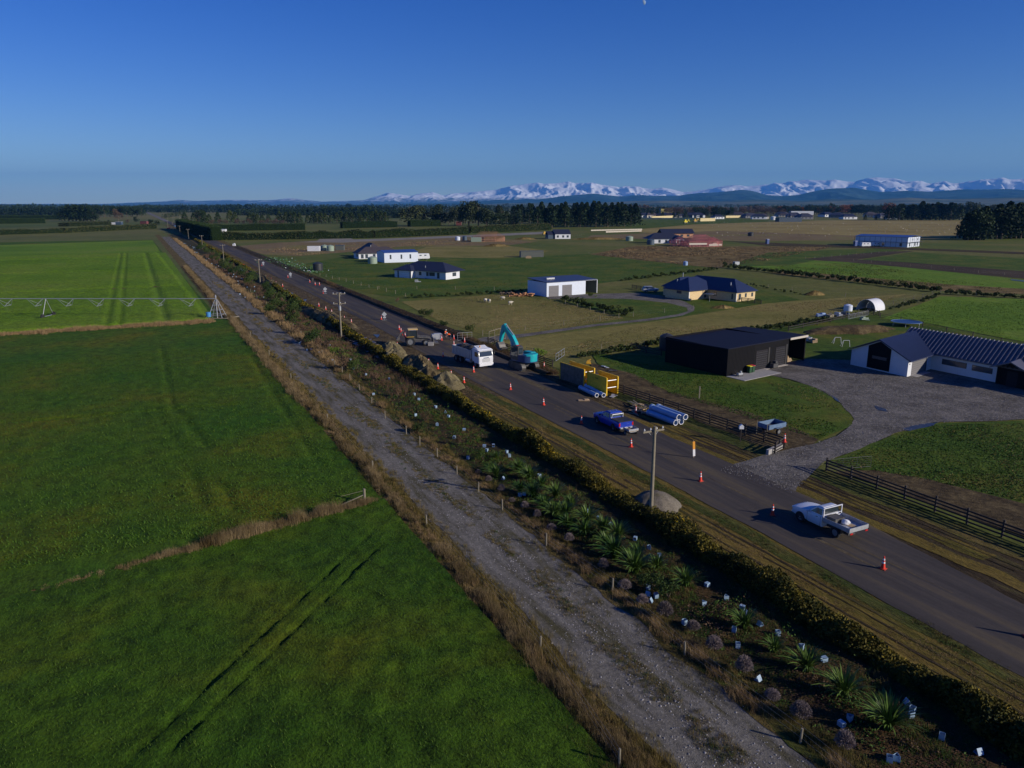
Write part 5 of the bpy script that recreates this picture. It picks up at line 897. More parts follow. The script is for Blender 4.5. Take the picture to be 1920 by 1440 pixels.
# people
def person(label, loc, rz, top, J):
    """one skinned body; J gives joint positions (x forward, y left, z up)"""
    e = thing('person', label, 'person', loc, rz)
    def skin(name, V, E, Rr, m, par, lv=1):
        me = bpy.data.meshes.new(name); me.from_pydata(V, E, []); o = link(bpy.data.objects.new(name, me), par); md = o.modifiers.new('skin', 'SKIN'); sk = me.skin_vertices[0].data if me.skin_vertices else None
        if sk is None:
            bm = bmesh.new(); bm.from_mesh(me); bm.verts.layers.skin.verify(); bm.to_mesh(me); bm.free(); sk = me.skin_vertices[0].data
        for i, r in enumerate(Rr): sk[i].radius = (r, r * .85)
        sk[0].use_root = True; sb = o.modifiers.new('sub', 'SUBSURF'); sb.levels = lv; sb.render_levels = lv; me.materials.append(m); return o
    V = [J['pelvis'], J['waist'], J['chest'], J['neck'], J['head0'], J['head1']]; E = [(0, 1), (1, 2), (2, 3), (3, 4), (4, 5)]; Rr = [.15, .14, .16, .06, .085, .09]
    for s in ('l', 'r'):
        k = len(V); V += [J['sh' + s], J['el' + s], J['wr' + s]]; E += [(2, k), (k, k + 1), (k + 1, k + 2)]; Rr += [.075, .05, .034]
        w = Vector(J['wr' + s]); d = (w - Vector(J['el' + s])).normalized(); side = d.cross(Vector((0, 1, 0))).normalized(); m = len(V); V += [tuple(w + d * .07)]; E += [(k + 2, m)]; Rr += [.032]
        for f in range(4): V += [tuple(w + d * (.13 + .02 * math.sin(f * 1.3)) + side * (.022 * (f - 1.5)) + Vector((0, 0, -.01)))]; E += [(m, len(V) - 1)]; Rr += [.009]
        V += [tuple(w + d * .08 + side * -.06)]; E += [(k + 2, len(V) - 1)]; Rr += [.011]
        k = len(V); V += [J['hip' + s], J['kn' + s], J['an' + s], J['to' + s]]; E += [(0, k), (k, k + 1), (k + 1, k + 2), (k + 2, k + 3)]; Rr += [.11, .075, .05, .05]
    body = skin('body', V, E, Rr, MATS['skin'], e)
    skin('vest', [J['pelvis'], J['waist'], J['chest'], tuple(Vector(J['chest']).lerp(Vector(J['neck']), .6)), J['shl'], tuple(Vector(J['shl']).lerp(Vector(J['ell']), .8)), J['shr'], tuple(Vector(J['shr']).lerp(Vector(J['elr']), .8))], [(0, 1), (1, 2), (2, 3), (2, 4), (4, 5), (2, 6), (6, 7)], [.175, .168, .19, .09, .095, .07, .095, .07], MATS[top], e)
    skin('trousers', [J['pelvis'], J['hipl'], J['knl'], tuple(Vector(J['knl']).lerp(Vector(J['anl']), .9)), J['hipr'], J['knr'], tuple(Vector(J['knr']).lerp(Vector(J['anr']), .9))], [(0, 1), (1, 2), (2, 3), (0, 4), (4, 5), (5, 6)], [.172, .128, .092, .07, .128, .092, .07], MATS['navy_cloth'], e)
    for s in 'lr': skin('boot', [J['an' + s], J['to' + s]], [(0, 1)], [.066, .062], MATS['boot'], e)
    h = Vector(J['head1']); bm = bmesh.new(); bmesh.ops.create_uvsphere(bm, u_segments=16, v_segments=8, radius=.135); bmesh.ops.delete(bm, geom=[v for v in bm.verts if v.co.z < -.02], context='VERTS'); me = bpy.data.meshes.new('hard_hat'); bm.to_mesh(me); bm.free(); me.materials.append(MATS['helmet']); o = link(bpy.data.objects.new('hard_hat', me), e); o.location = h + Vector((0, 0, .02)); return e
def pose(bend, reach):
    b = R(bend); px_, pz = 0, .92; f = lambda l, w=0, up=0: (px_ + math.sin(b) * l, w, pz + math.cos(b) * l + up)
    J = dict(pelvis=(0, 0, .92), waist=f(.2), chest=f(.42), neck=f(.57), head0=f(.66), head1=f(.76)); J.update(shl=f(.5, .19), shr=f(.5, -.19))
    for s, w in (('l', 1), ('r', -1)):
        S_ = Vector(J['sh' + s]); el = S_ + Vector((.08 + reach * .12, .05 * w, -.27)); J['el' + s] = tuple(el); J['wr' + s] = tuple(el + Vector((.12 + reach * .1, -.03 * w, -.2)))
        J['hip' + s] = (0, .1 * w, .86); J['kn' + s] = (.08 + .04 * w, .13 * w, .47); J['an' + s] = (-.04 + .1 * w, .14 * w, .09); J['to' + s] = (.12 + .1 * w, .15 * w, .05)
    return J
p = at(834, 636); person('standing worker in orange top leaning over the trench', (p.x, p.y, .08), R(-20), 'hi_vis', pose(22, .3)); p = at(845, 638); person('stooping worker in orange and lime top, right of the pair', (p.x, p.y, .08), R(200), 'hi_vis', pose(62, .8))

# signs
def sign(label, x, y):
    p = at(x, y); e = thing('road_sign', label, 'road sign', (p.x, p.y, .08), R(20)); b = MB().box((0, 0, 1.25), (.78, .03, .78), ry=PI / 4); b.build('panel', MATS['alloy'], e); MB().box((0, .02, 1.25), (.7, .02, .7), ry=PI / 4).build('sign_face', MATS['ad_orange'], e)
    MB().bar((0, 0, 0), (0, 0, 1.9), .05).bar((-.5, 0, .05), (.5, 0, .05), .05).bar((0, -.5, .05), (0, .5, .05), .05).build('stand', MATS['galvanised'], e); MB().box((0, -.18, .6), (.62, .03, .3)).build('lower_panel', MATS['alloy'], e); return e
for x, y, lb in ((721, 601, 'grey back of a diamond road sign, nearest of the row'), (610, 551, 'grey back of a diamond road sign, second of the row'), (545, 521, 'pale back of a diamond road sign, third of the row'), (494, 499, 'pale back of a diamond road sign, farthest of the row')): sign(lb, x, y)
p = at(1301, 860); e = thing('marker_board', 'leaning orange and white marker board on the verge', 'marker board', (p.x, p.y, .06), R(15)); MB().box((-.08, 0, 1.3), (.24, .03, .8), ry=-.08).build('upper_panel', MATS['ad_orange'], e); MB().box((-.02, 0, .55), (.24, .03, .7), ry=-.08).build('lower_panel', MATS['reflective_white'], e); MB().bar((0, .03, 0), (-.14, .03, 1.8), .04).build('stake', MATS['timber'], e)
for lb, x, y in (('fallen orange sign on the road edge by the small puddle', 455, 499), ('orange object on the road at the start of the blue stretch', 316, 430)):
    p = at(x, y); o = MB().box((0, 0, .45), (1.6, .5, .5)).box((.5, 0, .2), (.3, .5, .4)).box((-.6, 0, .2), (.2, .5, .4)).build('barrier', MATS['cone_orange']); o.location = (p.x, p.y, .1); o.scale = (1,) * 3 if x > 400 else (2,) * 3; tag(o, lb, 'barrier')

# trench shields
def shield(label, A_, B_, w, h, outer):
    A_ = Vector((A_.x, A_.y, 0)); B_ = Vector((B_.x, B_.y, 0)); L_ = (B_ - A_).length; d = (B_ - A_) / L_; n = Vector((-d.y, d.x, 0)); e = thing('trench_shield', label, 'trench shield', A_, math.atan2(d.y, d.x))
    for k, y in enumerate((0, w)):
        q = MB().box((L_ / 2, y, h / 2 + .05), (L_, .08, h)); s_ = -1 if k == 0 else 1
        o = q.build('panel', MATS[outer if k == 0 else 'shield_yellow'], e); MB().box((L_ / 2, y - s_ * .055, h / 2), (L_ - .2, .025, h - .2)).build('inner_skin', MATS['shield_yellow'], o)
        for x in (0.0, L_): MB().box((x, y, h / 2 + .05), (.14, .16, h + .06)).build('end_post', MATS['shield_yellow'], e)
        MB().box((L_ / 2, y, h + .07), (L_ - .16, .12, .08)).build('top_rail', MATS['shield_yellow'], e)
    for x in (.12, L_ - .12):
        for z in (h * .45, h * .85): MB().tube((x, 0.06, z), (x, w - .06, z), .06, .06, 10).build('strut', MATS['alloy'], e)
    return e
shield('trench shield with weathered grey outer plate, left of the pair', at(1051, 679, 2.45), at(1096, 693, 2.45), 1.65, 2.4, 'worn_steel'); s2 = shield('bright yellow trench shield with clean plates, right of the pair', at(1102, 697, 2.4), at(1138, 709, 2.4), 1.75, 2.35, 'shield_yellow')
mat('stencil_black', (0.03, 0.025, 0.02), rough=.7); b = MB(); [b.box((1.9 + .09 * k, -.045, 1.95), (.05, .01, .13 if k % 2 else .2)) for k in range(7)]; b.build('stencilled_mark', MATS['stencil_black'], s2)
o = MB().box((0, 0, .25), (.6, .5, .3)).tube((-.2, 0, .4), (.35, 0, .7), .12).box((0, 0, .05), (.8, .3, .1)).build('pump', MATS['machine_yellow'], bevel=.02); o.location = at(1103, 684, 2.35) + Vector((0, 0, .12)); tag(o, 'small yellow pump on top of the left trench shield', 'pump')
# pipes
def water_pipe(label, a, b_, r, z, grp=None):
    a = Vector(a); b_ = Vector(b_); e = thing('water_pipe', label, 'pipe', (a.x, a.y, z), math.atan2((b_ - a).y, (b_ - a).x), group=grp); L_ = (b_ - a).length
    MB().pipe((0, 0, 0), (L_, 0, 0), r, .035, 20).build('barrel', MATS['pipe_blue'], e, smooth=True); MB().pipe((-.02, 0, 0), (.3, 0, 0), r * 1.13, .05, 20).build('socket', MATS['pipe_blue'], e, smooth=True); MB().pipe((L_ - .06, 0, 0), (L_ + .004, 0, 0), r * 1.02, .06, 20).build('rim', MATS['reflective_white'], e, smooth=True); return e
PG = 'pale blue pipes lying on the verge'
water_pipe('pale blue pipe on the ground, nearer the road', at(1088, 731), at(1119, 746), .28, .34, PG); water_pipe('pale blue pipe on the ground, against the yellow shield', at(1099, 728), at(1132, 746), .28, .34, PG)
a = at(1216, 779); b_ = at(1267, 799); d = (b_ - a).normalized(); nn = Vector((-d.y, d.x, 0))
water_pipe('pale blue pipe at the roadside bottom of the stack', a, b_, .33, .4, PG); water_pipe('pale blue pipe at the fence side bottom of the stack', a + nn * .8, b_ + nn * .8, .33, .4, PG); water_pipe('pale blue pipe on top of the stack, roadside', a + nn * .4, b_ + nn * .4, .33, .98, PG); water_pipe('pale blue pipe on top of the stack, fence side', a + nn * 1.1 + d * .3, b_ + nn * 1.1 + d * .3, .33, .98, PG)
# timber and pallets
def pallet(label, p, rz, n=1, z=.05):
    e = thing('pallet', label, 'pallet', (p.x, p.y, z), rz); b = MB(); [b.box((0, -.5 + .16 * k, .13), (1.2, .1, .02)) for k in range(7)]; b.build('deck_board', MATS['timber'], e); b = MB(); [b.box((x, 0, .06), (.1, 1.0, .1)) for x in (-.5, 0, .5)]; b.build('bearer', MATS['timber'], e); return e
for i, (x, y, z, lb) in enumerate([(1190, 772, .05, 'dark pallet lying at the left of the timber heap'), (1201, 770, .2, 'pallet tilted in the middle of the timber heap'), (1211, 776, .05, 'pallet next to the pipe stack'), (1196, 765, .35, 'pallet on top of the timber heap')]): e = pallet(lb, at(x, y), R(120 + 25 * i), z=z); e.rotation_euler.x = .12 * (i % 2)
b = MB(); rg = random.Random(8)
for i in range(22): p = at(rg.uniform(1183, 1214), rg.uniform(760, 778)); a_ = rg.uniform(1.6, 2.6); b.box((p.x, p.y, .12 + .07 * (i % 7)), (rg.uniform(1, 2.4), .12, .05), rz=a_, ry=rg.uniform(-.1, .1))
tag(b.build('scrap_timber', MATS['weathered_wood']), 'loose heap of grey planks between the blue ute and pipes', 'timber heap')
for i, (x, y, lb, m) in enumerate([(1095, 753, 'pale broken board lying beyond the two pipes', 'timber'), (1150, 745, 'small grey metal plate at the foot of the yellow shield', 'alloy'), (1135, 690, 'flat grey sheet on soil behind the trench shields', 'alloy'), (1148, 697, 'dark crushed sheet metal on soil behind the shields', 'dark_metal'), (1171, 656, 'pale bundle beside the shrub row', 'bag_white')]):
    p = at(x, y); o = MB().box((0, 0, .12), (1.4, .5, .06), rx=.1).box((.3, .2, .2), (.6, .4, .08), rz=.4).build('scrap_sheet', MATS[m]); o.location = (p.x, p.y, .06); o.rotation_euler = (0, 0, i); tag(o, lb, 'scrap')
o = MB().tube((0, 0, .05), (0, 0, .95), .6, .6, 18).build('tube_coil', MATS['black_plastic']); o.location = (*at(585, 527)[:2], .08); tag(o, 'black drum beside the trio of far cones', 'drum')
# culvert kerb, mailbox and box trailer by the drive
o = MB().box((0, 0, .25), (3.0, .3, .7)).build('culvert_wall', MATS['concrete'], bevel=.02); d = at(1462, 843) - at(1441, 853); c = (at(1462, 843) + at(1441, 853)) / 2; o.location = (c.x, c.y, 0); o.rotation_euler = (0, 0, math.atan2(d.y, d.x)); tag(o, 'low concrete culvert wall at the drive entrance', 'wall')
e = thing('mailbox', 'white mailbox on the rail fence by the trailer', 'mailbox', (*at(1388, 829)[:2], 0)); MB().box((0, 0, .7), (.1, .1, 1.5)).build('post', MATS['dark_timber'], e); MB().box((0, 0, 1.6), (.45, .3, .3)).prism([(-.24, 1.75), (.24, 1.75), (0, 1.95)], -.17, .17).build('box', MATS['white_paint'], e)
p = at(1446, 812); e = thing('box_trailer', 'blue grey box trailer parked on the soil bank', 'trailer', (p.x, p.y, .1), R(30), sc=1.15); b = MB().box((0, 0, .55), (2.2, 1.3, .06)); b.build('floor', MATS['worn_steel'], e); mat('faded_blue', (.10, .17, .28), rough=.5, var=.2, scale=3)
for n_, c, dd in (('side', (0, .67, .78), (2.26, .04, .42)), ('side', (0, -.67, .78), (2.26, .04, .42)), ('headboard', (1.12, 0, .78), (.04, 1.3, .42)), ('tailgate', (-1.12, 0, .78), (.04, 1.3, .42))): MB().box(c, dd).build(n_, MATS['faded_blue'], e)
for s in (-1, 1): wheel(e, 0, s * .84, .3, .18); MB().box((0, s * .84, .66), (.8, .24, .04)).build('mudguard', MATS['faded_blue'], e)
MB().bar((1.1, .4, .5), (2.1, 0, .5), .06).bar((1.1, -.4, .5), (2.1, 0, .5), .06).build('drawbar', MATS['dark_metal'], e)
for i, (x, y, lb) in enumerate([(1311, 748, 'short grey post with cap on the edge of the soil bank'), (1418, 817, 'thin pale stake left of the box trailer'), (1437, 824, 'thin pale stake in front of the box trailer')]): o = MB().box((0, 0, .8), (.14 if i == 0 else .05, .14 if i == 0 else .05, 1.7)).build('stake', MATS['weathered_wood']); o.location = (*at(x, y)[:2], 0); tag(o, lb, 'stake')
p = at(1478, 605)
# pivot irrigator --------------------------------------------------------
pv = at(408, 597); ip = thing('pivot_irrigator', 'long galvanised pivot irrigator over the green crop with a pyramid tower', 'irrigator', pv); b = MB(); hp = 4.1
for x, y in ((-1.6, -1.4), (1.6, -1.4), (1.6, 1.4), (-1.6, 1.4)):
    b.tube((x, y, 0), (x * .12, y * .12, hp), .07, .06, 8)
for z in (.9, 1.9, 2.9):
    k = 1 - .88 * z / hp; c = [(-1.6 * k, -1.4 * k, z), (1.6 * k, -1.4 * k, z), (1.6 * k, 1.4 * k, z), (-1.6 * k, 1.4 * k, z)]; [b.bar(c[i], c[(i + 1) % 4], .06) for i in range(4)]
b.tube((0, 0, 0), (0, 0, hp + .5), .11).tube((0, 0, hp + .5), (0, 0, hp + 1.0), .18, .1, 8); b.build('tower', MATS['galvanised'], ip)
b = MB(); c = [(-2.8, -1.6, .25), (2.4, -1.9, .25), (4.2, 1.2, .25), (-2.0, 2.0, .25)]; [b.tube(c[i], c[(i + 1) % 4], .12, .12, 6) for i in range(4)]; b.build('skid', MATS['weathered_wood'], ip)
MB().tube((-1.5, -1.0, .5), (-1.5, -1.0, 1.5), .5, .5, 14).build('tank', MATS['blue_paint'] if 0 else mat('tank_blue', (.05, .22, .5), rough=.5), ip, smooth=True)
tip = at(-260, 560, hp + .2) ; d = (Vector((tip.x, tip.y, 0)) - pv); d.z = 0; L_ = d.length; d.normalize(); nrm = Vector((-d.y, d.x, 0)); b = MB().tube((0, 0, hp + .2), d * L_ + Vector((0, 0, hp + .2)), .085, .085, 8); b.build('main_pipe', MATS['galvanised'], ip); k = 0; x = 5.5
while x < L_ - 3:
    P0 = d * x; b = MB(); z1 = hp + .2; lo = z1 - 1.5
    q = [P0 + nrm * 1.1 + Vector((0, 0, lo)), P0 - nrm * 1.1 + Vector((0, 0, lo))]; b.tube(P0 + d * -1.2 + Vector((0, 0, z1)), q[0], .05, .05, 5).tube(P0 + d * -1.2 + Vector((0, 0, z1)), q[1], .05, .05, 5).tube(q[0], q[1], .05, .05, 5).tube(q[0], P0 + d * 2.4 + Vector((0, 0, z1)), .03, .03, 5).tube(q[1], P0 + d * 2.4 + Vector((0, 0, z1)), .03, .03, 5); b.build('truss', MATS['galvanised'], ip); MB().tube(P0 + Vector((0, 0, z1)), P0 + Vector((0, 0, 1.6)), .02, .02, 4).build('dropper', MATS['black_plastic'], ip); x += 6.6; k += 1
for xx in (L_ * .48, L_ - 1.5):
    P0 = d * xx; b = MB().tube(P0 + d * 0 + nrm * 2.0 + Vector((0, 0, .5)), P0 + Vector((0, 0, hp + .2)), .06, .06, 6).tube(P0 - nrm * 2.0 + Vector((0, 0, .5)), P0 + Vector((0, 0, hp + .2)), .06, .06, 6).tube(P0 + nrm * 2.0 + Vector((0, 0, .6)), P0 - nrm * 2 + Vector((0, 0, .6)), .07, .07, 6); b.build('drive_frame', MATS['galvanised'], ip)
    for s in (-1, 1): c = P0 + nrm * 2 * s; MB().tube(c + d * .15 + Vector((0, 0, .6)), c - d * .15 + Vector((0, 0, .6)), .6, .6, 16).build('wheel', MATS['tyre'], ip)
# ---------------------------------------------------------------- buildings
mat('white_wall', (0.62, 0.64, 0.68), rough=0.7, var=0.05, scale=1.5); mat('white_clad', (0.60, 0.66, 0.76), rough=0.5, var=0.05, scale=1.5); mat('black_clad', (0.006, 0.006, 0.008), rough=0.85, var=0.15, scale=1.5, spec=.15); mat('cream_brick', (0.62, 0.47, 0.26), rough=0.85, var=0.14, scale=3)
mat('navy_roof', (0.020, 0.030, 0.075), rough=0.45, var=0.12, scale=1.5); mat('charcoal_roof', (0.022, 0.025, 0.045), rough=0.5, var=0.15, scale=1.5); mat('black_roof', (0.005, 0.007, 0.022), rough=.75, spec=.2); mat('grey_blue_roof', (.035, .05, .11), rough=.5); mat('blue_roof', (0.03, 0.075, 0.26), rough=0.5, var=0.08, scale=1); mat('brown_roof', (0.055, 0.045, 0.05), rough=0.7, var=0.2, scale=2); mat('rib_roof', (0.10, 0.10, 0.125), rough=0.38, var=0.12, scale=.8)
mat('roller_door', (0.16, 0.155, 0.165), rough=0.6); mat('dark_door', (0.016, 0.015, 0.02), rough=0.7, spec=.2); mat('window_frame', (0.04, 0.045, 0.05), rough=0.5); mat('pane', (0.05, 0.065, 0.085), rough=0.08, spec=0.7); mat('pale_trim', (0.5, 0.45, 0.38), rough=0.6); mat('tank_green', (0.24, 0.31, 0.24), rough=0.6, var=0.08, scale=2); mat('tank_black', (0.025, 0.028, 0.032), rough=0.5)
mat('slate_blue', (0.05, 0.08, 0.12), rough=0.6); mat('pink_timber', (0.55, 0.20, 0.20), rough=0.8, var=0.2, scale=3); mat('orange_timber', (0.50, 0.26, 0.15), rough=0.8, var=0.2, scale=3); mat('red_paint', (0.4, 0.03, 0.03), rough=0.5); mat('container_grey', (0.09, 0.10, 0.09), rough=0.7, var=.2, scale=2); mat('olive_yellow', (.42, .38, .12), rough=.8)
def skewed(b, ex, ey):
    b.v = [(x * ex[0] + y * ey[0], x * ex[1] + y * ey[1], z) for x, y, z in b.v]; return b
class House:
    def __init__(s, name, label, cat, O, ax, ay=None, wall='white_wall', roof='navy_roof', group=None):
        ay = ax + 90 if ay is None else ay; s.ex = (math.cos(R(ax)), math.sin(R(ax))); s.ey = (math.cos(R(ay)), math.sin(R(ay))); s.wm = wall; s.rm = roof; s.e = thing(name, label, 'house' if cat is None else cat, (O[0], O[1], 0.02), 0, group)
    def put(s, b, name, m, parent=None): return skewed(b, s.ex, s.ey).build(name, MATS[m], parent or s.e)
    def walls(s, x0, y0, x1, y1, h, m=None, gable=None, gh=0, name='wall'):
        b = MB(); t = .2; b.box(((x0 + x1) / 2, y0 + t / 2, h / 2), (x1 - x0, t, h)).box(((x0 + x1) / 2, y1 - t / 2, h / 2), (x1 - x0, t, h)).box((x0 + t / 2, (y0 + y1) / 2, h / 2), (t, y1 - y0 - 2 * t, h)).box((x1 - t / 2, (y0 + y1) / 2, h / 2), (t, y1 - y0 - 2 * t, h))
        if gable == 'x':
            ym = (y0 + y1) / 2; [b.prism([(y0 + .02, h), (y1 - .02, h), (ym, h + gh)], x, x + t, axis='x') for x in (x0, x1 - t)]
        if gable == 'y':
            xm = (x0 + x1) / 2; [b.prism([(x0 + .02, h), (x1 - .02, h), (xm, h + gh)], y, y + t, axis='y') for y in (y0, y1 - t)]
        return s.put(b, name, m or s.wm)
    def roof(s, x0, y0, x1, y1, h, p, kind, ov=.5, m=None, name='roof', th=.14, z=0):
        b = MB(); x0 -= ov; x1 += ov; y0 -= ov; y1 += ov; w, d = x1 - x0, y1 - y0; hz = h + z; k = min(w, d) / 2
        if kind == 'hip':
            if w >= d: r = [(x0 + k, y0 + k), (x1 - k, y0 + k)]
            else: r = [(x0 + k, y0 + k), (x0 + k, y1 - k)]
            v = [(x0, y0, hz), (x1, y0, hz), (x1, y1, hz), (x0, y1, hz), (*r[0], hz + p), (*r[1], hz + p)]
            f = [(0, 1, 5, 4), (1, 2, 5), (2, 3, 4, 5), (3, 0, 4)] if w >= d else [(0, 1, 4), (1, 2, 5, 4), (2, 3, 5), (3, 0, 4, 5)]
            b.add(v, f); b.add([(x0, y0, hz - th), (x1, y0, hz - th), (x1, y1, hz - th), (x0, y1, hz - th)], [(3, 2, 1, 0)]); n = 0; b.f += [(0, 6, 7, 1), (1, 7, 8, 2), (2, 8, 9, 3), (3, 9, 6, 0)]
        elif kind == 'gx': ym = (y0 + y1) / 2; b.prism([(y0, hz), (ym, hz + p), (y1, hz), (y1, hz + th), (ym, hz + p + th * 1.2), (y0, hz + th)], x0, x1, axis='x')
        elif kind == 'gy': xm = (x0 + x1) / 2; b.prism([(x0, hz), (xm, hz + p), (x1, hz), (x1, hz + th), (xm, hz + p + th * 1.2), (x0, hz + th)], y0, y1, axis='y')
        elif kind == 'mono': b.prism([(y0, hz), (y1, hz + p), (y1, hz + p + th), (y0, hz + th)], x0, x1, axis='x')
        return s.put(b, name, m or s.rm)
    def opening(s, face, at_, u0, u1, z0, z1, sg, name='window', fm='window_frame', pm='pane', th=.05, sub='pane', mull=0):
        """face 'x' or 'y': plane x=at_ (or y=at_), outward sign sg"""
        d = th; c = at_ + sg * d / 2; B = lambda b, a0, a1, b0, b1, c_, dd: b.box((c_, (a0 + a1) / 2, (b0 + b1) / 2), (dd, a1 - a0, b1 - b0)) if face == 'x' else b.box(((a0 + a1) / 2, c_, (b0 + b1) / 2), (a1 - a0, dd, b1 - b0))
        f = s.put(B(MB(), u0, u1, z0, z1, c, d), name, fm)
        if sub:
            g = .07; b = MB(); n = mull + 1
            for k in range(n): a = u0 + (u1 - u0) * k / n; a2 = u0 + (u1 - u0) * (k + 1) / n; B(b, a + g, a2 - g, z0 + g, z1 - g, at_ + sg * (d + .006), .012)
            s.put(b, sub, pm, f)
        return f
    def panel(s, face, at_, u0, u1, z0, z1, sg, name, m, th=.04, lines=0):
        o = s.opening(face, at_, u0, u1, z0, z1, sg, name=name, fm=m, sub=None, th=th)
        if lines:
            b = MB()
            for k in range(1, lines): z = z0 + (z1 - z0) * k / lines; b.box((at_ + sg * (th + .008), (u0 + u1) / 2, z), (.012, u1 - u0 - .06, .03)) if face == 'x' else b.box(((u0 + u1) / 2, at_ + sg * (th + .008), z), (u1 - u0 - .06, .012, .03))
            s.put(b, 'door_rib', 'window_frame', o)
        return o

# black farm shed
h = House('black_shed', 'large black clad farm shed with flat navy roof beside the gravel yard', 'shed', at(1362, 707), 36.5, 123); h.wm = 'black_clad'; h.rm = 'black_roof'
h.walls(0, 0, 14.7, 12.4, 4.0); h.roof(0, 0, 19.3, 12.4, 4.0, -.35, 'mono', ov=.12)
b = MB().box((17.0, 12.3, 1.95), (4.6, .15, 3.7)).box((19.2, 6.3, 1.95), (.15, 12.2, 3.7)).box((19.15, .1, 1.9), (.25, .25, 3.8)); h.put(b, 'open_bay_wall', 'black_clad'); h.put(MB().box((17.1, -.2, 3.98), (4.7, .1, .32)), 'fascia', 'pale_trim')
h.panel('y', 0, 6.6, 9.4, 0.02, 3.0, -1, 'roller_door', 'dark_door', lines=9); h.panel('y', 0, 11.4, 13.9, .02, 3.0, -1, 'roller_door', 'dark_door', lines=9); h.panel('y', 0, 9.6, 9.95, .02, 3.2, -1, 'door_post', 'black_plastic'); h.panel('y', 0, 14.05, 14.4, .02, 3.2, -1, 'door_post', 'black_plastic')
b = MB(); [b.box((-.012, .3 + .31 * k, 2.0), (.02, .05, 3.9)) for k in range(39)]; [b.box((.2 + .31 * k, -.012, 2.0), (.05, .02, 3.9)) for k in range(20)]; h.put(b, 'cladding_rib', 'black_clad')
h.put(MB().box((4.2, -1.7, .06), (8.6, 3.3, .12)), 'concrete_apron', 'concrete'); h.put(MB().box((8.0, -.35, .08), (2.9, .6, .06)).box((12.7, -.35, .08), (2.6, .6, .06)), 'door_sill', 'pale_trim')
def hl(x, y, z=0): return Vector((h.e.location.x + x * h.ex[0] + y * h.ey[0], h.e.location.y + x * h.ex[1] + y * h.ey[1], z))
def bin_(label, p, lid):
    e = thing('wheelie_bin', label, 'bin', p, R(36)); MB().loft([[(-.24, -.22, .05), (.24, -.22, .05), (.24, .22, .05), (-.24, .22, .05)], [(-.29, -.28, 1.0), (.29, -.28, 1.0), (.29, .32, 1.0), (-.29, .32, 1.0)]]).build('body', mat('bin_green', (.012, .06, .025), rough=.5) if 'bin_green' not in MATS else MATS['bin_green'], e); MB().prism([(-.32, 1.0), (.36, 1.0), (.36, 1.08), (-.3, 1.04)], -.31, .31, axis='x').build('lid', MATS[lid], e); [MB().tube((x, .25, .1), (x + .05, .25, .1), .1).build('wheel', MATS['tyre'], e) for x in (-.3, .25)]; return e
mat('lid_yellow', (.75, .62, .02), rough=.4); mat('lid_red', (.5, .02, .05), rough=.4); bin_('green wheelie bin with yellow lid by the black shed', hl(4.5, -.6, .12), 'lid_yellow'); bin_('green wheelie bin with red lid by the black shed', hl(5.25, -.55, .12), 'lid_red')
e = thing('lawn_mower', 'small pale machine standing on the apron of the black shed', 'mower', hl(1.6, -1.1, .12), R(30)); MB().box((0, 0, .35), (.9, .45, .3)).tube((.2, 0, .5), (.2, 0, .75), .15).build('deck', MATS['alloy'], e, bevel=.04); MB().bar((-.4, .2, .4), (-.9, .2, 1.0), .03).bar((-.4, -.2, .4), (-.9, -.2, 1.0), .03).build('handle', MATS['black_plastic'], e)
for s in (-1, 1):
    for x in (-.32, .32): wheel(e, x, s * .28, .13, .06)
o = MB().box((0, 0, .45), (1.2, .7, .6)).box((.2, 0, .95), (.5, .6, .3)).build('workbench', MATS['dark_metal'], bevel=.03); o.location = hl(10.3, -.7, .1); o.rotation_euler = (0, 0, R(36)); tag(o, 'dark cabinet between the two doors of the black shed', 'cabinet')
o = MB().prism([(-.9, 0), (.9, 0), (.5, .5), (-.3, 1.5), (-.9, 1.7)], -.04, .04).prism([(-.4, 0), (1.6, 0), (1.2, .5), (.4, .3)], .3, .4).build('curved_board', MATS['timber']); o.location = hl(15.8, .8, .1); o.rotation_euler = (0, 0, R(30)); tag(o, 'tan curved boards leaning in the open bay of the black shed', 'boards')

# white house with the ribbed roof
h = House('white_house', 'white house with dark ribbed metal roof and garage beside the gravel yard', 'house', at(1700, 708), 40, 116.5, 'white_wall', 'navy_roof')
GW = 9.6; GX = 8.2; h.walls(0, 0, GX + 7, GW, 2.45, gable='x', gh=2.1)
b = MB(); y0, y1, ym, hz = -.55, GW + .55, GW / 2, 2.33; b.prism([(y0, hz), (ym, 4.62), (y1, hz), (y1, hz + .14), (ym, 4.8), (y0, hz + .14)], -.45, GX + 4.4, axis='x'); h.put(b, 'roof', 'navy_roof')
b = MB(); [b.bar((x, y0, hz + .16), (x, ym, 4.8), .05, .05) for x in np.arange(-.3, GX + 3.6, .42)]; h.put(b, 'roof_rib', 'navy_roof')
h.put(MB().prism([(2.9, .25), (6.7, .25), (6.7, 3.55), (4.8, 4.42), (2.9, 3.55)], -.06, .0, axis='x'), 'dark_gable_panel', 'black_clad')
h.opening('x', -.06, 3.5, 5.9, 1.75, 2.2, -1, mull=1)
h.panel('y', 0, 1.3, 5.9, .03, 2.3, -1, 'garage_door', 'roller_door', lines=7); h.panel('y', 0, 6.0, 6.35, .03, 2.35, -1, 'door_post', 'window_frame'); h.panel('y', 0, .35, .6, 1.8, 1.95, -1, 'wall_lamp', 'dark_metal'); h.put(MB().box((3.6, -.5, .05), (4.8, 1.0, .1)), 'door_sill', 'concrete')
X0, X1 = GX, GX + 9.0; Y0, Y1 = -24, 6.2
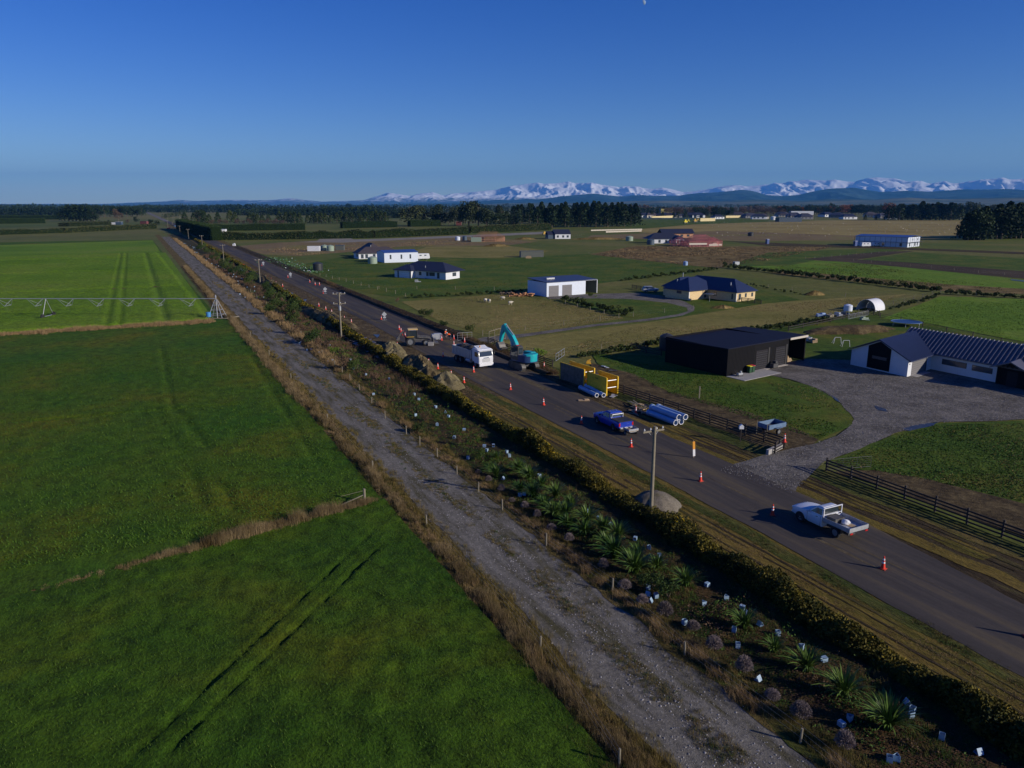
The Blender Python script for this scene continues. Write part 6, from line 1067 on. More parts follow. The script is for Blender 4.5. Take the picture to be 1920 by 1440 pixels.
h.walls(X0, Y0, X1, -.0, 2.45, name='wing_wall'); xm = (X0 + X1) / 2; b = MB(); zr = 4.9; b.prism([(X0 - .6, 2.38), (xm, zr), (X1 + .6, 2.38), (X1 + .6, 2.5), (xm, zr + .16), (X0 - .6, 2.5)], Y0 - .6, Y1, axis='y'); h.put(b, 'wing_roof', 'rib_roof')
b = MB(); y = Y0 - .4
while y < Y1 - .1:
    for sx in (X0 - .6, X1 + .6):
        u = Vector((sx, y, 2.52)); w = Vector((xm, y, zr + .17)); b.add([u + Vector((0, -.17, 0)), u + Vector((0, .17, 0)), w + Vector((0, .17, 0)), w + Vector((0, -.17, 0)), u + Vector((0, -.09, .13)), u + Vector((0, .09, .13)), w + Vector((0, .09, .13)), w + Vector((0, -.09, .13))], [(0, 3, 2, 1), (4, 5, 6, 7), (0, 1, 5, 4), (1, 2, 6, 5), (2, 3, 7, 6), (3, 0, 4, 7)])
    y += .62
h.put(b, 'wing_roof_rib', 'rib_roof')
h.put(MB().prism([(X0 - .6, 2.38), (xm, zr), (X1 + .6, 2.38)], Y1 - .25, Y1 - .05, axis='y'), 'hip_end', 'navy_roof')
h.opening('x', X0, -5.3, -1.6, 1.15, 1.95, -1, mull=1); h.opening('x', X0, -9.0, -6.1, 1.1, 1.9, -1, mull=1); h.opening('x', X0, -19.5, -15.8, .9, 2.0, -1, mull=2)
h.put(MB().box((X0 - .35, -11.8, 1.2), (.7, 4.0, 2.4)), 'porch', 'black_clad'); h.put(MB().prism([(-14.6, 2.4), (-11.9, 3.5), (-9.2, 2.4), (-9.2, 2.52), (-11.9, 3.66), (-14.6, 2.52)], X0 - 2.2, X0 + 2.5, axis='x'), 'porch_roof', 'rib_roof'); h.panel('x', X0 - .7, -12.6, -11.2, .05, 2.1, -1, 'front_door', 'dark_door')
h.walls(X1, -14, X1 + 5, -7, 2.45, name='rear_wing_wall'); h.put(MB().prism([(-14.6, 2.4), (-10.5, 4.75), (-6.4, 2.4), (-6.4, 2.52), (-10.5, 4.9), (-14.6, 2.52)], xm, X1 + 5.4, axis='x'), 'rear_wing_roof', 'navy_roof')
e = thing('trampoline', 'round blue trampoline on the lawn behind the white ribbed roof house', 'trampoline', at(1699, 611)); MB().tube((0, 0, .88), (0, 0, .9), 1.9, 1.9, 32).build('mat', MATS['navy_paint'], e)
n = 32; b = MB(); [b.bar((2.05 * math.cos(2 * PI * i / n), 2.05 * math.sin(2 * PI * i / n), .9), (2.05 * math.cos(2 * PI * (i + 1) / n), 2.05 * math.sin(2 * PI * (i + 1) / n), .9), .22, .06) for i in range(n)]; b.build('pad', mat('pad_blue', (.12, .2, .36), rough=.5), e); [MB().bar((2 * math.cos(k * PI / 3), 2 * math.sin(k * PI / 3), 0), (2 * math.cos(k * PI / 3), 2 * math.sin(k * PI / 3), .88), .05).build('leg', MATS['galvanised'], e) for k in range(6)]
e.scale = (1.35, 1.35, 1)

# cream brick house
h = House('cream_house', 'cream brick house with navy hipped roof at the end of the curving lane', 'house', at(1380, 566.5), 36, 126, 'cream_brick', 'navy_roof')
h.walls(0, 0, 7.6, 20, 2.5); h.roof(0, 0, 7.6, 20, 2.5, 2.9, 'hip'); h.walls(-7.2, 9.2, 0, 17.4, 2.5); h.roof(-7.2, 9.2, 4.5, 17.4, 2.5, 2.95, 'hip'); h.walls(-3.5, 17.4, 1, 21.5, 2.5); h.roof(-3.5, 15.5, 6, 21.5, 2.5, 2.4, 'hip', ov=.45)
for f, a_, u0, u1, z0, z1, sg in (('y', 0, .9, 1.8, .5, 2.0, -1), ('y', 0, 3.4, 4.1, 1.0, 2.0, -1), ('y', 0, 6.0, 6.7, 1.0, 2.0, -1), ('x', 0, 1.0, 1.5, .6, 2.0, -1), ('x', 0, 6.2, 7.2, 1.0, 2.0, -1), ('x', -7.2, 11.8, 13.4, 1.5, 2.2, -1), ('y', 9.2, -1.4, -.4, .3, 2.0, -1), ('x', -3.5, 18.5, 20.3, .9, 2.0, -1)): h.opening(f, a_, u0, u1, z0, z1, sg)
h.put(MB().box((-7.2, 9.16, 1.25), (.25, .06, 2.5)).box((-.02, -.03, 1.25), (.2, .06, 2.5)), 'corner_trim', 'white_wall')
for k, (x, y, z, w) in enumerate(((1.6, 3.2, 3.9, .28), (-4.5, 15.8, 4.1, .28), (2.0, 19.6, 5.2, .22))): h.put(MB().tube((x, y, z - .8), (x, y, z + .7), w / 2, w / 2, 8), 'roof_vent', 'alloy')
e = thing('clothes_line', 'rotary clothes line on the lawn in front of the cream house', 'clothes line', at(1330, 566)); b = MB().tube((0, 0, 0), (0, 0, 2), .04); [b.bar((0, 0, 1.7), (1.7 * math.cos(k * PI / 2 + .3), 1.7 * math.sin(k * PI / 2 + .3), 2.05), .03) for k in range(4)]; b.build('pole', MATS['galvanised'], e); MB().box((0, 0, 2.05), (2.3, 2.3, .02), rz=.3).build('washing', MATS['slate_blue'], e)
# blue roofed white shed
h = House('implement_shed', 'white shed with two grey roller doors and a lean-to by the lane', 'shed', at(1025, 557), 32, 122, 'white_clad', 'grey_blue_roof')
h.walls(0, 0, 13.0, 9.3, 3.75); h.roof(0, 0, 17.0, 9.3, 3.72, .55, 'mono', ov=.1); h.put(MB().box((15.0, 9.2, 1.9), (3.9, .12, 3.7)).box((16.9, 4.6, 1.9), (.12, 9.0, 3.7)), 'open_bay_wall', 'container_grey'); h.panel('y', 0, .7, 3.9, .02, 2.9, -1, 'roller_door', 'roller_door', lines=8); h.panel('y', 0, 5.1, 8.3, .02, 2.9, -1, 'roller_door', 'roller_door', lines=8); h.put(MB().box((15.0, -.05, 3.78), (4.1, .08, .2)).box((16.95, -.05, 1.9), (.18, .1, 3.7)), 'edge_trim', 'white_wall'); h.put(MB().box((4.5, 5, 4.35), (2.6, .8, .35)), 'roof_unit', 'alloy')
def logs(label, x, y, n, sp, m='timber'):
    p = at(x, y); b = MB(); rg = random.Random(x)
    for i in range(n): a = rg.uniform(0, 3); q = Vector((rg.uniform(-sp, sp), rg.uniform(-.8, .8), .2 + rg.uniform(0, .7) * (i % 3) / 2)); b.tube(q, q + Vector((math.cos(a), math.sin(a), rg.uniform(-.1, .1))) * .6, .17, .17, 7)
    o = b.build('firewood_heap', MATS[m]); o.location = (p.x, p.y, .05); tag(o, label, 'firewood')
mat('cut_log', (.45, .22, .10), rough=.8, var=.4, scale=3); logs('orange cut firewood heaped against the white lane shed', 978, 556, 60, 3.2, 'cut_log'); logs('dark branches stacked left of the white lane shed', 958, 553, 40, 3, 'stem_bark')
# white house with navy roof
h = House('hipped_house', 'white house with navy hipped roof on the mown paddock', 'house', at(836, 525), 57, 147, 'white_wall', 'charcoal_roof')
h.walls(0, 0, 7.5, 20.5, 2.6); h.roof(0, 0, 9.5, 20.5, 2.6, 2.7, 'hip', ov=.6); h.walls(-1.9, 13.2, 0, 20.5, 2.6, name='garage_wall'); h.roof(-1.9, 13.2, 4, 20.5, 2.6, 1.7, 'hip', ov=.5, name='garage_roof')
for u0, u1, z0, z1 in ((10.3, 11.4, 1.0, 2.2), (7.2, 8.2, .9, 2.2), (4.6, 6.9, 1.0, 2.2), (2.6, 3.6, .3, 2.2)): h.opening('x', 0, u0, u1, z0, z1, -1)
h.opening('y', 0, 3.6, 5.6, .9, 2.1, -1, mull=1); h.panel('x', -1.9, 14.2, 17.6, .05, 2.3, -1, 'garage_door', 'white_clad', lines=4); h.panel('x', -1.9, 18.6, 19.2, .05, 2.3, -1, 'entry_recess_shade', 'slate_blue'); h.panel('x', -1.9, 13.35, 13.8, .05, 2.3, -1, 'door_recess_shade', 'slate_blue')  # flat slate-blue panels, the shade of recesses put into their colour
h.put(MB().tube((1.2, 9.5, 3.2), (1.2, 9.5, 4.2), .1), 'roof_vent', 'alloy')
o = MB().box((0, 0, .4), (1.0, .8, .8)).box((.9, .2, .15), (.9, .5, .3)).build('heat_pump', MATS['alloy']); o.location = (*at(781, 529)[:2], 0); tag(o, 'small grey unit on the grass before the navy roofed house', 'unit')
# blue roofed long shed and the brown roofed house behind it
h = House('long_shed', 'long white shed with bright blue roof and three slit windows', 'shed', at(721, 493), 26, 117, 'white_clad', 'blue_roof'); h.walls(0, 0, 15.0, 10.5, 4.1, gable='x', gh=.7); h.roof(0, 0, 15.0, 10.5, 4.1, .8, 'gx', ov=.15)
for u in (2.4, 7.2, 11.2): h.opening('y', 0, u, u + .7, 1.5, 3.3, -1)
h = House('brown_roof_house', 'brown roofed house half hidden behind the long blue roofed shed', 'house', at(673, 486), 24, 116, 'white_wall', 'brown_roof'); h.walls(0, 0, 19, 9, 2.6); h.roof(0, 0, 19, 9, 2.6, 2.6, 'hip', ov=.6); h.walls(5, 8, 14, 22, 2.6); h.roof(5, 6, 14, 22, 2.6, 3.9, 'hip', ov=.6)
for u in (1.0, 3.0, 6.5): h.opening('y', 0, u, u + 1.2, .3, 2.1, -1)
h.opening('x', 0, 2, 4, .8, 2, -1); h.put(MB().tube((7, 5, 3.5), (7, 5, 6.0), .14), 'flue', 'alloy')
def van(name, label, cat, x, y, L_, w, hgt, rz, m, sc=1.0, sash='slate_blue'):
    p = at(x, y); e = thing(name, label, cat, (p.x, p.y, .08), rz, sc=sc); MB().prism([(-L_ / 2, .45), (L_ / 2 - .3, .45), (L_ / 2, .9), (L_ / 2 - .35, hgt), (-L_ / 2 + .2, hgt), (-L_ / 2, hgt * .6)], -w / 2, w / 2).build('body', MATS[m], e, bevel=.08)
    for s in (-1, 1): [MB().box((x_, s * (w / 2 + .008), hgt * .72), (1.0, .016, .5)).build('window', MATS[sash], e) for x_ in (-L_ * .22, L_ * .15)]; wheel(e, -L_ * .28, s * w * .42, .33, .2); wheel(e, L_ * .28, s * w * .42, .33, .2)
    return e
van('caravan', 'white caravan parked at the right end of the long shed', 'caravan', 793, 487, 6.0, 2.3, 2.7, R(20), 'white_wall')
e = thing('parked_car', 'silver car parked in the shade left of the cream house', 'car', (*at(1219, 548)[:2], .08), R(8), sc=1.05); P_ = MATS['alloy']; MB().loft([ring(2.2, .6, .45, .72, .76), ring(2.1, .8, .35, .85, .9), ring(1.6, .88, .32, .95, 1.02), ring(1.0, .88, .3, .98, 1.05), ring(-1.9, .88, .3, 1.0, 1.04), ring(-2.15, .82, .4, .95, 1.0)]).build('body', P_, e, smooth=True); MB().loft([[(1.05, -.78, .98), (1.05, .78, .98), (-2.0, .78, 1.0), (-2.0, -.78, 1.0)], [(.4, -.62, 1.5), (.4, .62, 1.5), (-1.7, .64, 1.52), (-1.7, -.64, 1.52)]]).build('glasshouse', MATS['glass'], e); MB().box((-.65, 0, 1.54), (2.2, 1.3, .06)).build('roof', P_, e, bevel=.02)
for s in (-1, 1): wheel(e, 1.35, s * .8, .34, .22); wheel(e, -1.3, s * .8, .34, .22)
def tank(label, x, y, d, hh, m, rib=True):
    p = at(x, y); e = thing('water_tank', label, 'water tank', (p.x, p.y + d / 2, 0)); r = d / 2; MB().tube((0, 0, 0), (0, 0, hh * .82), r, r, 28).build('barrel', MATS[m], e, smooth=True); MB().tube((0, 0, hh * .82), (0, 0, hh * .96), r * .99, r * .45, 28).tube((0, 0, hh * .96), (0, 0, hh), r * .2, r * .2, 12).build('lid', MATS[m], e, smooth=True); b = MB()
    if rib: [b.tube((0, 0, z * hh), (0, 0, z * hh + .06), r + .03, r + .03, 28) for z in (.2, .4, .6)]; b.build('rib', MATS[m], e, smooth=True)
for a_ in (('big black domed water tank by the green netting', 594, 508, 3.6, 3.2, 'tank_black'), ('pale green tank at the left end of the long shed', 697, 495, 3.9, 3.1, 'tank_green'), ('pale green tank next to the white container, left of two', 607, 470, 3.8, 3.1, 'tank_green'), ('pale green tank, right of two in the bare paddock', 618, 471, 3.9, 3.2, 'tank_green'), ('white water tank beside the arched shelter', 1593, 584, 1.9, 1.6, 'white_clad'),
          ('pale tank left of the white navy roofed pair', 1181, 452, 5.0, 3.4, 'tank_green'), ('dark tank in front of the white navy roofed house', 1221, 459, 4.6, 3.4, 'slate_blue'), ('black tank alone on the stubble field', 1409, 443, 4.5, 3.2, 'tank_black'), ('dark grey tank at the back corner of the black shed', 1252, 659, 2.4, 2.9, 'tank_black'), ('small blue tank on the fence line above the cream house', 1286, 498, 1.8, 1.8, 'pipe_blue'), ('small white tank left of the orange timber frame', 858, 451, 3.5, 2.8, 'white_clad'), ('blue tank left of the orange timber frame', 871, 451, 3.2, 3.2, 'slate_blue')): tank(*a_)
def boxy(name, label, cat, x, y, L_, w, hh, deg, m, door=True, roof=None):
    p = at(x, y); e = thing(name, label, cat, (p.x, p.y, .03), R(deg)); MB().box((0, w / 2, hh / 2), (L_, w, hh)).build('body', MATS[m], e); b = MB(); [b.box((-L_ / 2 + .3 + k * .6, -.02, hh / 2), (.12, .04, hh - .3)) for k in range(int(L_ / .6))]; b.build('corrugation', MATS[m], e)
    if door: MB().box((-L_ / 2 - .02, w / 2, hh / 2), (.04, w - .4, hh - .3)).build('door', MATS['slate_blue' if m != 'slate_blue' else 'dark_metal'], e)
    if roof: MB().box((0, w / 2, hh + .06), (L_ + .3, w + .3, .12)).build('roof', MATS[roof], e)
    return e
boxy('container', 'white container with dark end in the bare paddock', 'container', 588, 471, 6.5, 2.5, 2.6, 4, 'white_wall'); boxy('container', 'small grey shed right of the two green tanks', 'shed', 637, 469.5, 4.5, 3.5, 2.6, 4, 'container_grey', roof='slate_blue'); boxy('container', 'long low grey container shed in the rough paddock', 'container', 998, 482.5, 11.0, 3, 2.8, 12, 'container_grey', roof='container_grey')
o = MB().box((0, 0, .45), (2.6, 1.2, .9)).box((.2, 0, 1.0), (1.8, 1.0, .25)).build('pallet_stack', MATS['timber']); o.location = (*at(991, 484.5)[:2], 0); tag(o, 'pale bundle of timber before the long grey container', 'timber stack')
boxy('portable_toilet', 'blue portable toilet left of the unfinished two storey building', 'portable toilet', 1605, 461.5, 1.6, 1.6, 2.9, 20, 'blue_roof', roof='white_wall'); boxy('portable_toilet', 'blue portable toilet standing alone before the stubble', 'portable toilet', 1440, 457.5, 1.6, 1.6, 2.9, 20, 'blue_roof', roof='white_wall'); boxy('field_shelter', 'dark blue green shed at the edge of the stubble field', 'shed', 1482, 416, 34, 14, 6, 5, 'slate_blue'); boxy('utility_box', 'pair of pale cabinets at the corner of the shrub row', 'cabinet', 1382, 499, 2.2, 1.4, 1.7, 20, 'alloy')
tank('white round tank behind the dark blue green shed', 1451, 412.5, 8, 6, 'white_wall', False)
# small gabled house, navy pair, unfinished houses
h = House('gabled_house', 'small white house with steep navy gable before the pine block', 'house', at(1041, 448), 12, 104, 'white_wall', 'charcoal_roof'); h.walls(0, 0, 11.5, 9, 3.3, gable='x', gh=3.0); h.roof(0, 0, 11.5, 9, 3.3, 3.1, 'gx', ov=.3); h.walls(-5, 1, 0, 8, 3.0, m='slate_blue'); h.roof(-5, 1, 0, 8, 3.0, 2.2, 'gx', ov=.3)
for u in (1.2, 5.2, 8.6): h.opening('y', 0, u, u + 1.5, .9, 2.5, -1)
h = House('navy_roof_house', 'white house with wide navy hipped roof left of the pink timber frame', 'house', at(1226, 456.5), 10, 100, 'white_wall', 'charcoal_roof'); h.walls(0, 0, 19, 11, 2.9); h.roof(-3, 0, 19, 11, 2.9, 3.6, 'hip', ov=.6); h.walls(13, -4, 19, 0, 2.9); h.roof(13, -4, 19, 4, 2.9, 2.2, 'hip', ov=.5)
for u in (3, 7.5, 10): h.opening('y', 0, u, u + 1.5, .4, 2.2, -1)
for u in (14, 16.5): h.opening('y', -4, u, u + 1.4, .4, 2.2, -1)
def frame_house(label, x, y, deg, L_, W_, hh, p, m, sheet=None):
    O = at(x, y); e = thing('house_frame', label, 'house frame', (O.x, O.y, .02), R(deg)); b = MB(); n = int(L_ / .9)
    for i in range(n + 1):
        u = L_ * i / n; [b.box((u, v, hh / 2), (.14, .12, hh)) for v in (0, W_ * .5, W_)]
    for i in range(int(W_ / .9) + 1): v = W_ * i / int(W_ / .9); [b.box((u, v, hh / 2), (.12, .14, hh)) for u in (0, L_ * .35, L_ * .7, L_)]
    b.build('wall_stud', MATS[m], e); b = MB(); [b.box((L_ / 2, v, z), (L_, .16, .14)) for v in (0, W_ * .5, W_) for z in (.08, hh * .5, hh)]; [b.box((u, W_ / 2, z), (.16, W_, .14)) for u in (0, L_ * .35, L_ * .7, L_) for z in (.08, hh)]; b.build('wall_plate', MATS[m], e)
    nt = min(60, int(L_ / .75)); t0 = None
    for i in range(nt + 1):
        u = L_ * i / nt; k = min(1.0, u / (W_ / 2 + .01), (L_ - u) / (W_ / 2 + .01)); k = max(.25, k); z1 = hh + p * k; b = MB().bar((u, -.5, hh + .1), (u, W_ * .5 * (1 if k > .99 else k), z1), .1, .16).bar((u, W_ + .5, hh + .1), (u, W_ - W_ * .5 * (1 if k > .99 else k), z1), .1, .16).bar((u, 0, hh + .1), (u, W_, hh + .1), .1, .14)
        if k <= .99: b.bar((u, W_ * .5 * k, z1), (u, W_ - W_ * .5 * k, z1), .1, .14)
        else: b.bar((u, W_ * .25, hh + .1), (u, W_ * .5, z1), .08).bar((u, W_ * .75, hh + .1), (u, W_ * .5, z1), .08)
        b.build('roof_truss', MATS[m], e)
    if sheet: b = MB(); b.box((L_ * .3, -.12, hh * .55), (L_ * .6, .03, hh * .35)).box((L_ * .82, -.12, hh * .3), (L_ * .3, .03, hh * .3)); b.build('wrap_sheet', MATS[sheet], e)
    return e
frame_house('long pink timber house frame with roof trusses under construction', 1292, 463, 14, 19, 11, 3.0, 3.8, 'pink_timber', 'pale_trim'); frame_house('smaller pink timber frame wing at the right of the long pink one', 1331, 462, 14, 8, 8, 2.8, 2.6, 'pink_timber', 'pale_trim'); frame_house('low pink timber frame at the left of the long pink one', 1267, 461.5, 14, 8, 9, 2.8, 2.8, 'pink_timber'); frame_house('orange timber house frame with open trusses in the green paddock', 888, 453, 5, 21, 10, 2.9, 3.6, 'orange_timber'); 
h = House('unfinished_house', 'half clad house with dark roof behind the white navy roofed house', 'house', at(1242, 446), 8, 98, 'orange_timber', 'charcoal_roof'); h.walls(0, 0, 24, 10, 3.2); h.roof(0, 0, 24, 10, 3.2, 3.0, 'gx', ov=.8); 
for u in (9, 14, 19): h.opening('y', 0, u, u + 2, .8, 2.4, -1)
for lb, x, y, L_, m in (('dark wrapped wall panels at the left of the orange frame', 897, 452.5, 9, 'slate_blue'), ('green shed left in front of the orange timber frame', 893, 453.5, 7, 'tank_green')): boxy('site_shed', lb, 'shed', x, y, L_, 3, 2.9, 3, m)
h = House('two_storey_building', 'pale two storey building with navy flat roof and scaffold', 'building', at(1701, 464), 43, 133, 'white_clad', 'blue_roof'); h.walls(0, 0, 19, 30, 5.6); h.roof(0, 0, 19, 30, 5.6, .9, 'gy', ov=.5)
for u in (2, 6, 10, 14):
    (h.opening('y', 0, u + .5, u + 2, .6, 2.3, -1) if u != 6 else None); (h.opening('y', 0, u + .5, u + 1.5, 3.8, 4.8, -1) if u in (6, 14) else None)
for v in (3, 13, 22): h.opening('x', 0, v, v + 1.4, .5, 2.3, -1)
b = MB(); [b.box((9.5, -1.0, z), (20.5, .8, .1)) for z in (2.8,)]; [b.box((x, -1.3, 2.8), (.12, .12, 5.6)) for x in range(0, 20, 3)]; [b.box((-1.0, 15, z), (.8, 31, .1)) for z in (2.8,)]; [b.box((-1.3, y, 2.8), (.12, .12, 5.6)) for y in range(0, 31, 3)]; h.put(b, 'scaffold', 'dark_metal')
van('site_truck', 'white truck with orange load left of the two storey building', 'truck', 1622, 463, 6.0, 2.3, 2.5, R(10), 'white_wall'); van('site_van', 'white van close against the two storey building', 'van', 1642, 462, 5.0, 2, 2.3, R(12), 'white_wall')
o = MB().box((0, 0, 1.0), (2.6, 1.6, 2.0)).box((1.0, 0, 2.3), (.5, .5, .6)).build('orange_hopper', MATS['cone_orange']); o.location = (*at(1630, 461)[:2], 0); tag(o, 'small orange hopper beside the white site truck', 'hopper')
b = MB(); n = 16
e = thing('arch_shelter', 'white plastic arched shelter with dark open end beside the field gate', 'shelter', (*at(1641, 584)[:2], 0), R(38)); r = 2.25; L_ = 4.6
arc = lambda rr, x: [(x, -rr * math.cos(PI * i / n) + 0, .5 * 0 + rr * 1.12 * math.sin(PI * i / n)) for i in range(n + 1)]
b = MB().loft([arc(r, 0), arc(r, L_)], cap=False, close=False); b2 = MB().loft([arc(r - .04, 0), arc(r - .04, L_)], cap=False, close=False); b.add(b2.v, b2.f); c = MB(); [c.bar(arc(r, x)[i], arc(r, x)[i + 1], .07) for x in (0, L_) for i in range(n)]
o = b.build('cover', MATS['white_wall'], e, smooth=True); o.location.y = r; o = c.build('hoop', MATS['galvanised'], e); o.location.y = r; o = MB().prism([(-q[1] * .97, q[2] * .97) for q in arc(r, 0)], L_ - .1, L_ - .05, axis='x').build('end_wall', MATS['white_wall'], e); o.location.y = r
o = MB().prism([(-2.6, 0), (2.4, 0), (2.0, 1.7), (-2.0, 1.6)], -.8, .8).build('stacked_bales', MATS['dark_metal']); o.location = (*at(1632, 578)[:2], 0); o.location += Vector((2.0, .6, 0)); o.scale = (.5, .5, .6); tag(o, 'dark wrapped stack inside the arched shelter', 'stack')
for i, (x, y, L_, lb, m) in enumerate([(1540, 594, 2.0, 'blue drum and pallet on the fence line behind the shed', 'pipe_blue'), (1556, 595, 2.2, 'pale planks heaped on the fence line', 'weathered_wood'), (1572, 593, 2.4, 'tilted pale sheets by the white water tank', 'alloy'), (1584, 591, 1.8, 'dark crate stack by the white water tank', 'slate_blue'), (1620, 601, 1.5, 'small green cage leaning on the rail fence', 'tank_green'), (1515, 640, 1.6, 'grey tub on grass behind the black shed', 'alloy'), (1524, 643, 1.6, 'brown clutter on grass behind the black shed', 'timber')]):
    p = at(x, y); o = MB().box((0, 0, .35), (L_, .9, .5), rx=.15).box((.3, .1, .7), (L_ * .5, .6, .2), rz=.5).box((-.5, .5, .15), (L_ * .6, .2, .2), rz=-.3).build('yard_clutter', MATS[m]); o.location = (p.x, p.y, .05); o.rotation_euler = (0, 0, i * .8); tag(o, lb, 'clutter')
for i, (x, y, lb) in enumerate([(1570, 645, 'white goal frame left of the soil mound, nearer the shed'), (1586, 651, 'white goal frame right of the first, by the house shade')]):
    p = at(x, y); e = MB().bar((-.7, 0, 0), (-.5, 0, 1.2), .05).bar((.7, 0, 0), (.5, 0, 1.2), .05).bar((-.5, 0, 1.2), (.5, 0, 1.2), .05).bar((-.7, .8, 0), (-.5, 0, 1.2), .05).build('swing_frame', MATS['white_wall']); e.location = p; tag(e, lb, 'frame')
# sheep on the tan paddock
mat('wool', (.5, .46, .38), rough=1, bump=.03, bscale=12); mat('sheep_face', (.12, .1, .09), rough=.8)
def sheep(label, x, y, rz):
    p = at(x, y); e = thing('sheep', label, 'sheep', (p.x, p.y, .05), rz); b = MB(); rr = lambda X, r, z, q=1.0: [(X, r * math.cos(2 * PI * i / 12), z + r * q * math.sin(2 * PI * i / 12)) for i in range(12)]
    b.loft([rr(-.5, .08, .68), rr(-.45, .25, .66), rr(-.2, .33, .64), rr(.15, .33, .64), rr(.38, .26, .66), rr(.5, .15, .74), rr(.62, .10, .80), rr(.78, .07, .72), rr(.86, .04, .66)])
    for x_, s in ((-.35, .15), (-.35, -.15), (.28, .15), (.28, -.15)): b.tube((x_, s, 0), (x_ + .02, s, .25), .03, .035, 6).tube((x_ + .02, s, .25), (x_, s, .5), .04, .08, 6)
    b.tube((.66, .08, .85), (.64, .18, .84), .03, .015, 6).tube((.66, -.08, .85), (.64, -.18, .84), .03, .015, 6).tube((-.5, 0, .66), (-.58, 0, .5), .04, .03, 6); o = b.build('body', MATS['wool'], e, smooth=True); return e
sheep('pale sheep on the tan paddock, farther left of four', 910, 567, 1.0); sheep('pale sheep on the tan paddock just right of the leftmost', 917, 568, 2.2); sheep('pale sheep on the tan paddock, nearest the firewood', 943, 563, 3.2); sheep('pale sheep on the tan paddock, farthest right of four', 957, 572, 0.3)
# rows of shrubs
sh = [npmesh('hedge_shrub', *bush_mesh(400 + i, n=170, sz=.30, h=1.35, w=.8, lobes=2 + i), MATS['shrub_leaf']) for i in range(3)]; shc = [0]
def shrub_row(a, b_, n, k, lb, grp, m=None):
    A_ = at(*a); B_ = at(*b_)
    for i in range(n):
        t = (i + .5) / n; p = A_.lerp(B_, t); o = sh[shc[0]] if shc[0] < 3 else clone(sh[i % 3]); shc[0] += 1; kk = k * (.65 + .6 * RNG.rand()); o.location = (p.x + RNG.randn() * .3, p.y + RNG.randn() * .3, .02); o.rotation_euler = (0, 0, i * 2.3); o.scale = (kk, kk, kk * (.8 + .4 * RNG.rand())); tag(o, '%s, %s from its left end' % (lb, nth(i)), 'shrub', grp)
for a, b_, n, k, lb in [((1353, 501), (1764, 548), 74, 1.25, 'dark shrub in the long row above the cream house'), ((1772, 551), (1930, 561), 26, .9, 'small shrub above the bright green field'), ((764, 560), (985, 548), 30, .75, 'small shrub along the tan paddock top'), ((1162, 528), (1345, 506), 34, 1.0, 'shrub on the fence above the lane shed'), ((1055, 563), (1176, 594), 26, 1.15, 'green bush in the row below the lane shed'),
                        ((1088, 672), (1245, 645), 28, .8, 'shrub in the row left of the black shed'), ((1330, 634), (1560, 602), 40, .85, 'shrub in the row behind the black shed'), ((1668, 582), (1760, 557), 20, .85, 'shrub on the fence right of the arched shelter'), ((1400, 534), (1500, 553), 16, .55, 'tiny shrub on the grass beyond the cream house')]: shrub_row(a, b_, n, k, lb, lb.split(',')[0] + 's')
for i, (x, y, k, c, lb) in enumerate([(1010, 672, 1.9, 'y', 'tall yellow green bush right behind the excavator'), (796, 592, 1.1, 'g', 'dark bush inside the rail fence, left of two'), (809, 594, 1.1, 'g', 'dark bush inside the rail fence, right of two'), (833, 616, 1.0, 'g', 'small dark bush by the fence near the workers'), (884, 622, 1.0, 'g', 'small bush by the wire gate behind the truck'), (746, 568, .9, 'b', 'reddish bush at the corner of the tan paddock'), (1108, 558, .8, 'g', 'bush in front of the lean-to of the lane shed'), (1117, 558, .6, 'y', 'pale bush in front of the lean-to of the lane shed')]): place({'g': bp_g, 'b': bp_b, 'y': bp_y}[c], i, x, y, k, lb)
n = 900; t = RNG.rand(n); a = np.array(at(508, 484)); b_ = np.array(at(590, 512)); P = np.outer(1 - t, a) + np.outer(t, b_); P[:, 0] += 3 * RNG.randn(n); P[:, 1] += 2.5 * RNG.randn(n); P[:, 2] = .1; leafmat('netting_green', (.02, .07, .025), (.09, .19, .10), .5); V, Fc = leaves(P + np.array([0, 0, .2]), .3 + .4 * RNG.rand(n)); V[:, 2] = np.abs(V[:, 2]); tag(npmesh('green_netting', V, Fc, MATS['netting_green']), kind='stuff')
P2 = P[:70] + np.array([0, 0, .3]); V, Fc = leaves(P2, .45); V[:, 2] = np.abs(V[:, 2]); tag(npmesh('plastic_scraps', V, Fc, MATS['white_clad']), kind='stuff')
for lb, a, b_, hh, m in (('long white rail and panel line in front of the pine block', (1108, 433), (1204, 431), 1.1, 'pale_trim'), ('second pale panel line nearer than the pine block', (1136, 436), (1203, 434), 1.1, 'pale_trim'), ('pale yellow timber fence on the town edge, left', (1222, 410), (1288, 407), 4.0, 'lid_tan'), ('pale yellow timber fence right of the small digger', (1313, 415), (1341, 414.5), 4.5, 'lid_tan'), ('pale fence line at the edge of the green town paddock', (1196, 410.5), (1310, 412), 2.5, 'lid_tan'), ('pale fence near the town roofs', (1361, 408.5), (1390, 408), 4.0, 'lid_tan')):
    if m not in MATS: mat(m, (.62, .52, .28), rough=.8, var=.15, scale=.5)
    A_ = at(*a); B_ = at(*b_); d = B_ - A_; e = thing('panel_fence', lb, 'fence', A_, math.atan2(d.y, d.x)); k = max(4, min(40, int(d.length / 3))); [MB().box(((i + .5) * d.length / k, 0, hh / 2), (d.length / k - .15, .12, hh)).build('panel', MATS[m], e) for i in range(k)]
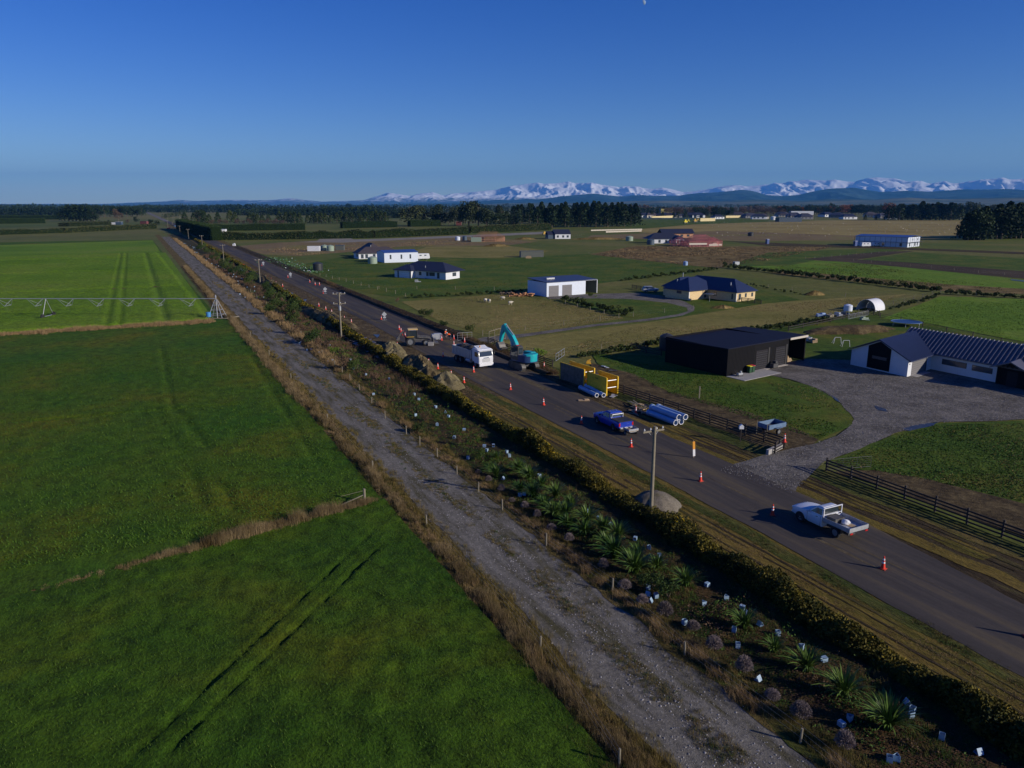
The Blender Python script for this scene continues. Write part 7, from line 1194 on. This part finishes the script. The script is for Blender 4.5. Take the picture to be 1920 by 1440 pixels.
for lb, x, y, m, s in (('yellow machine on the bare ground at the town edge', 1285, 419, 'lid_yellow', 2.2), ('small digger beside the pale yellow fence', 1303, 417, 'machine_yellow', 2.2), ('yellow machine left of the white gabled house', 1021, 441, 'machine_yellow', 1.3)):
    p = at(x, y); e = thing('site_machine', lb, 'machine', p, R(20), sc=s); MB().box((0, 0, .8), (2.6, 1.5, .9)).prism([(-.8, 1.2), (.5, 1.2), (.3, 2.3), (-.8, 2.3)], -.6, .6).build('body', MATS[m], e, bevel=.05); MB().bar((1.2, 0, 1.0), (2.2, 0, 2.4), .25).bar((2.2, 0, 2.4), (3.0, 0, 1.0), .2).build('boom', MATS[m], e)
    for s_ in (-1, 1): wheel(e, .8, s_ * .8, .45, .3); wheel(e, -.8, s_ * .8, .45, .3)

# tufts and weeds that roughen the paddocks, stones of the drive
def tufts(name, poly, n, sz, m, dens, sc=.05, seed=1, z=.1):
    xs = [p[0] for p in poly]; ys = [1 / (p[1] - 384.0) for p in poly]; rg = np.random.RandomState(seed); out = []
    def inside(x, y):
        c = False; j = len(poly) - 1
        for i in range(len(poly)):
            xi, yi = poly[i]; xj, yj = poly[j]
            if (yi > y) != (yj > y) and x < (xj - xi) * (y - yi) / (yj - yi) + xi: c = not c
            j = i
        return c
    while len(out) < n:
        y = 384 + 1 / rg.uniform(min(ys), max(ys)); x = rg.uniform(min(xs), max(xs))
        if inside(x, y): out.append(at(x, y, z)[:])
    P = np.array(out); d = fbm(P[:, 0] * sc + seed, P[:, 1] * sc, 4); P = P[d > dens]; V, Fc = leaves(P, sz * (.5 + rg.rand(len(P))), rg, asp=.8); V[:, 2] = np.maximum(.07, V[:, 2]); return tag(npmesh(name, V, Fc, MATS[m]), kind='stuff')
TA = [(560, 497), (720, 480), (1104, 476), (1345, 503), (1300, 512), (1160, 527), (990, 546), (760, 558)]; TB = [(752, 568), (990, 549), (1075, 572), (1170, 597), (960, 630), (860, 612)]; TC = [(1010, 668), (1200, 609), (1430, 572), (1700, 553), (1560, 596), (1240, 645)]; TD = [(1110, 478), (1190, 462), (1560, 463), (1440, 488), (1345, 502), (1200, 487)]; TE = [(1110, 664), (1370, 706), (1530, 728), (1600, 787), (1535, 824), (1250, 735)]; TF = [(1560, 868), (1690, 815), (1750, 797), (1960, 792), (1960, 950), (1740, 900)]; TG = [(1400, 500), (1610, 492), (1930, 548), (1760, 540)]; TH_ = [(1655, 600), (1763, 558), (1935, 563), (1935, 640)]; TI = [(460, 465), (880, 449), (1000, 455), (760, 462), (560, 480)]
for i, (pl, n, sz, m, dn) in enumerate([(TA, 9000, .26, 'green_weed_leaf', .46), (TB, 9000, .16, 'olive_grass_leaf', .43), (TB, 7000, .16, 'dry_grass_leaf', .46), (TC, 9000, .16, 'dry_grass_leaf', .45), (TC, 9000, .15, 'olive_grass_leaf', .42), (TD, 12000, .5, 'dry_grass_leaf', .42), (TD, 8000, .45, 'red_brown_leaf', .45), (TE, 12000, .14, 'field_blade', .40), (TE, 5000, .14, 'olive_grass_leaf', .47), (TF, 12000, .12, 'field_blade', .40), (TF, 6000, .12, 'olive_grass_leaf', .46), (TG, 6000, .3, 'bright_leaf', .46), (TG, 6000, .3, 'olive_grass_leaf', .45), (TH_, 9000, .17, 'bright_leaf', .42), (TI, 6000, .45, 'dry_grass_leaf', .46)]): tufts('paddock_tufts', pl, n, sz, m, dn, seed=i + 1)
DR = [(1345, 880), (1450, 850), (1570, 818), (1603, 787), (1570, 750), (1500, 715), (1602, 685), (1740, 712), (1930, 745), (1930, 786), (1750, 793), (1680, 814), (1545, 868), (1490, 925), (1420, 905)]
tufts('drive_stones', DR, 15000, .07, 'pebble', .2, seed=40, z=.115)
# ---------------------------------------------------------------- trees, shelterbelts and the town
leafmat('pine_leaf', (0.006, 0.016, 0.007), (0.030, 0.052, 0.020), .25); leafmat('cypress_leaf', (0.014, 0.034, 0.010), (0.060, 0.080, 0.022), .3); leafmat('gum_leaf', (0.014, 0.028, 0.012), (0.060, 0.072, 0.034), .22); leafmat('bare_twig', (0.060, 0.038, 0.034), (0.14, 0.095, 0.08), .4); leafmat('autumn_leaf', (0.11, 0.035, 0.012), (0.26, 0.09, 0.025), .4); leafmat('clipped_leaf', (0.010, 0.028, 0.008), (0.038, 0.062, 0.015), .35); leafmat('scruffy_leaf', (0.022, 0.032, 0.014), (0.080, 0.085, 0.036), .3)
def crown(seed, kind, n, H):
    rg = np.random.RandomState(seed)
    if kind in ('pine', 'cone'):
        u = rg.rand(n) ** .8; w = (0.30 if kind == 'pine' else .27) * H; z = H * (0.06 + .94 * u); r = w * (1 - u) ** (.75 if kind == 'pine' else .6) * (.55 + .5 * rg.rand(n)) * (1 + .25 * np.sin(u * 40 + rg.rand()) * (kind == 'pine')) + .02 * H; a = rg.rand(n) * 2 * PI
        r = r * (1 + .3 * (vn(3 * np.cos(a) + seed, 3 * np.sin(a) + u * 6) - .5)); P = np.stack([r * np.cos(a), r * np.sin(a), z], -1); return leaves(P, H * .075 * (.6 + .8 * rg.rand(n)), rg)
    L_ = 9; t = rg.rand(L_); a = rg.rand(L_) * 2 * PI; hh = H * (.38 + .5 * t); rad = H * .20 * (1.15 - .5 * t); cs = np.stack([rad * np.cos(a), rad * np.sin(a), hh], -1); k = rg.randint(0, L_, n); d = rg.randn(n, 3); d /= np.linalg.norm(d, axis=1)[:, None]
    rr = H * (.13 + .07 * rg.rand(L_))[k] * (.55 + .55 * rg.rand(n)); P = cs[k] + d * rr[:, None]; low = rg.rand(n) < .14; P[low, 2] *= .5; P[:, 2] = np.clip(P[:, 2], .05 * H, H)
    if kind == 'bare': return leaves(P, H * .10 * (.5 + .9 * rg.rand(n)), rg, asp=.18)
    return leaves(P, H * .065 * (.6 + .8 * rg.rand(n)), rg)
def tree_proto(name, kind, m, seed, n, H=20.0):
    e = thing(name, 'x', 'tree'); V, Fc = crown(seed, kind, n, H); npmesh('crown', V, Fc, MATS[m], e); b = MB().tube((0, 0, 0), (0, 0, H * .45), H * .025, H * .017, 8, cap=False).tube((0, 0, H * .45), (.02 * H, 0, H * .85), H * .017, H * .004, 6, cap=False)
    for i in range(6): a = i * 2.2; z = H * (.25 + .09 * i); b.tube((0, 0, z), (math.cos(a) * H * .15, math.sin(a) * H * .15, z + H * .1), H * .009, H * .003, 5, cap=False)
    b.build('trunk', MATS['stem_bark'], e, smooth=True); return e
TP = {'pine': [tree_proto('pine_tree', 'pine', 'pine_leaf', 500 + i, 760) for i in range(3)], 'cone': [tree_proto('conical_tree', 'cone', 'cypress_leaf', 510 + i, 620) for i in range(3)], 'gum': [tree_proto('gum_tree', 'round', 'gum_leaf', 520 + i, 1300) for i in range(4)], 'bare': [tree_proto('bare_tree', 'bare', 'bare_twig', 530 + i, 900) for i in range(2)], 'autumn': [tree_proto('autumn_tree', 'round', 'autumn_leaf', 540 + i, 700) for i in range(2)], 'dark': [tree_proto('dark_tree', 'round', 'pine_leaf', 550 + i, 900) for i in range(3)]}
tc = {}
def tree(kind, x, yb, yt, lb, grp=None, wk=1.0):
    p = at(x, yb); H = (HC - 0) * (yb - yt) / (yb - 384.0); i = tc.get(kind, 0); tc[kind] = i + 1; pr = TP[kind][i % len(TP[kind])]; o = pr if i < len(TP[kind]) else clone(pr); s = H / 20.0; o.location = (p.x, p.y, 0); o.rotation_euler = (0, 0, i * 1.3); o.scale = (s * wk, s * wk, s); o['label'] = lb; o['category'] = 'tree'
    if grp: o['group'] = grp
    return o
def row(kind, x0, x1, yb0, yb1, yt0, yt1, n, lb, grp, wk=1.0, jx=.35, jt=2.0):
    for i in range(n):
        t = (i + .5) / n; x = x0 + (x1 - x0) * t + jx * (x1 - x0) / n * RNG.randn(); tree(kind, x, yb0 + (yb1 - yb0) * t + .25 * RNG.randn(), yt0 + (yt1 - yt0) * t + jt * RNG.randn(), '%s, %s from the left' % (lb, nth(i)), grp, wk)
# pine block behind the gabled house
row('pine', 1004, 1192, 427, 424, 389, 384, 26, 'pine in the front row of the dark pine block', 'front row of the pine block', 1.15); row('pine', 960, 1196, 420, 417, 384, 381, 26, 'pine in the back row of the dark pine block', 'back row of the pine block', 1.2, jt=2.5)
for i, (x, yb, yt, k, w, lb) in enumerate([(768, 424, 379, 'gum', 1.3, 'tallest round gum at the left end of the gum group'), (787, 423, 385, 'gum', 1.3, 'broad gum right of the tallest left gum'), (812, 423, 387, 'gum', 1.2, 'gum behind the clipped hedge block, left'), (827, 423, 384, 'gum', 1.2, 'gum behind the clipped hedge block, right'), (842, 422, 391, 'gum', 1.0, 'slim gum left of the red roof'), (853, 423, 388, 'gum', 1.0, 'slim gum above the red roof'), (879, 424, 375, 'gum', 1.3, 'tall gum, left of the twin tallest gums'), (897, 424, 377, 'gum', 1.3, 'tall gum, right of the twin tallest gums'), (912, 424, 384, 'gum', 1.2, 'gum right of the twin tallest gums'), (868, 424, 392, 'gum', .9, 'small gum in front of the twin tallest gums'), (922, 426, 398, 'dark', 1.3, 'low dark round tree right of the gums'), (936, 426, 399, 'dark', 1.4, 'low dark tree beside the pine block, left'), (950, 427, 396, 'cone', 1.2, 'conical tree with pale top before the pine block'), (962, 427, 401, 'dark', 1.3, 'low dark tree beside the pine block, right'), (940, 418, 382, 'gum', 1.1, 'distant gum above the low dark trees'),
      (118, 414, 401, 'bare', 1.2, 'grey bare tree left of the pine clump'), (222, 416, 392, 'bare', 1.2, 'brown bare tree above the tiny blue shed'), (256, 418, 405, 'dark', 1.3, 'small dark round tree right of the bare tree'), (284, 424, 411, 'dark', 1.4, 'dark bush clump by the road bend, left'), (295, 424, 412, 'dark', 1.3, 'dark bush clump by the road bend, right'), (240, 419, 411, 'bare', 1.5, 'brown scrubby tree by the red house'), (203, 420, 412, 'dark', 1.2, 'lone small bush at the end of the low hedge'), (375, 424, 392, 'dark', 1.2, 'dark tree at the left of the conical row'), (384, 423, 396, 'cone', 1.3, 'dark conical tree beside the dark tree')]): tree(k, x, yb, yt, lb, None, w)
CT = [(347, 398), (364, 399), (393, 401), (409, 398), (432, 394), (441, 397), (469, 398), (476, 399), (483, 401), (492, 402), (504, 402), (524, 396), (537, 397), (545, 396), (553, 397), (562, 399), (577, 402), (588, 397), (595, 400), (603, 398), (611, 400), (620, 403), (632, 398), (641, 397), (650, 398), (660, 399), (672, 400), (678, 402), (687, 397), (697, 396), (706, 395), (715, 396), (723, 397)]
for i, (x, t) in enumerate(CT): tree('cone', x, 419 + .4 * math.sin(i), t, 'olive green conical tree, %s from the left in the broken row' % nth(i), 'broken row of conical trees', 1.35)
for i, x in enumerate([352, 372, 388, 398, 412, 424, 446, 456, 468, 490, 500, 512, 520, 530]): tree('bare', x, 421.5, 411 + math.sin(i * 3), 'pinkish bare tree below the conical row, %s from the left' % nth(i), 'pinkish bare trees below the conical row', 1.8)
for i, (x, yt) in enumerate([(122, 390), (130, 385), (137, 382), (143, 384), (150, 383), (157, 384), (163, 383), (170, 388), (176, 393)]): tree('pine' if i % 2 else 'dark', x, 415, yt, 'tree in the dense left clump, %s from the left' % nth(i), 'dense dark clump on the left', 1.5)
row('dark', 166, 268, 407, 406, 385, 386, 15, 'dark tree behind the tiny farm houses', 'dark trees behind the tiny farm houses', 1.3)
row('pine', 1664, 1800, 413, 413, 383, 381, 20, 'tall dark tree at the back of the stubble field', 'dark tree row behind the stubble field', 1.5, jt=2.5); row('gum', 1700, 1925, 410, 410, 384, 379, 18, 'far gum above the stubble field', 'far gums above the stubble field', 1.3, jt=2.5)
row('dark', 1300, 1372, 407, 407, 389, 388, 12, 'dark tree on the town edge', 'dark trees on the town edge', 1.3); row('bare', 1240, 1470, 405, 405, 390, 391, 32, 'purplish bare tree of the town', 'purplish bare trees of the town', 1.6); row('autumn', 1470, 1600, 402, 402, 388, 388, 7, 'orange autumn tree over the town', 'autumn trees over the town', 1.6); row('dark', 1450, 1680, 402, 402, 387, 386, 38, 'dark tree over the town', 'dark trees over the town', 1.5); tree('autumn', 1664, 408, 380, 'large orange autumn tree left of the tall dark row', None, 1.5); row('cone', 1180, 1300, 408, 408, 397, 396, 14, 'small dark tree by the yellow town fence', 'small dark trees by the yellow town fence', 1.4); tree('cone', 1622, 413, 402, 'small dark conical tree alone before the town', None, 1.3); tree('cone', 1642, 413, 405, 'smaller conical tree alone before the town', None, 1.3)
# hedges
def hedge(label, a, b_, w, hh, m='clipped_leaf', name='clipped_hedge', leaf=.55, dens=2.6, ragged=.12, cat='hedge'):
    A_ = at(*a); B_ = at(*b_); d = B_ - A_; L_ = d.length; e = thing(name, label, cat, A_, math.atan2(d.y, d.x)); n = int(min(26000, dens * L_ * (2 * hh + w) / leaf)); rg = RNG; q = rg.rand(n); x = L_ * rg.rand(n)
    per = 2 * hh + w; t = q * per; y = np.where(t < hh, -w / 2, np.where(t < hh + w, t - hh - w / 2, w / 2)); z = np.where(t < hh, t, np.where(t < hh + w, hh, per - t)); endc = rg.rand(n) < w / (L_ + w) * .5; x[endc] = np.where(rg.rand(endc.sum()) < .5, 0, L_); y[endc] = (rg.rand(endc.sum()) - .5) * w; z[endc] = rg.rand(endc.sum()) * hh
    k = 1 + ragged * 2 * (fbm(x * .12 + A_.x, 3.0, 4) - .45); P = np.stack([x + leaf * .3 * rg.randn(n), y * (1 + .3 * (k - 1)) + leaf * .28 * rg.randn(n), np.maximum(.1, z * k + leaf * .2 * rg.randn(n))], -1); V, Fc = leaves(P, leaf * (.6 + .8 * rg.rand(n)), rg); npmesh('foliage', V, Fc, MATS[m], e)
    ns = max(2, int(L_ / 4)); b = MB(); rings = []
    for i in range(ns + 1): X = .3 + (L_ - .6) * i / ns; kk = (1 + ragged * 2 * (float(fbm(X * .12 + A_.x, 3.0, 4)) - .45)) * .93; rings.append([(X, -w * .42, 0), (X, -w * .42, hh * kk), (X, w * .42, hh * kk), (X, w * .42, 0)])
    b.loft(rings).build('branches', MATS['hedge_core'], e); return e  # closed dark filler under the leaves, inner shade given as colour
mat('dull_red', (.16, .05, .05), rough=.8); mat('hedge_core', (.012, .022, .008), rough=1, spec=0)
for a_ in [('tall dark clipped hedge along the right of the blue stretch of road', (337, 429), (407, 451), 7, 9.5), ('clipped dark hedge running right behind the bare bushes', (402, 433), (572, 431), 6, 6.0), ('clipped dark hedge block right of the conical trees', (640, 428), (743, 426), 7, 6.5), ('clipped hedge block below the left gums', (767, 425), (823, 424), 9, 7.0), ('dark hedge block on the far left edge of the plain', (-140, 421), (85, 418.5), 10, 6.6), ('second dark hedge block behind the far left one', (-120, 412), (118, 411.5), 12, 7)]: hedge(*a_)
for a_ in [('scruffy green hedge beyond the bare paddock, left section', (408, 450), (560, 448.5), 5, 4.8), ('scruffy green hedge beyond the bare paddock, middle section', (560, 448.5), (700, 446), 5, 5.2), ('scruffy green hedge beyond the bare paddock, right section', (700, 446), (876, 439), 5, 5.4), ('scruffy hedge between the orange frame and pine block', (879, 437), (1030, 431), 6, 5.6), ('low scruffy hedge at the end of the crop field', (-60, 442), (118, 436.5), 5, 3.6), ('low scruffy hedge behind the crop field, right part', (118, 436.5), (290, 428.5), 6, 4.2), ('brushy hedge bank left of the tiny blue shed', (120, 424.5), (200, 421), 14, 3.8)]: hedge(*a_, m='scruffy_leaf', name='scruffy_hedge', leaf=.8, ragged=.3, dens=2.2)
for i in range(7): tree('dark' if i % 2 else 'pine', 1809 + 5.6 * i, 450 + .3 * (i % 2), 400 - 1.9 * i + 3 * math.sin(i * 2), 'dark conifer in the near right end block, %s from the left' % nth(i), 'near right end block of conifers', 1.25)
for i in range(20): tree('dark' if i % 2 else 'pine', 1868 + 9 * i, 448 - .25 * i + .6 * (i % 2), 383 - .4 * i + 4 * math.sin(i * 2.4), 'tall conifer in the belt at the right edge, %s from its left end' % nth(i), 'conifer belt at the right edge', 1.25)
hedge('dark undergrowth hedge below the near right end conifers', (1807, 449.5), (1845, 450), 8, 9, 'pine_leaf', 'undergrowth_hedge', .9, 2.4, .25); hedge('dark undergrowth hedge below the conifer belt at the right edge', (1864, 447.5), (2060, 442), 8, 11, 'pine_leaf', 'undergrowth_hedge', .9, 2.4, .3)
# far belts of trees towards the horizon
def belt(name, x0, x1, yb0, yb1, H, m, n, seed, sz=.17, kind='stuff', rows=22.0):
    n = int(n * 1.7); rg = np.random.RandomState(seed); A_ = np.array(at(x0, yb0)); B_ = np.array(at(x1, yb1)); t = rg.rand(n); C = np.outer(1 - t, A_) + np.outer(t, B_); C[:, 1] += rg.rand(n) * rows; n_ = n; L_ = np.linalg.norm(B_ - A_); h = H * (.55 + .75 * fbm(t * L_ / 45.0 + seed, 2.0, 4)) * (.85 + .3 * rg.rand(n)); k = 34; V = []; F_ = []
    idx = np.repeat(np.arange(n), k); u = rg.rand(n * k); a = rg.rand(n * k) * 2 * PI; r = h[idx] * .34 * np.clip(1 - u ** 3, 0, 1) ** .5 * (.4 + .7 * rg.rand(n * k)); P = C[idx] + np.stack([r * np.cos(a), r * np.sin(a), h[idx] * (.02 + .98 * u)], -1)
    v, f = leaves(P, h[idx] * sz * (.6 + .8 * rg.rand(n * k)), rg); return tag(npmesh(name, v, f, MATS[m]), kind=kind)
for i, a_ in enumerate([(-200, 125, 404, 403.5, 20, 'pine_leaf', 230), (-200, 330, 397, 397, 23, 'pine_leaf', 260), (-300, 700, 393.5, 393.5, 26, 'pine_leaf', 420), (-400, 1000, 391, 391, 28, 'gum_leaf', 420), (260, 1200, 398.5, 398.5, 22, 'pine_leaf', 480), (440, 770, 404, 404, 17, 'pine_leaf', 260), (620, 780, 409, 409, 13, 'pine_leaf', 120), (-500, 2400, 388.5, 388.5, 30, 'pine_leaf', 620), (1130, 2400, 392, 392, 26, 'pine_leaf', 420), (1140, 1500, 397, 397, 20, 'bare_twig', 260), (1190, 1320, 401, 401, 15, 'pine_leaf', 110), (1400, 1700, 396, 396, 20, 'gum_leaf', 200), (1560, 2300, 399, 399, 25, 'gum_leaf', 330), (-600, 2400, 387, 387, 30, 'pine_leaf', 500), (300, 345, 410, 402, 9, 'gum_leaf', 40)]): belt('distant_trees', *a_, 700 + i)
# houses of the town
mat('town_grey', (.16, .16, .18), rough=.7); mat('town_roof', (.045, .045, .06), rough=.5, var=.2, scale=.1)
def town_house(m, rm):
    e = thing('town_house', 'x', 'house'); MB().box((0, 0, 1.4), (15, 9, 2.8)).build('wall', MATS[m], e); MB().add([(-8, -5, 2.8), (8, -5, 2.8), (8, 5, 2.8), (-8, 5, 2.8), (-4, 0, 5.6), (4, 0, 5.6)], [(0, 1, 5, 4), (1, 2, 5), (2, 3, 4, 5), (3, 0, 4), (0, 3, 2, 1)]).build('roof', MATS[rm], e)
    for x in (-5, -1, 4): MB().box((x, -4.53, 1.5), (1.8, .06, 1.3)).build('window', MATS['pane'], e)
    return e
th_ = [town_house('white_wall', 'charcoal_roof'), town_house('town_grey', 'town_roof'), town_house('pale_trim', 'brown_roof'), town_house('slate_blue', 'charcoal_roof')]; cols = ['white walled', 'grey walled', 'tan walled', 'dark walled']; cnt = [0, 0, 0, 0]
for k in range(84):
    r = k % 4; x = 1345 + (k * 61.8 % 330) if r < 3 else 1150 + (k * 47.3 % 160); y = 410.5 - 2.2 * r + .5 * math.sin(k) if r < 3 else 408; i = k % 4 if RNG.rand() < .5 else RNG.randint(0, 4); p = at(x, y); o = th_[k] if k < 4 else clone(th_[i]); i = k if k < 4 else i; cnt[i] += 1; o.location = (p.x, p.y, 0); o.rotation_euler = (0, 0, R(-25 + 50 * RNG.rand())); s = 1.15 + .6 * RNG.rand(); o.scale = (s, s, s); tag(o, 'tiny %s dark roofed house in the far town, %s of its colour' % (cols[i], nth(cnt[i] - 1)), 'house', '%s houses of the far town' % cols[i])
boxy('town_block', 'long white block among the town roofs', 'building', 1504, 403, 55, 16, 9, 0, 'white_wall'); boxy('town_block', 'olive yellow block above the yellow town fence', 'building', 1250, 404, 28, 16, 15, 5, 'olive_yellow'); boxy('red_shed', 'red shed under the tall gums', 'shed', 860, 422.5, 6, 6, 4.5, 0, 'dull_red'); boxy('farm_cottage', 'tiny red cottage at the bend of the road', 'house', 269, 421, 9, 6, 4, -10, 'dull_red', roof='brown_roof'); boxy('farm_shed', 'tiny blue shed under the brown bare tree', 'shed', 222, 421.5, 7, 5, 3.5, 0, 'slate_blue', roof='white_wall'); boxy('farm_shed', 'tiny pale shed left of the tiny blue one', 'shed', 212, 421, 7, 5, 2.5, 0, 'white_wall'); boxy('hedge_cottage', 'white gable end showing at the corner of the tall road hedge', 'house', 412, 441, 9, 7, 4.6, 10, 'white_wall', roof='alloy')
for i, (x, y, lb) in enumerate([(428, 449, 'white bundle beside the tall hedge corner, left'), (439, 461, 'white post box on the verge before the bare paddock'), (419, 449, 'orange crate by the tall hedge corner')]): o = MB().box((0, 0, .6), (1.5, 1.2, 1.2)).box((.3, 0, 1.4), (.6, .6, .4)).build('roadside_box', MATS['white_wall' if i < 2 else 'orange_timber']); o.location = at(x, y); tag(o, lb, 'box')
for i in range(22): p = at(1340 + 24 * i + 6 * math.sin(i * 7), 414 - .2 * (i % 3)); o = MB().tube((0, 0, 0), (0, 0, 6), .14, .1, 6).build('light_post', MATS['weathered_wood']) if i == 0 else clone(lp0); lp0 = o if i == 0 else lp0; o.location = p; tag(o, 'thin pale post at the back of the stubble field, %s from the left' % nth(i), 'post', 'thin posts at the back of the stubble field')
# bales and tufts dotted over the stubble field
P = np.array([at(1330 + 480 * RNG.rand(), 417 + 26 * RNG.rand() ** 1.3) for _ in range(330)]); V, Fc = leaves(P + np.array([0, 0, .4]), .9); V[:, 2] = np.abs(V[:, 2]); tag(npmesh('stubble_tufts', V, Fc, MATS['pale_trim']), kind='stuff')
